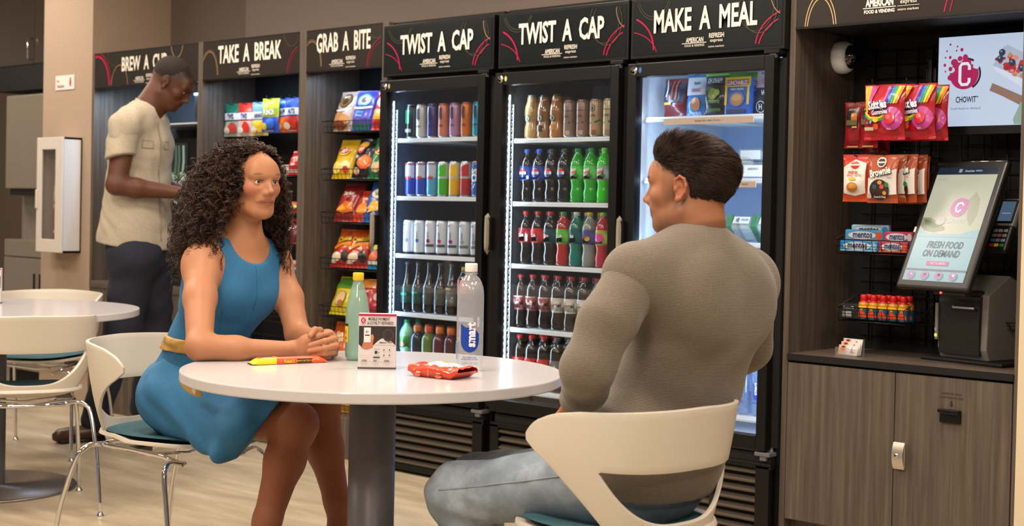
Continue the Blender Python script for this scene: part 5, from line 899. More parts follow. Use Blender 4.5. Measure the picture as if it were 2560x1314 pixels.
# ================================================================ chairs
def chair_parts(r):
    """shell chair: front is +y, right is +x"""
    hh = .738; zs = .445
    nphi, ns1, ns2 = 121, 8, 8; PM = math.radians(99); G = []
    def ring(phi, v):
        # phi from -PM..PM around the back (0 = straight behind); v 0..1 height
        a = .205+.055*v**.8+.012*math.sin(PI*v); b = .19+.045*v; s_, c_ = math.sin(phi), math.cos(phi)
        x = a*math.copysign(abs(s_)**.86, s_); y = -b*math.copysign(abs(c_)**.86, c_)-.012*v*max(0, c_)
        lift = .012*(1-abs(phi)/PM)*v
        # arms drop a little toward the front
        z = zs+.012+(hh-zs-.012)*v+lift-.022*v*max(0, (abs(phi)-1.2)/.8)
        return (x, y, z)
    mb = MB(); ph = np.linspace(-PM, PM, nphi); ph_h = math.radians(56)
    for i, p_ in enumerate(ph):
        t = abs(p_)/PM; vt = 1-.16*max(0, (t-.80)/.20)**2.2
        vb = 0 if t < .50 else .78*((t-.50)/.50)**.9
        u = min(1, abs(p_)/ph_h)
        vu = .55-.03*(1-u*u) if u < 1 else None; vl = .10+.44*u**2.8 if u < 1 else None
        if vu is None or vl > vu-.004: th = .50; w_ = min(1, max(0, (t-th)/(1-th))); m0 = .53+(vb+(vt-vb)*.6-.53)*w_**1.3; m0 = max(m0, vb+.02); vu = vl = m0
        col = [ring(p_, vb+(vl-vb)*j/ns1) for j in range(ns1+1)]+[ring(p_, vu+(vt-vu)*j/ns2) for j in range(ns2+1)]
        G.append((col, vu-vl))
    GG = [g[0] for g in G]
    def keep(i, j): return not (j == ns1 and (G[i][1] > .003 or G[i+1][1] > .003)) and j != ns1
    # weld: middle gap is only real inside the hole
    mb.grid(GG, WHITE_PL, True, keep=lambda i, j: j != ns1)
    o = mb.build('backrest_shell', r)
    wd = o.modifiers.new('weld', 'WELD'); wd.merge_threshold = .0004
    md = o.modifiers.new('solid', 'SOLIDIFY'); md.thickness = .011; md.offset = 0; md2 = o.modifiers.new('bev', 'BEVEL'); md2.width = .0035; md2.segments = 2; md2.angle_limit = 1.0
    # seat pan
    S = []; n = 44
    for k in range(9):
        q = k/8; row = []
        for i in range(n):
            a = 2*PI*i/n; s_, c_ = math.sin(a), math.cos(a); x = .212*q*math.copysign(abs(s_)**.75, s_); y = .012+.215*q*math.copysign(abs(c_)**.75, c_)
            z = zs+.020*q**3+(.0 if y < .1 else -.30*(y-.1)**1.6)-.006
            if y < 0: z += .012*q**4
            row.append((x, y, z))
        S.append(row+[row[0]])
    mb = MB().grid(np.transpose(np.array(S), (1, 0, 2)), WHITE_PL, True); o = mb.build('seat_shell', r); md = o.modifiers.new('solid', 'SOLIDIFY'); md.thickness = .012; md.offset = -1
    md2 = o.modifiers.new('bev', 'BEVEL'); md2.width = .004; md2.segments = 2
    P_ = []
    for k in range(10):
        q = k/9; row = []
        for i in range(n):
            a = 2*PI*i/n; s_, c_ = math.sin(a), math.cos(a); x = .196*q*math.copysign(abs(s_)**.75, s_); y = .012+.198*q*math.copysign(abs(c_)**.75, c_)
            z = zs+.020*q**3+(0 if y < .1 else -.30*(y-.1)**1.6)+(.012 if y >= 0 else .012+.010*q**4)*(1-max(0, (q-.8)/.2)**2*.9)+.001
            row.append((x, y, z))
        P_.append(row+[row[0]])
    MB().grid(np.transpose(np.array(P_), (1, 0, 2)), TEAL, True).build('seat_pad', r)
    # wire frame
    zf = zs-.028
    fr = MB()
    for s_ in (-1, 1):
        fr.tube([(s_*.13, .175, zf-.032), (s_*.165, .12, zf-.004), (s_*.178, 0, zf+.006), (s_*.17, -.12, zf+.006), (s_*.13, -.185, zf-.004)], .0075, CHROME, 10)
    fr.tube([(-.13, -.185, zf-.004), (-.05, -.20, zf-.004), (.05, -.20, zf-.004), (.13, -.185, zf-.004)], .0075, CHROME, 10)
    fr.tube([(-.17, .06, zf-.004), (0, .06, zf-.022), (.17, .06, zf-.004)], .006, CHROME, 8).tube([(-.17, -.09, zf+.002), (0, -.09, zf-.02), (.17, -.09, zf+.002)], .006, CHROME, 8)
    fr.box((-.18, -.02, zf-.002), (-.12, .03, zf+.012), GREY_MET).box((.12, -.02, zf-.002), (.18, .03, zf+.012), GREY_MET)
    fr.build('seat_frame', r)
    for s_ in (-1, 1):
        for f_ in (1, -1):
            if f_ > 0: pts = [(s_*.12, .168, zf-.030), (s_*.185, .165, zf-.016), (s_*.215, .178, zf-.035), (s_*.225, .19, zf-.08), (s_*.235, .215, .22), (s_*.245, .235, .012)]
            else: pts = [(s_*.11, -.178, zf-.004), (s_*.185, -.175, zf+.004), (s_*.218, -.188, zf-.02), (s_*.228, -.205, zf-.07), (s_*.24, -.245, .22), (s_*.25, -.28, .012)]
            pts = np.array(pts); tt = np.linspace(0, len(pts)-1, 26); pp = np.stack([np.interp(tt, range(len(pts)), pts[:, k]) for k in range(3)], 1)
            for _ in range(2): pp[1:-1] = (pp[:-2]+pp[1:-1]*2+pp[2:])/4
            lg = MB().tube(pp, .008, CHROME, 12).build('leg', r)
            e = pts[-1]; MB().lathe([(0, 0), (.014, 0), (.014, .004), (.010, .010), (.007, .018)], CHROME, 16, c=(e[0], e[1], 0)).build('foot_glide', lg)
    return r
def rz_of(v): return math.atan2(v[1], v[0])-PI/2
def camdir(r, f): v = _R0*r+_F0*f; return v/np.linalg.norm(v)
ch = chair_parts(empty('shell_chair', (0, 0, 0), 0, 'empty white shell chair with teal seat pad at the left table', 'chair', 'white shell chairs'))
d = np.array([-.92, .39, 0]); ch.rotation_euler = (0, 0, rz_of(d))
Lr = np.array([d[1], -d[0], 0])     # right side of the chair
A_ = np.array([-.189, -1.497, 0]); cpos = A_-Lr*.25+d*.28; ch.location = tuple(cpos)
w_dir = camdir(.85, -.53); wpos = P(434, 1150, 4.52); wpos[2] = 0
ch2 = copy_tree(ch); ch2.location = tuple(wpos); ch2.rotation_euler = (0, 0, rz_of(w_dir)); tag(ch2, 'white shell chair the woman in the blue dress sits on', 'chair', 'white shell chairs')
m_dir = camdir(-.68, .73); mpos = P(1548, 1250, 3.33); mpos[2] = 0
ch3 = copy_tree(ch); ch3.location = tuple(mpos); ch3.rotation_euler = (0, 0, rz_of(m_dir)); tag(ch3, 'white shell chair seen from behind under the man in the sweater', 'chair', 'white shell chairs')
ch4 = copy_tree(ch); ch4.location = (-1.62, -.93, 0); ch4.rotation_euler = (0, 0, rz_of(np.array([.6, -.8, 0]))); tag(ch4, 'white chair mostly hidden behind the left table, one chrome leg showing', 'chair', 'white shell chairs')
# ================================================================ things on the near table
TZ = .7375
W_ = glass_mat('clear_bottle', (.97, .985, 1.0), .09, .16, (.86, .87, .9), .03)
wb = onZ(1173, 925, TZ); WBz = math.atan2(CAM[1]-wb[1], CAM[0]-wb[0])+PI/2
bt = empty('water_bottle', tuple(wb), WBz, 'tall clear water bottle with blue drop label, standing right on the front table', 'bottle')
r = .0365
MB().lathe([(0, .006), (r*.3, .004), (r*.6, .0), (r*.9, .001), (r, .010), (r, .06), (r, .20), (r*.985, .212), (r*.93, .226), (r*.80, .240), (r*.62, .2515), (r*.46, .257), (r*.42, .260), (r*.40, .272)], W_, 48).build('bottle_body', bt)
mb = MB().lathe([(r*.90, .006), (r*.94, .012), (r*.94, .20), (r*.86, .222), (r*.70, .238), (0, .2385)], glass_mat('water_inside', (.96, .98, 1.0), .03, .05, (.8, .85, .9)), 40); mb.build('water', bt)
mb = MB(); S_ = cylS(r)
drop = [(-.026, .128), (-.026, .085)]+[(.026*math.cos(a)*1.0, .085+.033*math.sin(a)) for a in np.linspace(PI, 2*PI, 16)]+[(.026, .100), (.020, .112), (.008, .119), (-.006, .119), (-.018, .122)]
for k_ in range(len(drop)-1): pass
# the drop as fine vertical strips so that it follows the bottle
xs = np.linspace(-.026, .026, 27); 
def lo(x): return .085-.033*math.sqrt(max(0, 1-(x/.0262)**2))
def hi(x): return .128 if x < -.0255 else .119+.009*max(0, (-.012-x)/.014)-.018*max(0, (x-.004)/.022)**1.6
G = [[S_(x, lo(x)+(hi(x)-lo(x))*j/6, .0006) for j in range(7)] for x in xs]; mb.grid(G, C_('#123c9c', 'foil'))
mb.art(S_, [('txt', 'smart', .004, .100, .0235, '#e8e6ec', .88, PI/2, .045), ('txt', 'water', .022, .134, .010, '#d8d6dc', .9, PI/2, .02), ('txt', 'vapor distilled water', .0, .038, .0035, '#3c4f9a', .95), ('txt', 'and electrolytes for taste', .0, .033, .0035, '#3c4f9a', .95), ('txt', '33.8 FL OZ (1 L)', 0, .022, .0055, '#8a92b4', .8), ('txt', 'ELECTROLYTES', -.040, .055, .006, '#3a55ac', .8, PI/2)], 'foil', .0009)
mb.build('label', bt)
MB().lathe([(r*.46, .268), (r*.47, .270), (r*.47, .288), (r*.44, .291), (0, .291)], C_('#dddad8', 'plastic'), 36).lathe([(r*.50, .262), (r*.50, .266)], W_, 30).build('bottle_cap', bt)
gb = onZ(892, 899, TZ)
b2 = empty('soda_bottle', tuple(gb), WBz, 'pale green glass bottle with yellow cap behind the table card', 'bottle')
GG_ = glass_mat('frosty_green_glass', (.68, .86, .78), .08, .30, (.50, .68, .60), .08); r = .0345
MB().lathe([(0, .005), (r*.8, 0), (r*.97, .010), (r, .025), (r, .13), (r*.92, .155), (r*.70, .19), (r*.48, .215), (r*.40, .228), (r*.39, .238)], GG_, 40).build('bottle_body', b2)
MB().lathe([(0, .004), (r*.88, .006), (r*.94, .02), (r*.94, .125), (r*.86, .152), (r*.66, .186), (r*.56, .198), (0, .198)], glass_mat('lemonade', (.72, .88, .80), .02, .34, (.52, .68, .58)), 36).build('drink', b2)
mb = MB(); mb.art(cylS(r), [('rect', -.050, .052, -.026, .098, '#d8c01c'), ('rect', -.050, .098, -.026, .105, '#22301c'), ('txt', 'fit', -.037, .082, .010, '#c2701c', .8), ('ell', -.036, .064, .004, .004, '#8a7a1c')], 'paper', .0006); mb.build('label', b2)
MB().lathe([(r*.44, .228), (r*.46, .230), (r*.46, .248), (r*.42, .250), (0, .250)], C_('#d9b21c', 'plastic'), 32).build('bottle_cap', b2)
# table card
def card(loc, rz, label):
    e = empty('table_card', tuple(loc), rz, label, 'table sign'); w, h, dd = .1015, .149, .034
    m = MB().box((-w/2, -dd/2, 0), (w/2, dd/2, h), C_('#cdc4c0', 'paper'), .0008).box((-w/2-.001, -dd/2-.001, 0), (w/2+.001, dd/2+.001, .0045), C_('#55504e', 'plastic'))
    wv = [(-w/2+.001+(w-.002)*t, .064+.018*math.sin(5.6*t+3.5) if t < .999 else .066) for t in np.linspace(0, 1, 22)]
    art = [('rect', -w/2, h-.006, w/2, h, '#b5174a'), ('rect', -w/2+.001, .066, w/2-.001, h-.033, '#2a211f'), ('poly', [(-w/2+.001, .066)]+[(-w/2+.001, .050)]+[(u, min(v, .0665)) for u, v in wv]+[(w/2-.001, .066)], '#2a211f')]
    # wave: light lobe rises on the right, dark lobe dips on the left
    lob = [(u, .066+.018*math.sin(PI*t)) for t in np.linspace(0, 1, 14) for u in [-.008+.056*t]]
    dip = [(u, .067-.014*math.sin(PI*t)) for t in np.linspace(0, 1, 12) for u in [-w/2+.001+.042*t]]
    art = art[:2]+[('poly', [(-w/2+.001, .067)]+dip[1:-1]+[(-.0078, .067)], '#2a211f'), ('poly', [(-.008, .0655)]+[q for q in lob]+[(w/2-.0012, .0655)], '#cdc4c0'), ('ell', .03, .092, .016, .018, '#3a302c'), ('ell', .03, .092, .010, .012, '#2a211f'),
            ('poly', [(-.042, .056), (-.036, .078), (-.030, .092), (-.014, .092), (-.010, .078), (-.012, .058), (-.026, .053)], '#b46c50'), ('rect', -.036, .072, -.0175, .112, '#dcd6d2'), ('txt', '$+', -.027, .100, .006, '#2a2624', .9), ('rect', -.033, .0895, -.0205, .0925, '#2a2624'), ('ell', -.013, .085, .004, .009, '#c07a5c'),
            ('ell', -.038, h-.0175, .0065, .007, '#b5174a'), ('txt', 'C', -.038, h-.0175, .007, '#e6dcd8', .8, 0, .05), ('txt', 'CHOWIT', -.038, h-.027, .003, '#b5174a', .8), ('txt', 'MOBILE PAYMENT', .005, h-.0135, .0085, '#2a2624', .62, 0, .01), ('txt', '& LOYALTY REWARDS', .008, h-.0245, .0085, '#2a2624', .60, 0, .01),
            ('txt', 'AMERICAN', .015, .0715, .0036, '#2a2624', .8, 0, .03), ('txt', 'REFRESH', .034, .0722, .003, '#2a2624', .8, 0, .03),
            ('txt', 'SCAN', -.034, .0225, .0050, '#2a2624', .75), ('txt', 'PAY', -.004, .0225, .0050, '#2a2624', .75), ('txt', 'EARN', .027, .0225, .0050, '#2a2624', .75),
            ('rect', -.046, .0195, .046, .0199, '#5a5452'), ('rect', -.046, .0365, -.018, .0368, '#7a7472'), ('rect', -.046, .031, -.018, .0313, '#7a7472'),
            ('rect', -.006, .0415, .001, .049, '#2a2624'), ('txt', '+', .005, .045, .006, '#2a2624', .8), ('txt', 'download app', 0, .054, .0022, '#5a5452', .9), ('rect', -.010, .030, .008, .0335, '#3a3432')]
    for i, u in enumerate((.019, .034)):
        for j, v in enumerate((.0525, .038)): art += [('ell', u, v, .0016, .002, '#2a2624'), ('rect', u-.004, v-.0052, u+.004, v-.0045, '#7a7472')]
    for u in (-.034, -.004, .027):
        for j in range(3): art.append(('rect', u-.011+j*.002, .0165-j*.0025, u+.011-j*.002, .0161-j*.0025, '#8a8482'))
    m.art(flatS((0, -dd/2-.0004, 0), (1, 0, 0), (0, 0, 1), (0, -1, 0)), art, 'paper', .0002); m.build('printed_card', e); return e
ca, cb_ = onZ(895, 921, TZ), onZ(988, 922.5, TZ); cv = cb_-ca; crz = math.atan2(cv[1], cv[0])
card((ca+cb_)/2+np.array([-math.sin(crz), math.cos(crz), 0])*.018, crz, 'white and black mobile payment card with crimson top edge standing on the front table')
cf = onZ(-28, 757, TZ); card(cf, crz+.1, 'payment card cut off by the left picture edge, on the left table')
# chocolate bar
ba, bb_ = onZ(630, 913, TZ), onZ(820, 905, TZ); bv = bb_-ba; L = np.linalg.norm(bv); brz = math.atan2(bv[1], bv[0])
mb = MB(); n = 26; h = .0165; wd = .034
def sec(t):
    e = min(1, t/.10, (1-t)/.12); e = max(.06, e)**.6
    return [(t*L, -wd/2, .001+.002*(1-e)), (t*L, -wd/2+.001, h*e*.8+.001), (t*L, -wd/2+.007, h*e+.0015), (t*L, wd/2-.007, h*e+.0015), (t*L, wd/2-.001, h*e*.8+.001), (t*L, wd/2, .001)]
G = [sec(t) for t in np.linspace(0, 1, n)]
mb.grid(G, None, colf=lambda i, j: C_('#d8c21c' if i < 9-(j < 2)*1 else '#d8501a', 'foil')); mb.grid([[g[0], g[-1]] for g in G], C_('#d8501a', 'foil'))
SB = lambda u, v, L_=0: (u, -wd/2-.0005-L_, v+.001)
mb.art(SB, [('txt', "Reese's", L*.48, .007, .0105, '#4a1c10', .72, 0, .06), ('txt', "Reese's", L*.48, .0072, .0105, '#e6c81c', .72, 0, .025), ('poly', [(L*.585, .003), (L*.60, .001+.0), (L*.78, .001), (L*.79, .0125), (L*.58, .0125)], '#3a1a12'), ('txt', 'PEANUT BUTTER CUP', L*.685, .007, .0045, '#d8b83a', .85)], 'foil', .0006)
mb.art(lambda u, v, L_=0: (u, v, h+.0022+L_), [('ell', L*.08+.012, 0, .008, .008, '#c9401a'), ('rect', L*.3, -.008, L*.34, .008, '#e6d020')], 'foil', .0004)
o = mb.build('candy_bar', loc=(ba[0], ba[1], TZ)); o.rotation_euler = (0, 0, brz)
o.location = tuple(ba+np.array([-math.sin(brz), math.cos(brz), 0])*wd/2); tag(o, 'orange and yellow peanut butter candy bar lying by the woman\'s forearm', 'candy bar')
# cookie packet lying on the table, ends crimped
ca_, cb2 = onZ(1013, 938, TZ), onZ(1135, 951, TZ); kv = cb2-ca_; KL = np.linalg.norm(kv)+.004; krz = math.atan2(kv[1], kv[0])
def ck(u, v):     # u 0..1 along, v -1..1 across ; returns top surface
    e = max(0., math.sin(PI*min(1, max(0, u))))**.55; ww = .052*(.80+.20*e); b = max(0, 1-abs(v)**2.6)
    endc = max(0, (abs(u-.5)-.36)/.14)
    zt = .008+.030*e*b**.6+.020*endc+.0012*math.sin(19*u+4*v)+.0010*math.sin(31*u-9*v)
    return (u*KL, v*ww, zt)
def ckb(u, v):
    x, y, z = ck(u, v); e = max(0., math.sin(PI*u))**.5
    return (x+(.5-u)*.0, y*(1-.3*e*(1-abs(v)*.0)), z if abs(v) > .985 else max(.0006, (.020*max(0, (abs(u-.5)-.30)/.2)+.0006)))
mb = MB(); n1, n2 = 34, 22
Gt = [[ck(i/n1, -1+2*j/n2) for j in range(n2+1)] for i in range(n1+1)]
def cfc(i, j):
    u, v = (i+.5)/n1, -1+2*(j+.5)/n2
    if u < .10 or u > .93: return C_('#d8401a', 'foil')
    if ((u-.54)/.32)**2+((v-.12)/.80)**2 < 1: return C_('#cfa678', 'foil') if ((u-.55)/.14)**2+((v-.30)/.34)**2 < 1 else C_('#e4dad2', 'foil')
    return C_('#cc3f1c', 'foil')
mb.grid(Gt, None, colf=cfc)
Gs = []
for i in range(n1+1):
    u = i/n1; a = ck(u, -1); e = max(0, math.sin(PI*u))**.7; endc = max(0, (abs(u-.5)-.36)/.14)
    up = .020*e+.004+.020*endc
    Gs.append([(a[0]+(.5-u)*.02*0, a[1]+.010*e, .0006+.018*endc), (a[0], a[1]-.002, up*.5+.001), (a[0], a[1]+.001*0, up)])
    Gt[i][0] = (a[0], a[1], up)
mb = MB().grid(Gt, None, colf=cfc).grid(Gs, C_('#c83a1a', 'foil')).grid([[(g[0][0], -g[0][1], g[0][2]), (g[1][0], -g[1][1], g[1][2]), (g[2][0], -g[2][1], g[2][2])] for g in Gs], C_('#c83a1a', 'foil'))
mb.grid([[Gs[i][0], (Gs[i][0][0], -Gs[i][0][1], Gs[i][0][2])] for i in range(n1+1)], C_('#c83a1a', 'foil'))
SK = lambda u, v, L_=0: (u, -.052*.98-.0035-L_+.004*0, v)
mb.art(SK, [('rect', KL*.47, .004, KL*.475, .023, '#e0c8b0'), ('txt', 'minis', KL*.28, .014, .006, '#e8d8c0', .8), ('ell', KL*.26, .006, .010, .004, '#d8603a'), ('ell', KL*.68, .006, .011, .004, '#d8603a'), ('txt', 'cookies', KL*.68, .015, .004, '#e8d0b8', .8)], 'foil', .0006)
o = mb.build('cookie_packet', loc=(0, 0, 0)); side = np.array([-math.sin(krz), math.cos(krz), 0])
o.location = tuple(ca_+side*.052); o.rotation_euler = (0, 0, krz); tag(o, 'orange-red and white cookie packet lying flat beside the tall water bottle', 'cookie packet')
# ================================================================ sculpting with distance fields
class SDF:
    def __init__(s, lo, hi, h):
        s.lo = np.array(lo, float); s.h = h; s.n = np.ceil((np.array(hi)-s.lo)/h).astype(int)+1
        s.F = np.full(s.n, 1.0, np.float32)
    def copy(s): c = object.__new__(SDF); c.lo, c.h, c.n, c.F = s.lo, s.h, s.n, s.F.copy(); return c
    def _sub(s, lo, hi):
        a = np.clip(np.floor((np.array(lo)-s.lo)/s.h).astype(int), 0, s.n-1); b = np.clip(np.ceil((np.array(hi)-s.lo)/s.h).astype(int)+1, 1, s.n)
        if np.any(b <= a): return None, None
        X = (s.lo[0]+s.h*np.arange(a[0], b[0], dtype=np.float32))[:, None, None]; Y = (s.lo[1]+s.h*np.arange(a[1], b[1], dtype=np.float32))[None, :, None]; Z = (s.lo[2]+s.h*np.arange(a[2], b[2], dtype=np.float32))[None, None, :]
        return (slice(a[0], b[0]), slice(a[1], b[1]), slice(a[2], b[2])), (X, Y, Z)
    def op(s, fn, lo, hi, k=.01, mode='u'):
        sl, g = s._sub(lo, hi)
        if sl is None: return s
        d = fn(*g).astype(np.float32); F = s.F[sl]
        if mode == 's':
            d = -d; hh = np.clip(.5-.5*(d-F)/k*-1*-1, 0, 1) if False else np.clip(.5+.5*(d-F)/k, 0, 1); s.F[sl] = F*(1-hh)+d*hh+k*hh*(1-hh)
        elif mode == 'i': s.F[sl] = np.maximum(F, d)
        else: hh = np.clip(.5+.5*(F-d)/k, 0, 1); s.F[sl] = F*(1-hh)+d*hh-k*hh*(1-hh)
        return s
    def cone(s, a, b, ra, rb, k=.012, q=1, n=None, mode='u'):
        a = np.array(a, float); b = np.array(b, float); m = max(ra, rb)+.045
        lo, hi = np.minimum(a, b)-m, np.maximum(a, b)+m; ab = b-a
        if n is not None: n = np.array(n, float); n /= np.linalg.norm(n)
        def fn(X, Y, Z):
            px, py, pz = X-a[0], Y-a[1], Z-a[2]; ax, ay, az = ab
            if n is not None:
                t = (px*n[0]+py*n[1]+pz*n[2])*(1/q-1); px, py, pz = px+t*n[0], py+t*n[1], pz+t*n[2]; ta = (ab@n)*(1/q-1); ax, ay, az = ab+ta*n
            L2 = ax*ax+ay*ay+az*az+1e-12; t = np.clip((px*ax+py*ay+pz*az)/L2, 0, 1)
            return (np.sqrt((px-t*ax)**2+(py-t*ay)**2+(pz-t*az)**2)-(ra+(rb-ra)*t))*(min(1, q) if n is not None else 1)
        return s.op(fn, lo, hi, k, mode)
    def ell(s, c, r, ax=None, k=.012, mode='u'):
        c = np.array(c, float); r = np.array(r, float); A = np.eye(3) if ax is None else np.array(ax); m = r.max()+.04
        def fn(X, Y, Z):
            dx, dy, dz = X-c[0], Y-c[1], Z-c[2]; q = [(dx*A[i][0]+dy*A[i][1]+dz*A[i][2])/r[i] for i in range(3)]
            k0 = np.sqrt(q[0]**2+q[1]**2+q[2]**2); k1 = np.sqrt((q[0]/r[0])**2+(q[1]/r[1])**2+(q[2]/r[2])**2)+1e-9
            return k0*(k0-1)/k1
        return s.op(fn, c-m, c+m, k, mode)
    def plane(s, p, n):
        """keep the side n points away from"""
        p = np.array(p, float); n = np.array(n, float); n /= np.linalg.norm(n)
        hi = s.lo+s.h*s.n
        return s.op(lambda X, Y, Z: (X-p[0])*n[0]+(Y-p[1])*n[1]+(Z-p[2])*n[2], s.lo, hi, .001, 'i')
    def wrinkle(s, amp, dirs, lo=None, hi=None, fall=None):
        sl, (X, Y, Z) = s._sub(s.lo if lo is None else lo, (s.lo+s.h*s.n) if hi is None else hi)
        w = 0
        for (d, f, ph) in dirs: d = np.array(d, float); d /= np.linalg.norm(d); w = w+np.sin((X*d[0]+Y*d[1]+Z*d[2])*f+ph+1.3*np.sin((X*d[1]-Y*d[2]+Z*d[0])*f*.45+ph))
        if fall is not None: c, R_ = fall; w = w*np.exp(-((X-c[0])**2+(Y-c[1])**2+(Z-c[2])**2)/R_**2)
        s.F[sl] += (amp*w/len(dirs)).astype(np.float32); return s
    def mesh(s):
        F = s.F; F[0], F[-1] = 1, 1; F[:, 0], F[:, -1] = 1, 1; F[:, :, 0], F[:, :, -1] = 1, 1
        neg = F < 0; acc = {}; n = F.shape; cells = np.zeros((n[0]-1, n[1]-1, n[2]-1), bool); crossings = []
        for ax in range(3):
            a = [slice(None)]*3; b = [slice(None)]*3; a[ax] = slice(0, -1); b[ax] = slice(1, None)
            cr = neg[tuple(a)] != neg[tuple(b)]; idx = np.argwhere(cr)
            i0 = tuple(idx.T); j = idx.copy(); j[:, ax] += 1; f0 = F[i0]; f1 = F[tuple(j.T)]; t = f0/(f0-f1)
            pos = idx.astype(np.float64); pos[:, ax] += t; crossings.append((ax, idx, pos, neg[i0]))
        N = (n[0]-1)*(n[1]-1)*(n[2]-1); cn = (n[0]-1, n[1]-1, n[2]-1); ids_all = []; pos_all = []
        quads = []
        for ax, idx, pos, ng in crossings:
            o1, o2 = [(1, 2), (2, 0), (0, 1)][ax]; q = []
            for d1, d2 in ((0, 0), (-1, 0), (-1, -1), (0, -1)):
                c = idx.copy(); c[:, o1] += d1; c[:, o2] += d2; lin = np.ravel_multi_index(c.T, cn); ids_all.append(lin); pos_all.append(pos); q.append(lin)
            q = np.stack(q, 1); q[ng] = q[ng][:, ::1]; q[~ng] = q[~ng][:, ::-1]; quads.append(q)
        ids = np.concatenate(ids_all); pos = np.concatenate(pos_all); u, inv = np.unique(ids, return_inverse=True)
        cnt = np.bincount(inv); V = np.stack([np.bincount(inv, pos[:, k])/cnt for k in range(3)], 1)*s.h+s.lo
        Q = np.searchsorted(u, np.concatenate(quads)); return V, Q
def surf(f, p, d, far=.4, s0=0):
    """walk outwards from p along d until the field leaves the body"""
    p = np.array(p, float); d = np.array(d, float); d /= np.linalg.norm(d); prev = None
    for i in range(int(s0/(f.h*.5)), int(far/(f.h*.5))):
        q = p+d*f.h*.5*i; c = (q-f.lo)/f.h; k = np.floor(c).astype(int)
        if np.any(k < 0) or np.any(k >= f.n-1): return q
        w = c-k; v = 0
        for a in (0, 1):
            for b in (0, 1):
                for e in (0, 1): v += f.F[k[0]+a, k[1]+b, k[2]+e]*(w[0] if a else 1-w[0])*(w[1] if b else 1-w[1])*(w[2] if e else 1-w[2])
        if v > 0: return q
    return q
def relax(V, Q, it=2, lam=.5):
    E = np.concatenate([Q[:, [0, 1]], Q[:, [1, 2]], Q[:, [2, 3]], Q[:, [3, 0]]]); n = len(V)
    for _ in range(it):
        S = np.stack([np.bincount(E[:, 0], V[E[:, 1], k], n)+np.bincount(E[:, 1], V[E[:, 0], k], n) for k in range(3)], 1); c = np.bincount(E[:, 0], minlength=n)+np.bincount(E[:, 1], minlength=n)
        V = V*(1-lam)+lam*S/np.maximum(c, 1)[:, None]
    return V
def link_mesh(name, parts, mat, parent, it=2, colors=None):
    """parts: list of (V,Q[,color Nx3])"""
    Vs, Qs, Cs, n = [], [], [], 0
    for pt in parts:
        V, Q = pt[0], pt[1]; V = relax(V, Q, it) if it else V
        Vs.append(V); Qs.append(Q+n); n += len(V); Cs.append(pt[2](V) if len(pt) > 2 else None)
    V = np.concatenate(Vs); Q = np.concatenate(Qs); me = bpy.data.meshes.new(name)
    me.vertices.add(len(V)); me.vertices.foreach_set('co', V.astype(np.float32).ravel()); me.loops.add(Q.size); me.loops.foreach_set('vertex_index', Q.astype(np.int32).ravel())
    me.polygons.add(len(Q)); me.polygons.foreach_set('loop_start', np.arange(0, Q.size, 4, dtype=np.int32)); me.polygons.foreach_set('loop_total', np.full(len(Q), 4, np.int32)); me.polygons.foreach_set('use_smooth', np.ones(len(Q), bool))
    me.update(calc_edges=True); me.materials.append(mat)
    if Cs[0] is not None:
        at = me.color_attributes.new('tone', 'FLOAT_COLOR', 'POINT'); c = np.concatenate(Cs); c = np.concatenate([c, np.ones((len(c), 1))], 1); at.data.foreach_set('color', c.astype(np.float32).ravel())
    o = bpy.data.objects.new(name, me); COL.objects.link(o); o.parent = parent; KIDS.setdefault(parent.name, []).append(o); return o
def skin_mat(name, rough=.45, sss=.12, bump=.12):
    mt = bpy.data.materials.new(name); mt.use_nodes = True; nt = mt.node_tree; b = nt.nodes['Principled BSDF']
    at = nt.nodes.new('ShaderNodeAttribute'); at.attribute_name = 'tone'; nt.links.new(at.outputs['Color'], b.inputs['Base Color'])
    b.inputs['Roughness'].default_value = rough+.08; b.inputs['Specular IOR Level'].default_value = .38; b.inputs['Subsurface Weight'].default_value = sss; b.inputs['Subsurface Radius'].default_value = (.010, .004, .002); b.inputs['Subsurface Scale'].default_value = 1
    tc = nt.nodes.new('ShaderNodeTexCoord'); nz = nt.nodes.new('ShaderNodeTexNoise'); nz.inputs['Scale'].default_value = 160; nz.inputs['Detail'].default_value = 4; bp = nt.nodes.new('ShaderNodeBump'); bp.inputs['Strength'].default_value = bump; bp.inputs['Distance'].default_value = .001
    nt.links.new(tc.outputs['Object'], nz.inputs['Vector']); nt.links.new(nz.outputs['Fac'], bp.inputs['Height']); nt.links.new(bp.outputs[0], b.inputs['Normal']); return mt
def mixc(base, V, blobs):
    """blobs: (centre, axes or None, radii, colour, strength)"""
    C = np.tile(np.array(srgb(base)), (len(V), 1))
    for c, A, r, col, st in blobs:
        d = V-np.array(c); d = d@np.array(A).T if A is not None else d; q = np.sqrt(((d/np.array(r))**2).sum(1)); w = np.clip((1.15-q)/.30, 0, 1)[:, None]*st; C = C*(1-w)+np.array(srgb(col))*w
    return C
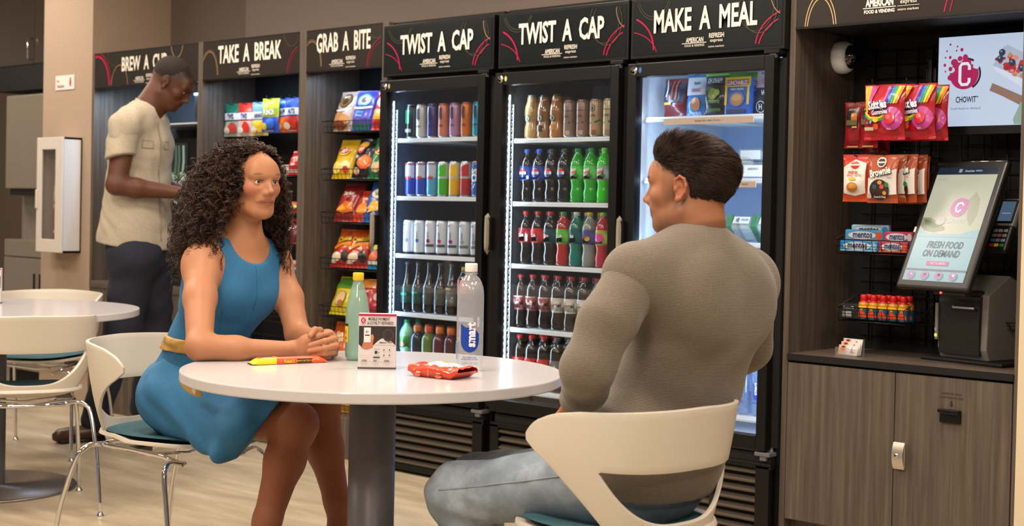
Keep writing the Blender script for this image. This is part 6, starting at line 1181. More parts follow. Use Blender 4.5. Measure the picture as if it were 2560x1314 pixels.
def head_field(o, A, h, female=False, sc=1.0, smile=0, ear=True):
    """o: point between the ears at eye height; A rows: right(+x of picture side), forward, up"""
    A = np.array(A); W = lambda x, y, z: o+sc*(A[0]*x+A[1]*y+A[2]*z)
    f = SDF(o-.20*sc, o+.20*sc, h); rr = lambda *r: [q*sc for q in r]
    f.ell(W(0, -.018, .036), rr(.073, .094, .082), A, .02); f.ell(W(0, .034, -.004), rr(.062, .058, .088), A, .03)
    jw = .042 if female else .054
    f.ell(W(0, .028, -.070), rr(jw, .050, .036), A, .03); f.ell(W(0, .066, -.094), rr(.019 if female else .024, .017, .016), A, .025)
    for s_ in (-1, 1):
        f.ell(W(s_*.040, .060, -.020), rr(.022, .020, .018), A, .022)         # cheek
        f.cone(W(s_*.054, -.005, -.055), W(s_*.026, .055, -.088), .014*sc, .012*sc, .025)   # jaw line
        f.ell(W(s_*.031, .098, .002), rr(.0165, .014, .0115), A, .016, 's')    # socket
        f.cone(W(s_*.012, .089, .0185), W(s_*.046, .076, .020), .0065*sc, .006*sc, .014)   # brow
    f.ell(W(0, .072, .040), rr(.046, .022, .028), A, .03)
    f.cone(W(0, .086, .012), W(0, .1075, -.0275), .0055*sc, .0072*sc, .010); f.ell(W(0, .1065, -.0300), rr(.0086, .0082, .0072), A, .008)
    for s_ in (-1, 1): f.ell(W(s_*.0115, .0955, -.0345), rr(.0066, .0095, .0066), A, .010)
    f.ell(W(0, .079, -.053), rr(.025, .0125, .017), A, .018)
    cz = -.0605+(.0045*smile); mw = .0265+.0050*smile
    for s_ in (-1, 1):
        f.cone(W(0, .0900, -.0570), W(s_*mw, .0770, cz), .0046*sc, .0022*sc, .004); f.cone(W(0, .0888, -.0655), W(s_*mw*.9, .0770, cz-.001), .0054*sc, .0022*sc, .004)
    f.ell(W(0, .082, -.018), rr(.016, .014, .022), A, .016)
    for s_ in (-1, 1):   # eyelids
        f.ell(W(s_*.0305, .0745, .0015), rr(.0150, .0150, .0125), A, .004)
        f.ell(W(s_*.0305, .0900, .0008), rr(.0135, .012, .0051 if female else .0050), A, .002, 's')
        if ear:
            f.ell(W(s_*.0750, -.006, -.002), rr(.0060, .0165, .028), A, .008); hx = [(.0765, .009, .004), (.0795, .007, .020), (.0830, -.004, .0285), (.0860, -.017, .022), (.0865, -.022, .006), (.0840, -.018, -.010), (.0800, -.008, -.024), (.0775, .001, -.029)]
            for p_, q_ in zip(hx[:-1], hx[1:]): f.cone(W(s_*p_[0], p_[1], p_[2]), W(s_*q_[0], q_[1], q_[2]), .0034*sc, .0034*sc, .003)
            f.ell(W(s_*.0790, .001, -.027), rr(.0045, .0065, .0075), A, .005); f.ell(W(s_*.0835, -.003, -.004), rr(.0060, .0070, .0105), A, .003, 's'); f.ell(W(s_*.0795, .0075, -.003), rr(.0035, .0040, .006), A, .003)
    return f, W
def eyes(parent, W, A, sc, iris):
    for s_ in (-1, 1):
        c = W(s_*.0305, .0735, .0015); mb = MB(); M_ = Matrix(((A[0][0], A[2][0]*-1, A[1][0], c[0]), (A[0][1], -A[2][1], A[1][1], c[1]), (A[0][2], -A[2][2], A[1][2], c[2]), (0, 0, 0, 1)))
        r = .0132*sc; pr = [(r*math.sin(t), r*math.cos(t)) for t in np.linspace(PI, 0, 22)]; mats = []
        for i in range(21): t = (pr[i][0]+pr[i+1][0])/2; mats.append(C_('#0a0808', 'liquid') if t < .0024*sc and pr[i][1] > 0 else C_(iris, 'liquid') if t < .0060*sc and pr[i][1] > 0 else C_('#d2c8c0', 'liquid'))
        seat_parent(mb.lathe(pr, None or mats[0], 24, M_, mats).build('eye', parent), parent)
def frame(fwd, up=(0, 0, 1)):
    f = np.array(fwd, float); f /= np.linalg.norm(f); r = np.cross(f, up); r /= np.linalg.norm(r); u = np.cross(r, f); return np.array([r, f, u])
def strands(name, roots, parent, mat, rad, seg=3):
    """roots: list of polylines (numpy n x 3)"""
    Vs, Fs, n0 = [], [], 0; ang = np.linspace(0, 2*PI, seg, endpoint=False); ca, sa = np.cos(ang), np.sin(ang)
    for pts, rr_ in roots:
        tn = np.gradient(pts, axis=0); tn /= np.linalg.norm(tn, axis=1)[:, None]+1e-9; ref = np.tile([.3, .2, .93], (len(pts), 1)); a = np.cross(tn, ref); a /= np.linalg.norm(a, axis=1)[:, None]+1e-9; b = np.cross(tn, a)
        n = len(pts); w = np.full(n, rr_); w[-1] *= .3; w[-2] *= .7
        Vs.append((pts[:, None, :]+w[:, None, None]*(ca[None, :, None]*a[:, None, :]+sa[None, :, None]*b[:, None, :])).reshape(-1, 3))
        i = np.arange(n-1)[:, None]*seg; j = np.arange(seg)[None, :]; j2 = (j+1) % seg
        Fs.append(np.stack([i+j, i+j2, i+seg+j2, i+seg+j], -1).reshape(-1, 4)+n0); n0 += n*seg
    return link_mesh(name, [(np.concatenate(Vs), np.concatenate(Fs))], mat, parent, 0)
def hair_mat(name, c1, c2, rough=.35):
    mt = nodes_mat(name, None, rough, noise=(30, 3, .5), ramp=[(.3, c1), (.7, c2)], coord='Object'); mt.node_tree.nodes['Principled BSDF'].inputs['Specular IOR Level'].default_value = .35; return mt
def finger(f, pts, r0, r1, k=.004):
    for a, b, t in zip(pts[:-1], pts[1:], range(len(pts)-1)):
        n = len(pts)-1; f.cone(a, b, r0+(r1-r0)*t/n, r0+(r1-r0)*(t+1)/n, k)

# ================================================================ the woman
wo = empty('person', tuple(wpos), 0, 'woman with dark curly hair in a sleeveless blue dress, hands clasped on the table', 'person')
def seat_parent(o, e): o.location = (-e.location[0], -e.location[1], -e.location[2])
SKW = skin_mat('woman_skin')
hd = 4.33
cdir = camdir(.80, -.60); side = np.array([cdir[1], -cdir[0], 0]); up = np.array([0, 0, 1.])      # chest direction, her right side
ns, fs = P(505, 652, 4.22), P(684, 650, 4.48)
neck = P(605, 612, 4.34); chest = P(566, 722, 4.37); waist = P(512, 868, 4.44); pelv = P(478, 975, 4.50); shaft = (ns+fs)/2
def torso(f, e=0, k=.05):
    f.cone(ns+np.array([0, 0, -.035]), fs+np.array([0, 0, -.035]), .050+e, .050+e, k)
    f.cone(shaft+np.array([0, 0, -.06]), chest, .128+e, .132+e, k, .66, cdir)
    f.cone(chest, waist, .132+e, .105+e, k, .74, cdir); f.cone(waist, pelv, .108+e, .150+e, k, .80, cdir)
    for s_ in (1, -1): f.ell(chest+cdir*.072+side*s_*.062+up*-.012, [.055+e, .050+e, .055+e], frame(cdir), .035)
    return f
lo = np.minimum(ns, fs)-np.array([.40, .42, .56]); hi = np.maximum(ns, fs)+np.array([.48, .35, .18])
body = SDF(lo, hi, .0034); torso(body)
body.cone(shaft+up*.005, neck+up*.05, .058, .046, .035); nk = P(618, 530, 4.33); body.cone(neck+up*-.01, nk, .049, .045, .03)
for q_ in (ns, fs): body.cone(neck+up*.012, q_+up*.008, .036, .046, .045)
# near arm (her right), elbow and forearm resting on the table
el = P(499, 866, 3.99); wr = P(742, 872, 4.10)
body.cone(ns+up*-.012, P(500, 745, 4.12), .053, .046, .03); body.cone(P(500, 745, 4.12), el, .046, .036, .02); body.cone(el, P(590, 871, 4.02), .037, .036, .02); body.cone(P(590, 871, 4.02), wr, .036, .0245, .02, .85, up)
el2 = P(744, 836, 4.36); wr2 = P(800, 852, 4.17)
body.cone(fs+up*-.01, P(722, 745, 4.42), .050, .043, .03); body.cone(P(722, 745, 4.42), el2, .043, .036, .02); body.cone(el2, wr2, .036, .026, .02)
# hands
body.cone(wr, P(768, 866, 4.09), .024, .030, .015, .62, camdir(.1, -1)); body.cone(P(768, 858, 4.09), P(797, 856, 4.075), .024, .020, .014); body.cone(P(765, 876, 4.09), P(795, 880, 4.075), .022, .018, .014)
body.cone(wr2, P(818, 850, 4.12), .027, .026, .015); body.cone(P(818, 845, 4.12), P(828, 868, 4.10), .026, .024, .014)
finger(body, [P(834, 842, 4.10), P(836, 846, 4.055), P(812, 852, 4.028), P(775, 863, 4.033)], .0100, .0078)
finger(body, [P(838, 858, 4.10), P(840, 863, 4.052), P(812, 870, 4.024), P(773, 878, 4.032)], .0100, .0078)
finger(body, [P(834, 873, 4.10), P(833, 879, 4.056), P(810, 884, 4.030), P(780, 891, 4.036)], .0094, .0072)
finger(body, [P(826, 884, 4.10), P(822, 891, 4.065), P(806, 894, 4.045)], .0085, .0070)
finger(body, [P(802, 843, 4.12), P(800, 826, 4.075), P(787, 824, 4.06), P(776, 839, 4.045)], .0112, .0088)       # left thumb
finger(body, [P(782, 850, 4.07), P(797, 842, 4.06), P(814, 836, 4.055), P(828, 831, 4.055)], .0112, .0080)       # right thumb
for i, y_ in enumerate((850, 863, 875, 886)): finger(body, [P(800, y_, 4.09), P(826, y_-2, 4.13), P(838, y_-2, 4.15), P(826, y_, 4.18)], .0090, .0076)
WB = body.mesh()
Aw = frame(camdir(.71, -.70)+np.array([0, 0, .03])); ho = P(626, 458, 4.315)
hf, HW = head_field(ho, Aw, .0018, True, .98, smile=1)
hf.cone(HW(0, -.02, -.05), neck+up*-.005, .046, .047, .03)
Ax = Aw
lipc, lipd = '#a8584c', '#a35a4e'
def wcol(V): return mixc('#a97453', V, [(HW(0, .086, -.0600), Ax, (.0300, .030, .0088), '#8f4a3c', .8), (HW(0, .092, -.0612), Ax, (.026, .030, .0011), '#4f2620', .8), (HW(.020, .086, -.0590), Ax, (.007, .02, .0010), '#4f2620', .6), (HW(-.020, .086, -.0590), Ax, (.007, .02, .0010), '#4f2620', .6), (HW(.042, .066, -.024), Ax, (.026, .03, .022), '#a8614a', .5), (HW(-.042, .066, -.024), Ax, (.026, .03, .022), '#a8614a', .5),
        (HW(.031, .085, .0245), Ax, (.019, .014, .0036), '#5e3f2e', .65), (HW(-.031, .085, .0245), Ax, (.019, .014, .0036), '#5e3f2e', .65), (HW(.0305, .088, .006), Ax, (.0155, .012, .0022), '#4a3028', .8), (HW(-.0305, .088, .006), Ax, (.0155, .012, .0022), '#4a3028', .8), (HW(0, .11, -.033), Ax, (.012, .012, .01), '#a4664c', .4)])
# legs
lg = SDF(np.array(P(640, 1500, 4.2))-np.array([.62, .62, .06]), np.array(P(640, 1000, 4.3))+np.array([.55, .45, .16]), .0042)
kn1, an1 = P(742, 1060, 4.20), P(626, 1455, 4.12); kn2, an2 = P(800, 1004, 4.40), P(848, 1322, 4.34)
hp1, hp2 = pelv+side*.085+up*-.02+cdir*.03, pelv-side*.085+up*-.02+cdir*.03
lg.cone(hp1, kn1, .092, .060, .03); lg.cone(kn1+up*.002, P(712, 1150, 4.19), .058, .056, .03); lg.cone(P(712, 1150, 4.19), P(668, 1300, 4.15), .056, .040, .03); lg.cone(P(668, 1300, 4.15), an1, .040, .030, .02)
lg.cone(hp2, kn2, .092, .060, .03); lg.cone(kn2, P(812, 1120, 4.385), .058, .055, .03); lg.cone(P(812, 1120, 4.385), P(842, 1250, 4.35), .053, .038, .03); lg.cone(P(842, 1250, 4.35), an2, .038, .031, .02)
tn1, tn2 = an1+camdir(.8, -.5)*.13, P(812, 1410, 4.24); tn1[2] = .035; tn2[2] = .035
f1h = an1*1; f1h[2] = .05
lg.cone(an1, f1h, .032, .030, .02); lg.cone(f1h, tn1, .030, .022, .02, .8, up); lg.cone(an2, tn2, .034, .024, .02)
WL = lg.mesh()
bo = link_mesh('body', [(*WB, lambda V: mixc('#a97453', V, [(P(775, 864, 4.028), None, (.008, .008, .008), '#b8806c', .4)])), (*hf.mesh(), wcol), (*WL, lambda V: mixc('#925a40', V, []))], SKW, wo, 1); seat_parent(bo, wo)  # legs toned darker for the shade below the table
eyes(wo, HW, Ax, .98, '#4a4636')
# dress
DRESS = nodes_mat('blue_dress_fabric', None, .78, True, noise=(420, 3, .6), ramp=[(.35, '#205f8a'), (.65, '#2a6d9a')], bstr=.22, bdist=.0006)
BELT = nodes_mat('mustard_satin_belt', None, .42, True, noise=(25, 3, .6), ramp=[(.3, '#96702f'), (.7, '#b8914a')], bstr=.3, bdist=.003)
dr = SDF(lo, hi, .0036); torso(dr, .0065)
dr.cone(neck+up*.012, ns+up*.004, .038, .044, .045); dr.cone(neck+up*.012, fs+up*.004, .038, .044, .045)
dr.wrinkle(.0016, [((.3, .2, 1), 60, 0), ((1, .4, .5), 75, 1.1), ((.2, 1, -.6), 52, 2)])
dr.ell(ns+side*.062+up*-.020, [.060, .066, .095], frame(cdir), .006, 's'); dr.ell(fs-side*.056+up*-.020, [.060, .066, .095], frame(cdir), .006, 's')
dr.ell(neck+cdir*.075+up*.012, [.082, .110, .066], frame(cdir), .005, 's'); dr.ell(neck+up*.045, [.070, .070, .075], frame(cdir), .005, 's')
dr.plane(waist+up*-.10, -up)
sl_ = MB(); c_lr = [chest*(1-t)+waist*t for t in np.linspace(-.42, 1.05, 26)]
sl_.tube([surf(dr, q, cdir)+cdir*-.0006 for q in c_lr], .0011, pmat('blue_seam', '#1f5f88', .9), 5)
for s_ in (1, -1): sl_.tube([surf(dr, chest*(1-t)+waist*t, cdir+side*s_*(.95-.45*t))-cdir*.0006 for t in np.linspace(.30, 1.05, 18)], .0010, pmat('blue_seam', '#1f5f88', .9), 5)
seat_parent(sl_.build('dress_seams', wo), wo)
# skirt
sk = SDF(np.array(P(520, 1010, 4.4))-np.array([.42, .42, .30]), np.array(P(560, 900, 4.4))+np.array([.50, .42, .12]), .0042)
sk.cone(waist, pelv, .114, .154, .04, .82, cdir); sk.cone(hp1+up*.01, kn1+up*.012, .112, .084, .04); sk.cone(hp2+up*.01, kn2+up*.01, .112, .084, .04); sk.cone(pelv+up*-.02, (kn1+kn2)/2, .14, .085, .04)
sk.cone(P(470, 1040, 4.36), P(600, 1085, 4.18), .075, .062, .04); sk.cone(P(520, 1090, 4.26), P(545, 1138, 4.16), .045, .022, .03); sk.cone(P(575, 1110, 4.18), P(540, 1140, 4.16), .04, .02, .03)
sk.wrinkle(.0095, [((.6, .1, .9), 30, .4), ((.9, -.2, .5), 42, 1.5), ((.3, .7, .6), 26, 2.2)]); sk.wrinkle(.0034, [((1, .3, 1), 80, .4), ((.2, 1, .7), 70, 1.5)])
pa, pb, pc = P(712, 985, 4.16), P(600, 1128, 4.10), P(735, 985, 4.50); nrm = np.cross(pb-pa, pc-pa); nrm = nrm if nrm@cdir > 0 else -nrm; sk.plane(pa, nrm)
sk.plane(P(480, 1162, 4.25), -up) if False else sk.plane(waist+up*.03, up)
zz = P(500, 1150, 4.3)[2]; seatz = .470
# flatten on the seat
o = link_mesh('dress', [dr.mesh(), sk.mesh()], DRESS, wo, 1); seat_parent(o, wo)
be = SDF(lo, hi, .0036); torso(be, .016); bn = up+cdir*.10+side*-.12; be.plane(waist+up*.024, bn); be.plane(waist+up*-.020, -bn); be.wrinkle(.0022, [((0, .1, 1), 210, 0), ((.3, .1, 1), 150, 1)])
o = link_mesh('belt', [be.mesh()], BELT, wo, 2); seat_parent(o, wo)
for a, b in ((f1h, tn1), (an2, tn2)):
    sh = MB(); v = b-a; sh.tube([a+v*.25+up*-.028, a+v*.6+up*-.026, b+up*-.02, b+v*.12+up*-.014], [.030, .036, .034, .018], C_('#4a2a1c', 'plastic'), 12, flat=.35)
    sh.tube([a+v*.2+up*-.03, a+up*-.028, a*1+up*-a[2]+up*.004], [.02, .016, .007], C_('#4a2a1c', 'plastic'), 8)
    sh.tube([a+side*.034+up*.004, a+cdir*.034+up*.012, a-side*.034+up*.004, a-cdir*.03+up*-.01, a+side*.034+up*.004], .004, C_('#5a3826', 'plastic'), 6)
    seat_parent(sh.build('sandal', wo), wo)
bt_ = MB(); q0, q1, q2 = P(446, 950, 4.16), P(478, 972, 4.12), P(506, 984, 4.12)
bt_.grid([[q0+up*.012, q1+up*.018, q2+up*.006], [q0+up*-.004, q1+up*-.010, q2+up*-.006], [q0+up*-.010, q1+up*-.022, q2+up*-.010]], BELT)
bt_.grid([[q1+up*.018-cdir*.002, q2+up*.006-cdir*.002], [q1+up*-.020-cdir*.002, q2+up*-.009-cdir*.002]], C_('#b9b4ac', 'plastic'))
o = bt_.build('belt_end', wo); md = o.modifiers.new('solid', 'SOLIDIFY'); md.thickness = .004; md2 = o.modifiers.new('sub', 'SUBSURF'); md2.levels = md2.render_levels = 2; seat_parent(o, wo)
# curly hair
HAIRW = hair_mat('dark_curly_hair', '#1c110d', '#4a2f20', .42)
r2 = np.random.default_rng(11); curls = []
def on_head(d, s=1.0): return ho+np.array([0, 0, .025])+Aw.T@(np.array([.082, .104, .096])*d*s)
ctr = ho+np.array([0, 0, .02])
n_c = 0
while n_c < 1000:
    v = r2.normal(size=3); v /= np.linalg.norm(v)
    if v[2] < -.55: continue
    # keep the face open: hairline
    if v[1] > .30 and v[2] < .66-.30*abs(v[0]) and abs(v[0]) < (.70 if v[0] > 0 else .84): continue
    if v[1] > .62 and v[2] < .86: continue
    root = on_head(v, .93); out = Aw.T@np.array([v[0], v[1]*.55-.25, v[2]*.6]); out /= np.linalg.norm(out)
    L = r2.uniform(.15, .33); n = 76; t = np.linspace(0, 1, n)[:, None]
    sd = 1 if v[0] > 0 else -1
    spread = Aw[0]*sd*(.62 if v[0] > 0 else .03)+Aw[1]*(-.46-.25*max(0, -v[1]))
    wob = np.cumsum(r2.normal(size=(n, 3))*.0011, axis=0)
    g = out*.060*np.sin(t*PI*.5)+spread*(.085*t**.8)*r2.uniform(.4, 1.4)+np.array([0, 0, -1.])*(L*(t**1.45))*.92+np.array([0, 0, .022*max(0, v[2])])*np.sin(t*PI*.7)+wob
    base = root+g; ph = r2.uniform(0, 6.28); cyc = L/r2.uniform(.024, .044); R0_ = r2.uniform(.005, .013)*np.minimum(1, t*4+.25)*(.8+.35*np.sin(t*9+ph))
    a1 = np.cross(out, [0, 0, 1.]); a1 /= np.linalg.norm(a1); a2 = np.cross(a1, [0, 0, -1.]); hand = r2.choice([-1, 1])
    for q in range(4):
        R_ = R0_*r2.uniform(.75, 1.2); th = hand*(ph+2*PI*cyc*t*r2.uniform(.97, 1.03))+r2.normal()*.28; off = r2.normal(size=3)*.0014
        pts = base+off+R_*(np.cos(th)*a1+np.sin(th)*(a2+np.array([0, 0, .45])))
        loc = (pts-ho)@Aw.T; face = (loc[:, 1] > .030) & (np.abs(loc[:, 0]) < .062) & (loc[:, 2] < .085) & (loc[:, 2] > -.16)
        if face.any(): loc[face, 0] = np.sign(loc[face, 0]+1e-6)*(.062+.012*r2.random(face.sum())); loc[face, 1] = np.minimum(loc[face, 1], .045); pts = loc@Aw+ho
        curls.append((pts, r2.uniform(.00045, .00085)))
    n_c += 1
hm = strands('hair', curls, wo, HAIRW, .001); seat_parent(hm, wo)
cap = SDF(ho-.26, ho+.22, .004); cap.ell(ctr+Aw.T@np.array([0, -.022, .014]), [.083, .094, .094], Aw, .02)
for s_ in (-1, 1): cap.cone(HW(s_*.070, -.045, .0), HW(s_*.105, -.07, -.13), .048, .036, .05)
cap.cone(HW(0, -.09, 0), HW(0, -.11, -.15), .062, .05, .05)
cap.ell(HW(0, .102, -.004), [.088, .092, .108], Aw, .012, 's'); cap.cone(HW(0, .05, -.03), HW(0, .06, -.20), .062, .07, .01, mode='s')
cap.wrinkle(.006, [((1, .3, .2), 190, 0), ((.2, 1, .5), 160, 1), ((.1, .4, 1), 170, 2)])
o = link_mesh('hair_mass', [cap.mesh()], nodes_mat('hair_shade', '#140c09', .7, noise=(90, 3, .6)), wo, 1); seat_parent(o, wo)
# ================================================================ the seated man, seen from behind
mn = empty('person', tuple(mpos), 0, 'dark-haired man in a grey-brown knit sweater and jeans, sitting seen from behind', 'person')
SKM = skin_mat('man_skin', .5)
mdir = camdir(-.70, .71); mleft = np.array([-mdir[1], mdir[0], 0])
mh = P(1722, 472, 3.35); Am = frame(camdir(-.90, .43)+np.array([0, 0, .02]))
hf, HM = head_field(mh, Am, .0020, False, .965)
mneck = P(1740, 640, 3.36); hf.cone(HM(0, -.028, -.04), mneck+up*-.02, .052, .060, .03); hf.cone(HM(0, -.03, -.09), mneck+mdir*.0+up*-.04, .052, .076, .04)
stub = '#775340'
def mcol(V): return mixc('#9b6749', V, [(HM(.0, .055, -.078), Am, (.062, .060, .036), stub, .55), (HM(.058, .01, -.045), Am, (.03, .030, .055), stub, .5), (HM(-.058, .01, -.045), Am, (.03, .030, .055), stub, .5), (HM(0, .086, -.0605), Am, (.026, .014, .009), '#9a5548', .7),
        (HM(.031, .083, .0245), Am, (.022, .015, .0046), '#2a1c14', .9), (HM(-.031, .083, .0245), Am, (.022, .015, .0046), '#2a1c14', .9), (HM(-.078, -.006, 0), Am, (.014, .024, .036), '#a86044', .6), (HM(0, -.07, -.10), Am, (.075, .06, .03), '#4a3226', .5), (HM(-.066, .030, .010), Am, (.024, .018, .045), '#6a4c38', .35)])
mls, mrs = P(1588, 683, 3.20), P(1872, 690, 3.47); mlk = P(1140, 1232, 3.56); mrk = P(1190, 1200, 3.88); mpel = P(1600, 1185, 3.37)
bd = SDF(np.array(P(1440, 1020, 3.30))-.14, np.array(P(1440, 1020, 3.36))+.14, .0034)
w1 = P(1440, 988, 3.27); bd.cone(w1, P(1447, 1012, 3.33), .028, .034, .02, .7, mleft); 
for i in range(4): q0 = P(1440+i*7, 1012+i*3, 3.36); finger(bd, [q0, q0+mdir*.035+up*-.008, q0+mdir*.055+up*-.03, q0+mdir*.045+up*-.045], .0095, .008)
finger(bd, [P(1462, 1004, 3.33), P(1474, 1008, 3.37), P(1480, 1016, 3.40)], .011, .009)
co = SDF(np.minimum(P(1460, 1010, 3.1), P(1740, 620, 3.4))-.16, np.maximum(P(1460, 1010, 3.3), P(1740, 620, 3.1))+.16, .006)
co.cone(mneck+up*-.09, mneck+up*-.02, .06, .055, .03); co.cone(mneck+up*-.07, mls+up*-.02, .05, .045, .03); co.cone(mls+up*-.02, P(1516, 800, 3.14), .045, .042, .02); co.cone(P(1516, 800, 3.14), P(1468, 925, 3.12), .042, .036, .02); co.cone(P(1468, 925, 3.12), w1, .034, .026, .02)
o = link_mesh('body', [(*hf.mesh(), mcol), (*bd.mesh(), lambda V: mixc('#a56c54', V, [])), (*co.mesh(), lambda V: mixc('#9b6749', V, []))], SKM, mn, 1); seat_parent(o, mn)
eyes(mn, HM, Am, 1.0, '#3a2a1c')
# sweater
KN = bpy.data.materials.new('ribbed_knit'); KN.use_nodes = True; nt = KN.node_tree; b = nt.nodes['Principled BSDF']; b.inputs['Roughness'].default_value = .9; b.inputs['Sheen Weight'].default_value = .25
tc = nt.nodes.new('ShaderNodeTexCoord'); wv = nt.nodes.new('ShaderNodeTexWave'); wv.bands_direction = 'Z'; wv.inputs['Scale'].default_value = 96; wv.inputs['Distortion'].default_value = 1.1; wv.inputs['Detail'].default_value = 1.5; wv.inputs['Detail Scale'].default_value = .35
mp = nt.nodes.new('ShaderNodeMapping'); mp.inputs['Rotation'].default_value = (.03, -.05, 0); nt.links.new(tc.outputs['Object'], mp.inputs[0]); nt.links.new(mp.outputs[0], wv.inputs['Vector'])
nz = nt.nodes.new('ShaderNodeTexNoise'); nz.inputs['Scale'].default_value = 420; nz.inputs['Detail'].default_value = 3; nt.links.new(tc.outputs['Object'], nz.inputs['Vector'])
cr = nt.nodes.new('ShaderNodeValToRGB'); cr.color_ramp.elements[0].position = .15; cr.color_ramp.elements[0].color = (*srgb('#4a4238'), 1); cr.color_ramp.elements[1].position = .75; cr.color_ramp.elements[1].color = (*srgb('#7d7162'), 1)
mx = nt.nodes.new('ShaderNodeMath'); mx.operation = 'MULTIPLY_ADD'; mx.inputs[1].default_value = .7; nt.links.new(wv.outputs['Fac'], mx.inputs[0]); m2_ = nt.nodes.new('ShaderNodeMath'); m2_.operation = 'MULTIPLY_ADD'; m2_.inputs[1].default_value = .9; m2_.inputs[2].default_value = -.28
nt.links.new(nz.outputs['Fac'], m2_.inputs[0]); nt.links.new(m2_.outputs[0], mx.inputs[2]); nt.links.new(mx.outputs[0], cr.inputs[0]); nt.links.new(cr.outputs[0], b.inputs['Base Color'])
bp = nt.nodes.new('ShaderNodeBump'); bp.inputs['Strength'].default_value = .55; bp.inputs['Distance'].default_value = .002; nt.links.new(mx.outputs[0], bp.inputs['Height']); nt.links.new(bp.outputs[0], b.inputs['Normal'])
slo = np.minimum(np.minimum(mls, mrs), mpel)-np.array([.34, .30, .16]); shi = np.maximum(np.maximum(mls, mrs), mpel)+np.array([.34, .34, .12])
sw = SDF(slo, shi, .0046); mch = P(1742, 770, 3.35); mwa = P(1684, 1000, 3.39)
sw.cone(mls+up*-.02, mrs+up*-.02, .070, .068, .05); sw.cone((mls+mrs)/2+up*-.05, mch, .165, .178, .06, .66, mdir); sw.cone(mch, mwa, .178, .152, .06, .72, mdir); sw.cone(mwa, mpel+up*.02, .150, .168, .06, .86, mdir)
for s_, sh_ in ((1, mls), (-1, mrs)): sw.cone(mneck+up*-.012, sh_+up*.006, .052, .058, .05); sw.ell(mch+mleft*s_*.085-mdir*.085+up*.02, [.07, .045, .09], frame(mdir), .05)
sw.cone(mneck+up*-.02, mneck+up*.012+mdir*-.003, .078, .066, .03)
mel = P(1468, 925, 3.12)
arm = SDF(slo, shi, .0046)
arm.cone(mls+up*-.012, P(1520, 800, 3.14), .068, .062, .03); arm.cone(P(1520, 800, 3.14), mel, .062, .057, .02); arm.cone(mel, P(1464, 972, 3.20), .056, .050, .03); arm.cone(P(1464, 972, 3.20), P(1442, 992, 3.28), .047, .040, .02)
arm.cone(mrs+up*-.012, P(1868, 870, 3.52), .066, .058, .03); arm.cone(P(1868, 870, 3.52), P(1735, 960, 3.66), .056, .042, .02)
arm.wrinkle(.0028, [((1, .2, .4), 60, 0), ((.3, 1, .8), 75, 1), ((.5, -.3, 1), 48, 2)])
sw.wrinkle(.0035, [((.2, .4, 1), 34, 0), ((1, .6, .7), 26, 1), ((.4, -.5, 1), 42, 2)]); sw.wrinkle(.007, [((.15, .1, 1), 62, .5), ((.4, .4, 1), 50, 2)], fall=(mpel+up*.04, .20))
fld = mneck+up*-.065-mdir*.10; sw.cone(fld-mleft*.05, fld+mleft*.05, .018, .014, .03)
sw.cone(mpel+mleft*.055+up*.035-mdir*.02, mpel-mleft*.055+up*.035-mdir*.02, .142, .142, .05)
sw.plane(mpel+up*-.035+mdir*-.10, -up+mdir*.10); sw.cone(mneck+up*-.0, mneck+up*.10, .058, .060, .004, mode='s')
o = link_mesh('sweater', [sw.mesh(), arm.mesh()], KN, mn, 1); seat_parent(o, mn)
# rolled neck edge and shoulder seam
ring = [mneck+up*(.018-.012*math.cos(a))+(mdir*math.cos(a)*-.062+mleft*math.sin(a)*.064)+up*.004*math.sin(3*a) for a in np.linspace(0, 2*PI, 40, endpoint=False)]
cl = MB().tube(ring, .0036, pmat('dark_neck_edge', '#4a4d50', .9), 6, closed=True)
o = cl.build('neck_edge', mn); seat_parent(o, mn)
# jeans
DEN = nodes_mat('washed_denim', None, .85, True, noise=(5, 8, .72), ramp=[(.3, '#626f7b'), (.52, '#828f9c'), (.72, '#aab8c8')], bstr=.25, bdist=.002)
jlo = np.minimum(mpel, mlk)-np.array([.50, .50, .55]); jhi = np.maximum(mpel, np.maximum(mlk, mrk))+np.array([.26, .36, .14])
jn = SDF(jlo, jhi, .0052)
jn.cone(mpel+mleft*.05, mpel-mleft*.05, .130, .130, .05, .9, up); jn.cone(mpel+up*.0, mpel+up*.07, .140, .130, .04, .76, mdir)
lh_ = mpel+mleft*.09+up*-.015+mdir*.04; rh_ = mpel-mleft*.09+up*-.015+mdir*.04
jn.cone(lh_, mlk, .098, .072, .04); jn.cone(rh_, mrk, .098, .072, .04)
la, ra = P(1262, 1600, 3.55), P(1230, 1500, 3.95); la[2] = .12; ra[2] = .12
jn.cone(mlk, la, .070, .054, .03); jn.cone(mrk, ra, .070, .054, .03)
jn.wrinkle(.0045, [((.9, .5, .3), 42, .2), ((.2, .7, 1), 55, 1.2), ((1, -.4, .2), 34, 2.1)]); jn.wrinkle(.006, [((.3, .2, 1), 95, 0), ((1, .2, .8), 70, 1)], fall=(mlk+up*-.05, .13))
o = link_mesh('jeans', [jn.mesh()], DEN, mn, 1); seat_parent(o, mn)
sm_ = MB(); q0, q1 = lh_, mlk; lat = np.cross((q1-q0)/np.linalg.norm(q1-q0), up); lat = lat if lat@mleft > 0 else -lat
sm_.tube([surf(jn, q0*(1-t)+q1*t, lat+up*(.35-.1*t)) for t in np.linspace(.12, 1.0, 24)], .0015, C_('#8f9aa2', 'matte'), 5)
pk = [mpel+mleft*.1475-mdir*.02+up*v+mdir*u for u, v in ((0, -.02), (.10, -.005), (.11, -.03), (0, -.05))]
o = sm_.build('side_seam', mn); seat_parent(o, mn)
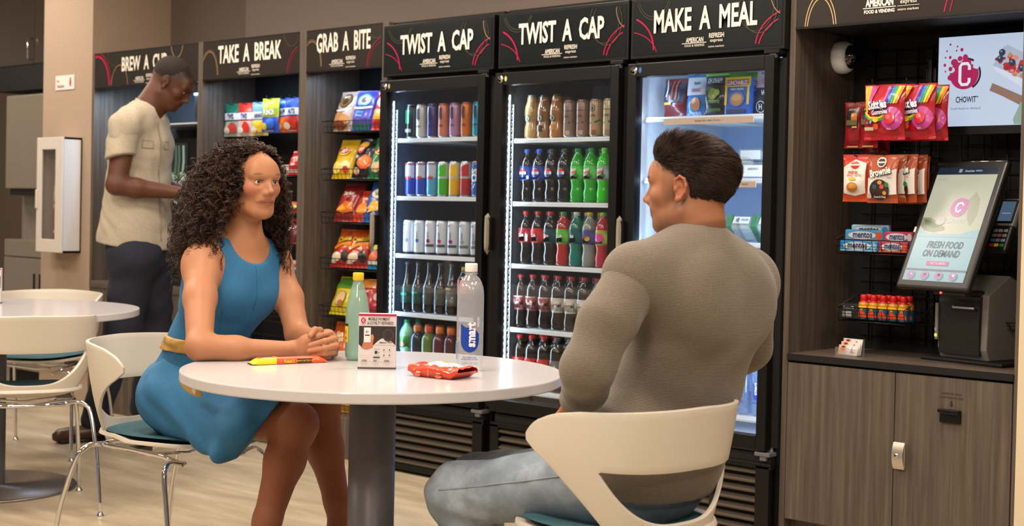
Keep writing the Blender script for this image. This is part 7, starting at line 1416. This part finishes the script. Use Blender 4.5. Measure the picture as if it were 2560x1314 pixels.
for a in (la, ra):
    shx = MB(); f0 = a*1; f0[2] = .045; f1 = f0+mdir*.20; f1[2] = .035
    shx.tube([f0-mdir*.06, f0, (f0+f1)/2, f1, f1+mdir*.03], [.025, .042, .044, .040, .02], C_('#3a2a20', 'plastic'), 14, flat=.9).tube([a+up*.02, f0], .042, C_('#3a2a20', 'plastic'), 12)
    seat_parent(shx.build('shoe', mn), mn)
# short dark hair, longer and swept on top
HM_ = hair_mat('dark_short_hair', '#140d09', '#46301f', .4); HMt = HM_
c3 = SDF(mh-.22, mh+.22, .0030)
c3.ell(HM(0, -.022, .036), [.0765, .0975, .0845], Am, .02); c3.ell(HM(0, .018, .082), [.058, .068, .036], Am, .03); c3.cone(HM(-.026, .056, .088), HM(.026, .056, .088), .012, .012, .03)
c3.ell(HM(0, .105, -.020), [.09, .055, .088], Am, .012, 's')
for s_ in (-1, 1): c3.cone(HM(s_*.09, .055, -.07), HM(s_*.09, .050, .020), .050, .040, .01, mode='s'); c3.ell(HM(s_*.085, -.004, -.012), [.03, .026, .040], Am, .006, 's'); c3.ell(HM(s_*.09, .03, -.10), [.05, .07, .085], Am, .008, 's')
c3.cone(HM(-.1, -.055, -.148), HM(.1, -.055, -.148), .075, .075, .012, mode='s')
c3.wrinkle(.0012, [((1, .2, .2), 300, 0), ((.2, 1, .5), 260, 1), ((.1, .4, 1), 280, 2)])
o = link_mesh('hair_base', [c3.mesh()], nodes_mat('hair_shade2', '#0c0806', .8, noise=(200, 3, .6)), mn, 1); seat_parent(o, mn)
r3 = np.random.default_rng(5); loc_l = []
cnt = 0
while cnt < 9000:
    v = r3.normal(size=3); v /= np.linalg.norm(v); top = max(0, v[2])
    hc = HM(0, -.015, .030); w0 = surf(c3, hc, Am.T@(v*np.array([1, 1.1, 1.1])), .16, .055); pl = Am@(w0-mh)/.965
    if np.linalg.norm(pl) > .17: continue
    if pl[1] > .078 and pl[2] < .080: continue
    if pl[2] < -.075: continue
    if pl[1] > .030+.45*max(0, pl[2]) and pl[2] < .060: continue
    if pl[1] > -.035 and pl[2] < -.022: continue
    if -.026 < pl[1] < .024 and pl[2] < .022: continue
    if abs(pl[0]) < .045 and pl[1] > .02 and pl[2] < .05: continue
    cnt += 1
    L = (.006 if pl[2] < .02 else .006+.022*min(1, (pl[2]-.02)/.06))*r3.uniform(.7, 1.2)
    nrm_ = v*np.array([1/.0785, 1/.0985, 1/.0885]); nrm_ /= np.linalg.norm(nrm_)
    fl = np.array([-.35*v[0]+.25, -.85 if pl[1] < .05 else -.75, -.35 if v[2] < .5 else .10]); fl = fl-nrm_*(fl@nrm_)*1.0; fl /= np.linalg.norm(fl)+1e-6
    lift = .34 if pl[1] > .035 and pl[2] > .07 else .22
    t = np.linspace(0, 1, 5)[:, None]; pts = pl+nrm_*(L*lift*np.sin(t*1.4))+fl*L*t*1.0+r3.normal(size=3)*.0006*t
    if pl[1] > .045 and pl[2] > .07: pts = pts+np.array([0, -.002, .004])*t
    loc_l.append(((pts*.965)@Am+mh, r3.uniform(.00035, .0006)))
o = strands('hair', loc_l, mn, HMt, .0005); seat_parent(o, mn)

# ================================================================ the standing man
sp_ = P(300, 1085, 7.2); sp_[2] = 0
sm = empty('person', tuple(sp_), 0, 'standing man in cream shirt and navy trousers, looking down at the coffee machine', 'person')
SKD = skin_mat('standing_man_skin', .42, .05)
sdir = camdir(.90, -.42); sright = np.array([sdir[1], -sdir[0], 0])
SD = 6.95
sh0 = P(430, 209, SD); pit = math.radians(33); hfw = camdir(.88, -.10); A0 = frame(hfw*math.cos(pit)+np.array([0, 0, -math.sin(pit)]), hfw*math.sin(pit)+np.array([0, 0, math.cos(pit)]))
hf, HS = head_field(sh0, A0, .0028, False, 1.05)
sneck = P(372, 272, SD); hf.cone(HS(0, -.035, -.035), sneck+up*-.01, .060, .068, .03); hf.cone(HS(0, -.02, -.07), sneck+up*.0, .055, .065, .04)
rsh, lsh = P(313, 312, SD-.18), P(385, 306, SD+.18)
ab_ = SDF(np.array(P(380, 470, SD-.1))-np.array([.38, .38, .28]), np.array(P(380, 470, SD-.1))+np.array([.42, .38, .28]), .0046)
sel = P(291, 462, SD-.22); swr = P(440, 481, SD-.12)
ab_.cone(rsh+up*-.05, sel, .056, .046, .03); ab_.cone(sel, P(340, 470, SD-.19), .047, .046, .02); ab_.cone(P(340, 470, SD-.19), swr, .046, .030, .02); ab_.cone(swr, P(468, 482, SD-.09), .030, .036, .02, .6, up)
for i in range(4): q0 = P(470, 474+i*5, SD-.10+.012*i); finger(ab_, [q0, q0+hfw*.035, q0+hfw*.062+up*-.010, q0+hfw*.075+up*-.030], .0098, .008)
finger(ab_, [P(455, 474, SD-.13), P(470, 466, SD-.14), P(484, 467, SD-.13)], .0118, .009)
lel = P(400, 460, SD+.16); ab_.cone(lsh+up*-.12, lel, .054, .045, .03); ab_.cone(lel, P(462, 480, SD+.02), .045, .030, .02)
dk = '#4a2a1c'
def scol(V): return mixc('#54301f', V, [(HS(0, -.015, .062), A0, (.090, .110, .082), '#1c120e', .85), (HS(0, .086, -.0605), A0, (.026, .026, .010), '#5a2c24', .7), (HS(.031, .083, .0245), A0, (.02, .015, .0045), '#140c0a', .8), (HS(-.031, .083, .0245), A0, (.02, .015, .0045), '#140c0a', .8)])
o = link_mesh('body', [(*hf.mesh(), scol), (*ab_.mesh(), lambda V: mixc('#5a3422', V, []))], SKD, sm, 1); seat_parent(o, sm)
eyes(sm, HS, A0, 1.03, '#2a1810')
hb = SDF(sh0-.2, sh0+.2, .0032); hb.ell(HS(0, -.019, .038), [.0775, .0985, .0870], A0, .02); hb.ell(HS(0, .110, -.010), [.10, .058, .085], A0, .010, 's')
for s_ in (-1, 1): hb.ell(HS(s_*.09, .02, -.06), [.05, .060, .070], A0, .008, 's')
hb.cone(HS(-.1, -.04, -.13), HS(.1, -.04, -.13), .085, .085, .01, mode='s'); hb.wrinkle(.0008, [((1, .2, .2), 400, 0), ((.2, 1, .5), 360, 1)])
o = link_mesh('hair', [hb.mesh()], nodes_mat('cropped_hair', '#1a100c', .9, True, noise=(400, 3, .6), bstr=.5), sm, 1); seat_parent(o, sm)
LIN = nodes_mat('cream_linen', None, .85, True, noise=(160, 5, .7), ramp=[(.3, '#9a8f7b'), (.7, '#b3a894')], bstr=.35, bdist=.001)
st = SDF(np.array(P(345, 450, SD))-np.array([.36, .36, .46]), np.array(P(345, 450, SD))+np.array([.36, .36, .46]), .0050)
sc_, sw_, sp2 = P(352, 370, SD), P(345, 480, SD), P(338, 585, SD)
st.cone(rsh+up*-.02, lsh+up*-.02, .066, .066, .05); st.cone((rsh+lsh)/2+up*-.05, sc_, .158, .168, .05, .72, sdir); st.cone(sc_, sw_, .168, .160, .05, .78, sdir); st.cone(sw_, sp2, .160, .178, .05, .86, sdir); st.cone(sp2, P(336, 640, SD), .180, .186, .05, .86, sdir)
for q_ in (rsh, lsh): st.cone(sneck+up*-.015, q_+up*.004, .058, .060, .05)
slv = SDF(st.lo, st.lo+st.h*(st.n-1), st.h)
for a_, b_, r_ in ((rsh, P(298, 402, SD-.22), 0), (lsh, P(394, 402, SD+.20), 0)): slv.cone(a_+up*-.015, b_, .070, .069, .02)
slv.wrinkle(.0026, [((.4, .3, 1), 60, 0), ((1, .2, .5), 44, 1)]); slv.plane(P(298, 392, SD-.22), -up+sdir*.25)
st.cone(rsh+up*-.01, P(304, 345, SD-.20), .066, .062, .03); st.cone(lsh+up*-.01, P(392, 345, SD+.18), .064, .060, .03)
st.wrinkle(.0040, [((.4, .3, 1), 40, 0), ((1, .2, .5), 34, 1), ((.3, -.8, .6), 52, 2)]); st.wrinkle(.002, [((1, .5, 1), 100, 0), ((.2, 1, .3), 90, 1)])
st.plane(P(338, 612, SD), -up+sdir*-.14)
for e_, q_ in ((rsh, P(298, 398, SD-.22)),): st.ell(q_+up*-.10, [.13, .13, .095], None, .004, 's') if False else None
st.cone(sneck+up*.01, sneck+up*.14+sdir*.02, .062, .085, .004, mode='s'); st.ell(sneck+sdir*.075+up*-.0, [.035, .05, .05], frame(sdir), .01, 's')
pk_ = MB(); DL = pmat('shirt_seam', '#8f7f62', .9)
pl_ = lambda y_, off: surf(st, P(345, y_, SD), sdir+sright*off)
pk_.tube([pl_(y_, .10)-sdir*.001 for y_ in range(300, 612, 12)], .0028, DL, 5)
for off in (.14,): pk_.tube([pl_(y_, off)-sdir*.001 for y_ in range(300, 612, 12)], .0014, DL, 5)
for o0, o1 in ((.42, .95), (-.30, -.05)):
    pk_.tube([pl_(354, o_)-sdir*.0005 for o_ in np.linspace(o0, o1, 9)], .0016, DL, 5); pk_.tube([pl_(354, o0)]+[pl_(372+8*math.sin(PI*k/8)*0, o_) for k, o_ in enumerate(np.linspace(o0, o1, 9))]+[pl_(354, o1)], .0024, DL, 5)
seat_parent(pk_.build('placket_and_pockets', sm), sm)
o = link_mesh('linen_shirt', [st.mesh(), slv.mesh()], LIN, sm, 1); seat_parent(o, sm)
# collar, placket, pocket
cm_ = MB(); ring = [sneck+up*(.012-.014*math.cos(a))+(sdir*math.cos(a)*.062+sright*math.sin(a)*.064) for a in np.linspace(.5, 2*PI-.5, 30)]
cm_.grid([[q, q+up*.028+(q-sneck)*-.05] for q in ring], LIN)
o = cm_.build('collar', sm); md = o.modifiers.new('solid', 'SOLIDIFY'); md.thickness = .004; seat_parent(o, sm)
PN = nodes_mat('navy_twill', None, .85, True, noise=(120, 3, .6), ramp=[(.3, '#171a26'), (.7, '#232838')], bstr=.2)
pn = SDF(np.array([sp_[0]-.50, sp_[1]-.55, .04]), np.array([sp_[0]+.55, sp_[1]+.60, 1.12]), .0062)
rh2, lh2 = P(334, 640, SD-.06), P(372, 632, SD+.10); rk, lk_ = P(306, 822, SD+.0), P(388, 822, SD+.22); ra2, la2 = P(236, 1045, 7.06), P(356, 1020, 7.45)
pn.cone(rh2, lh2, .120, .118, .05); pn.cone(rh2, rk, .112, .086, .04); pn.cone(rk, ra2, .086, .066, .03); pn.cone(lh2, lk_, .115, .084, .04); pn.cone(lk_, la2, .084, .064, .03); pn.cone(rh2+up*.03, (rh2+lh2)/2+up*.10, .125, .13, .04)
pn.wrinkle(.0050, [((.3, .3, 1), 44, 0), ((1, .3, .6), 34, 1), ((.3, -.8, .9), 58, 2)])
o = link_mesh('trousers', [pn.mesh()], PN, sm, 1); seat_parent(o, sm)
for a, dv in ((ra2, camdir(-.25, -.95)*-1*-1), (la2, camdir(-.1, -1))):
    shx = MB(); dv = camdir(-.55, -.60) if a is ra2 else camdir(-.35, -.80)
    dv = -dv if False else dv
    f0 = a*1; f0[2] = .048; f1 = f0+camdir(.6, .55)*.0+dv*.0+sdir*.0
    g0 = f0-sdir*.055; g1 = f0+sdir*.19; g0[2] = .05; g1[2] = .034
    if a is ra2: g0, g1 = f0+camdir(.5, .4)*.05, f0+camdir(-.75, -.45)*.17; g0[2] = .05; g1[2] = .034
    shx.tube([g0, f0, (f0+g1)/2, g1, g1+(g1-f0)*.18], [.034, .046, .046, .042, .018], C_('#3f2416', 'plastic'), 14, flat=.85)
    shx.tube([a+up*.06, f0], [.052, .046], C_('#3f2416', 'plastic'), 14); shx.tube([g0*[1, 1, 0]+[0, 0, .008], g1*[1, 1, 0]+[0, 0, .008]], [.036, .044], C_('#17100c', 'plastic'), 10, flat=.5)
    seat_parent(shx.build('ankle_boot', sm), sm)
# ---------------------------------------------------------------- label check (console only)
for k, v in LABELS.items():
    if len(v) > 1: print('DUPLICATE LABEL', k, len(v))
for o in bpy.data.objects:
    if o.name == 'drink_bottle.041': print('LONG41', o['label'])
for k in LABELS:
    if len(k.replace('-', ' ').split()) > 16: print('LONG', k)
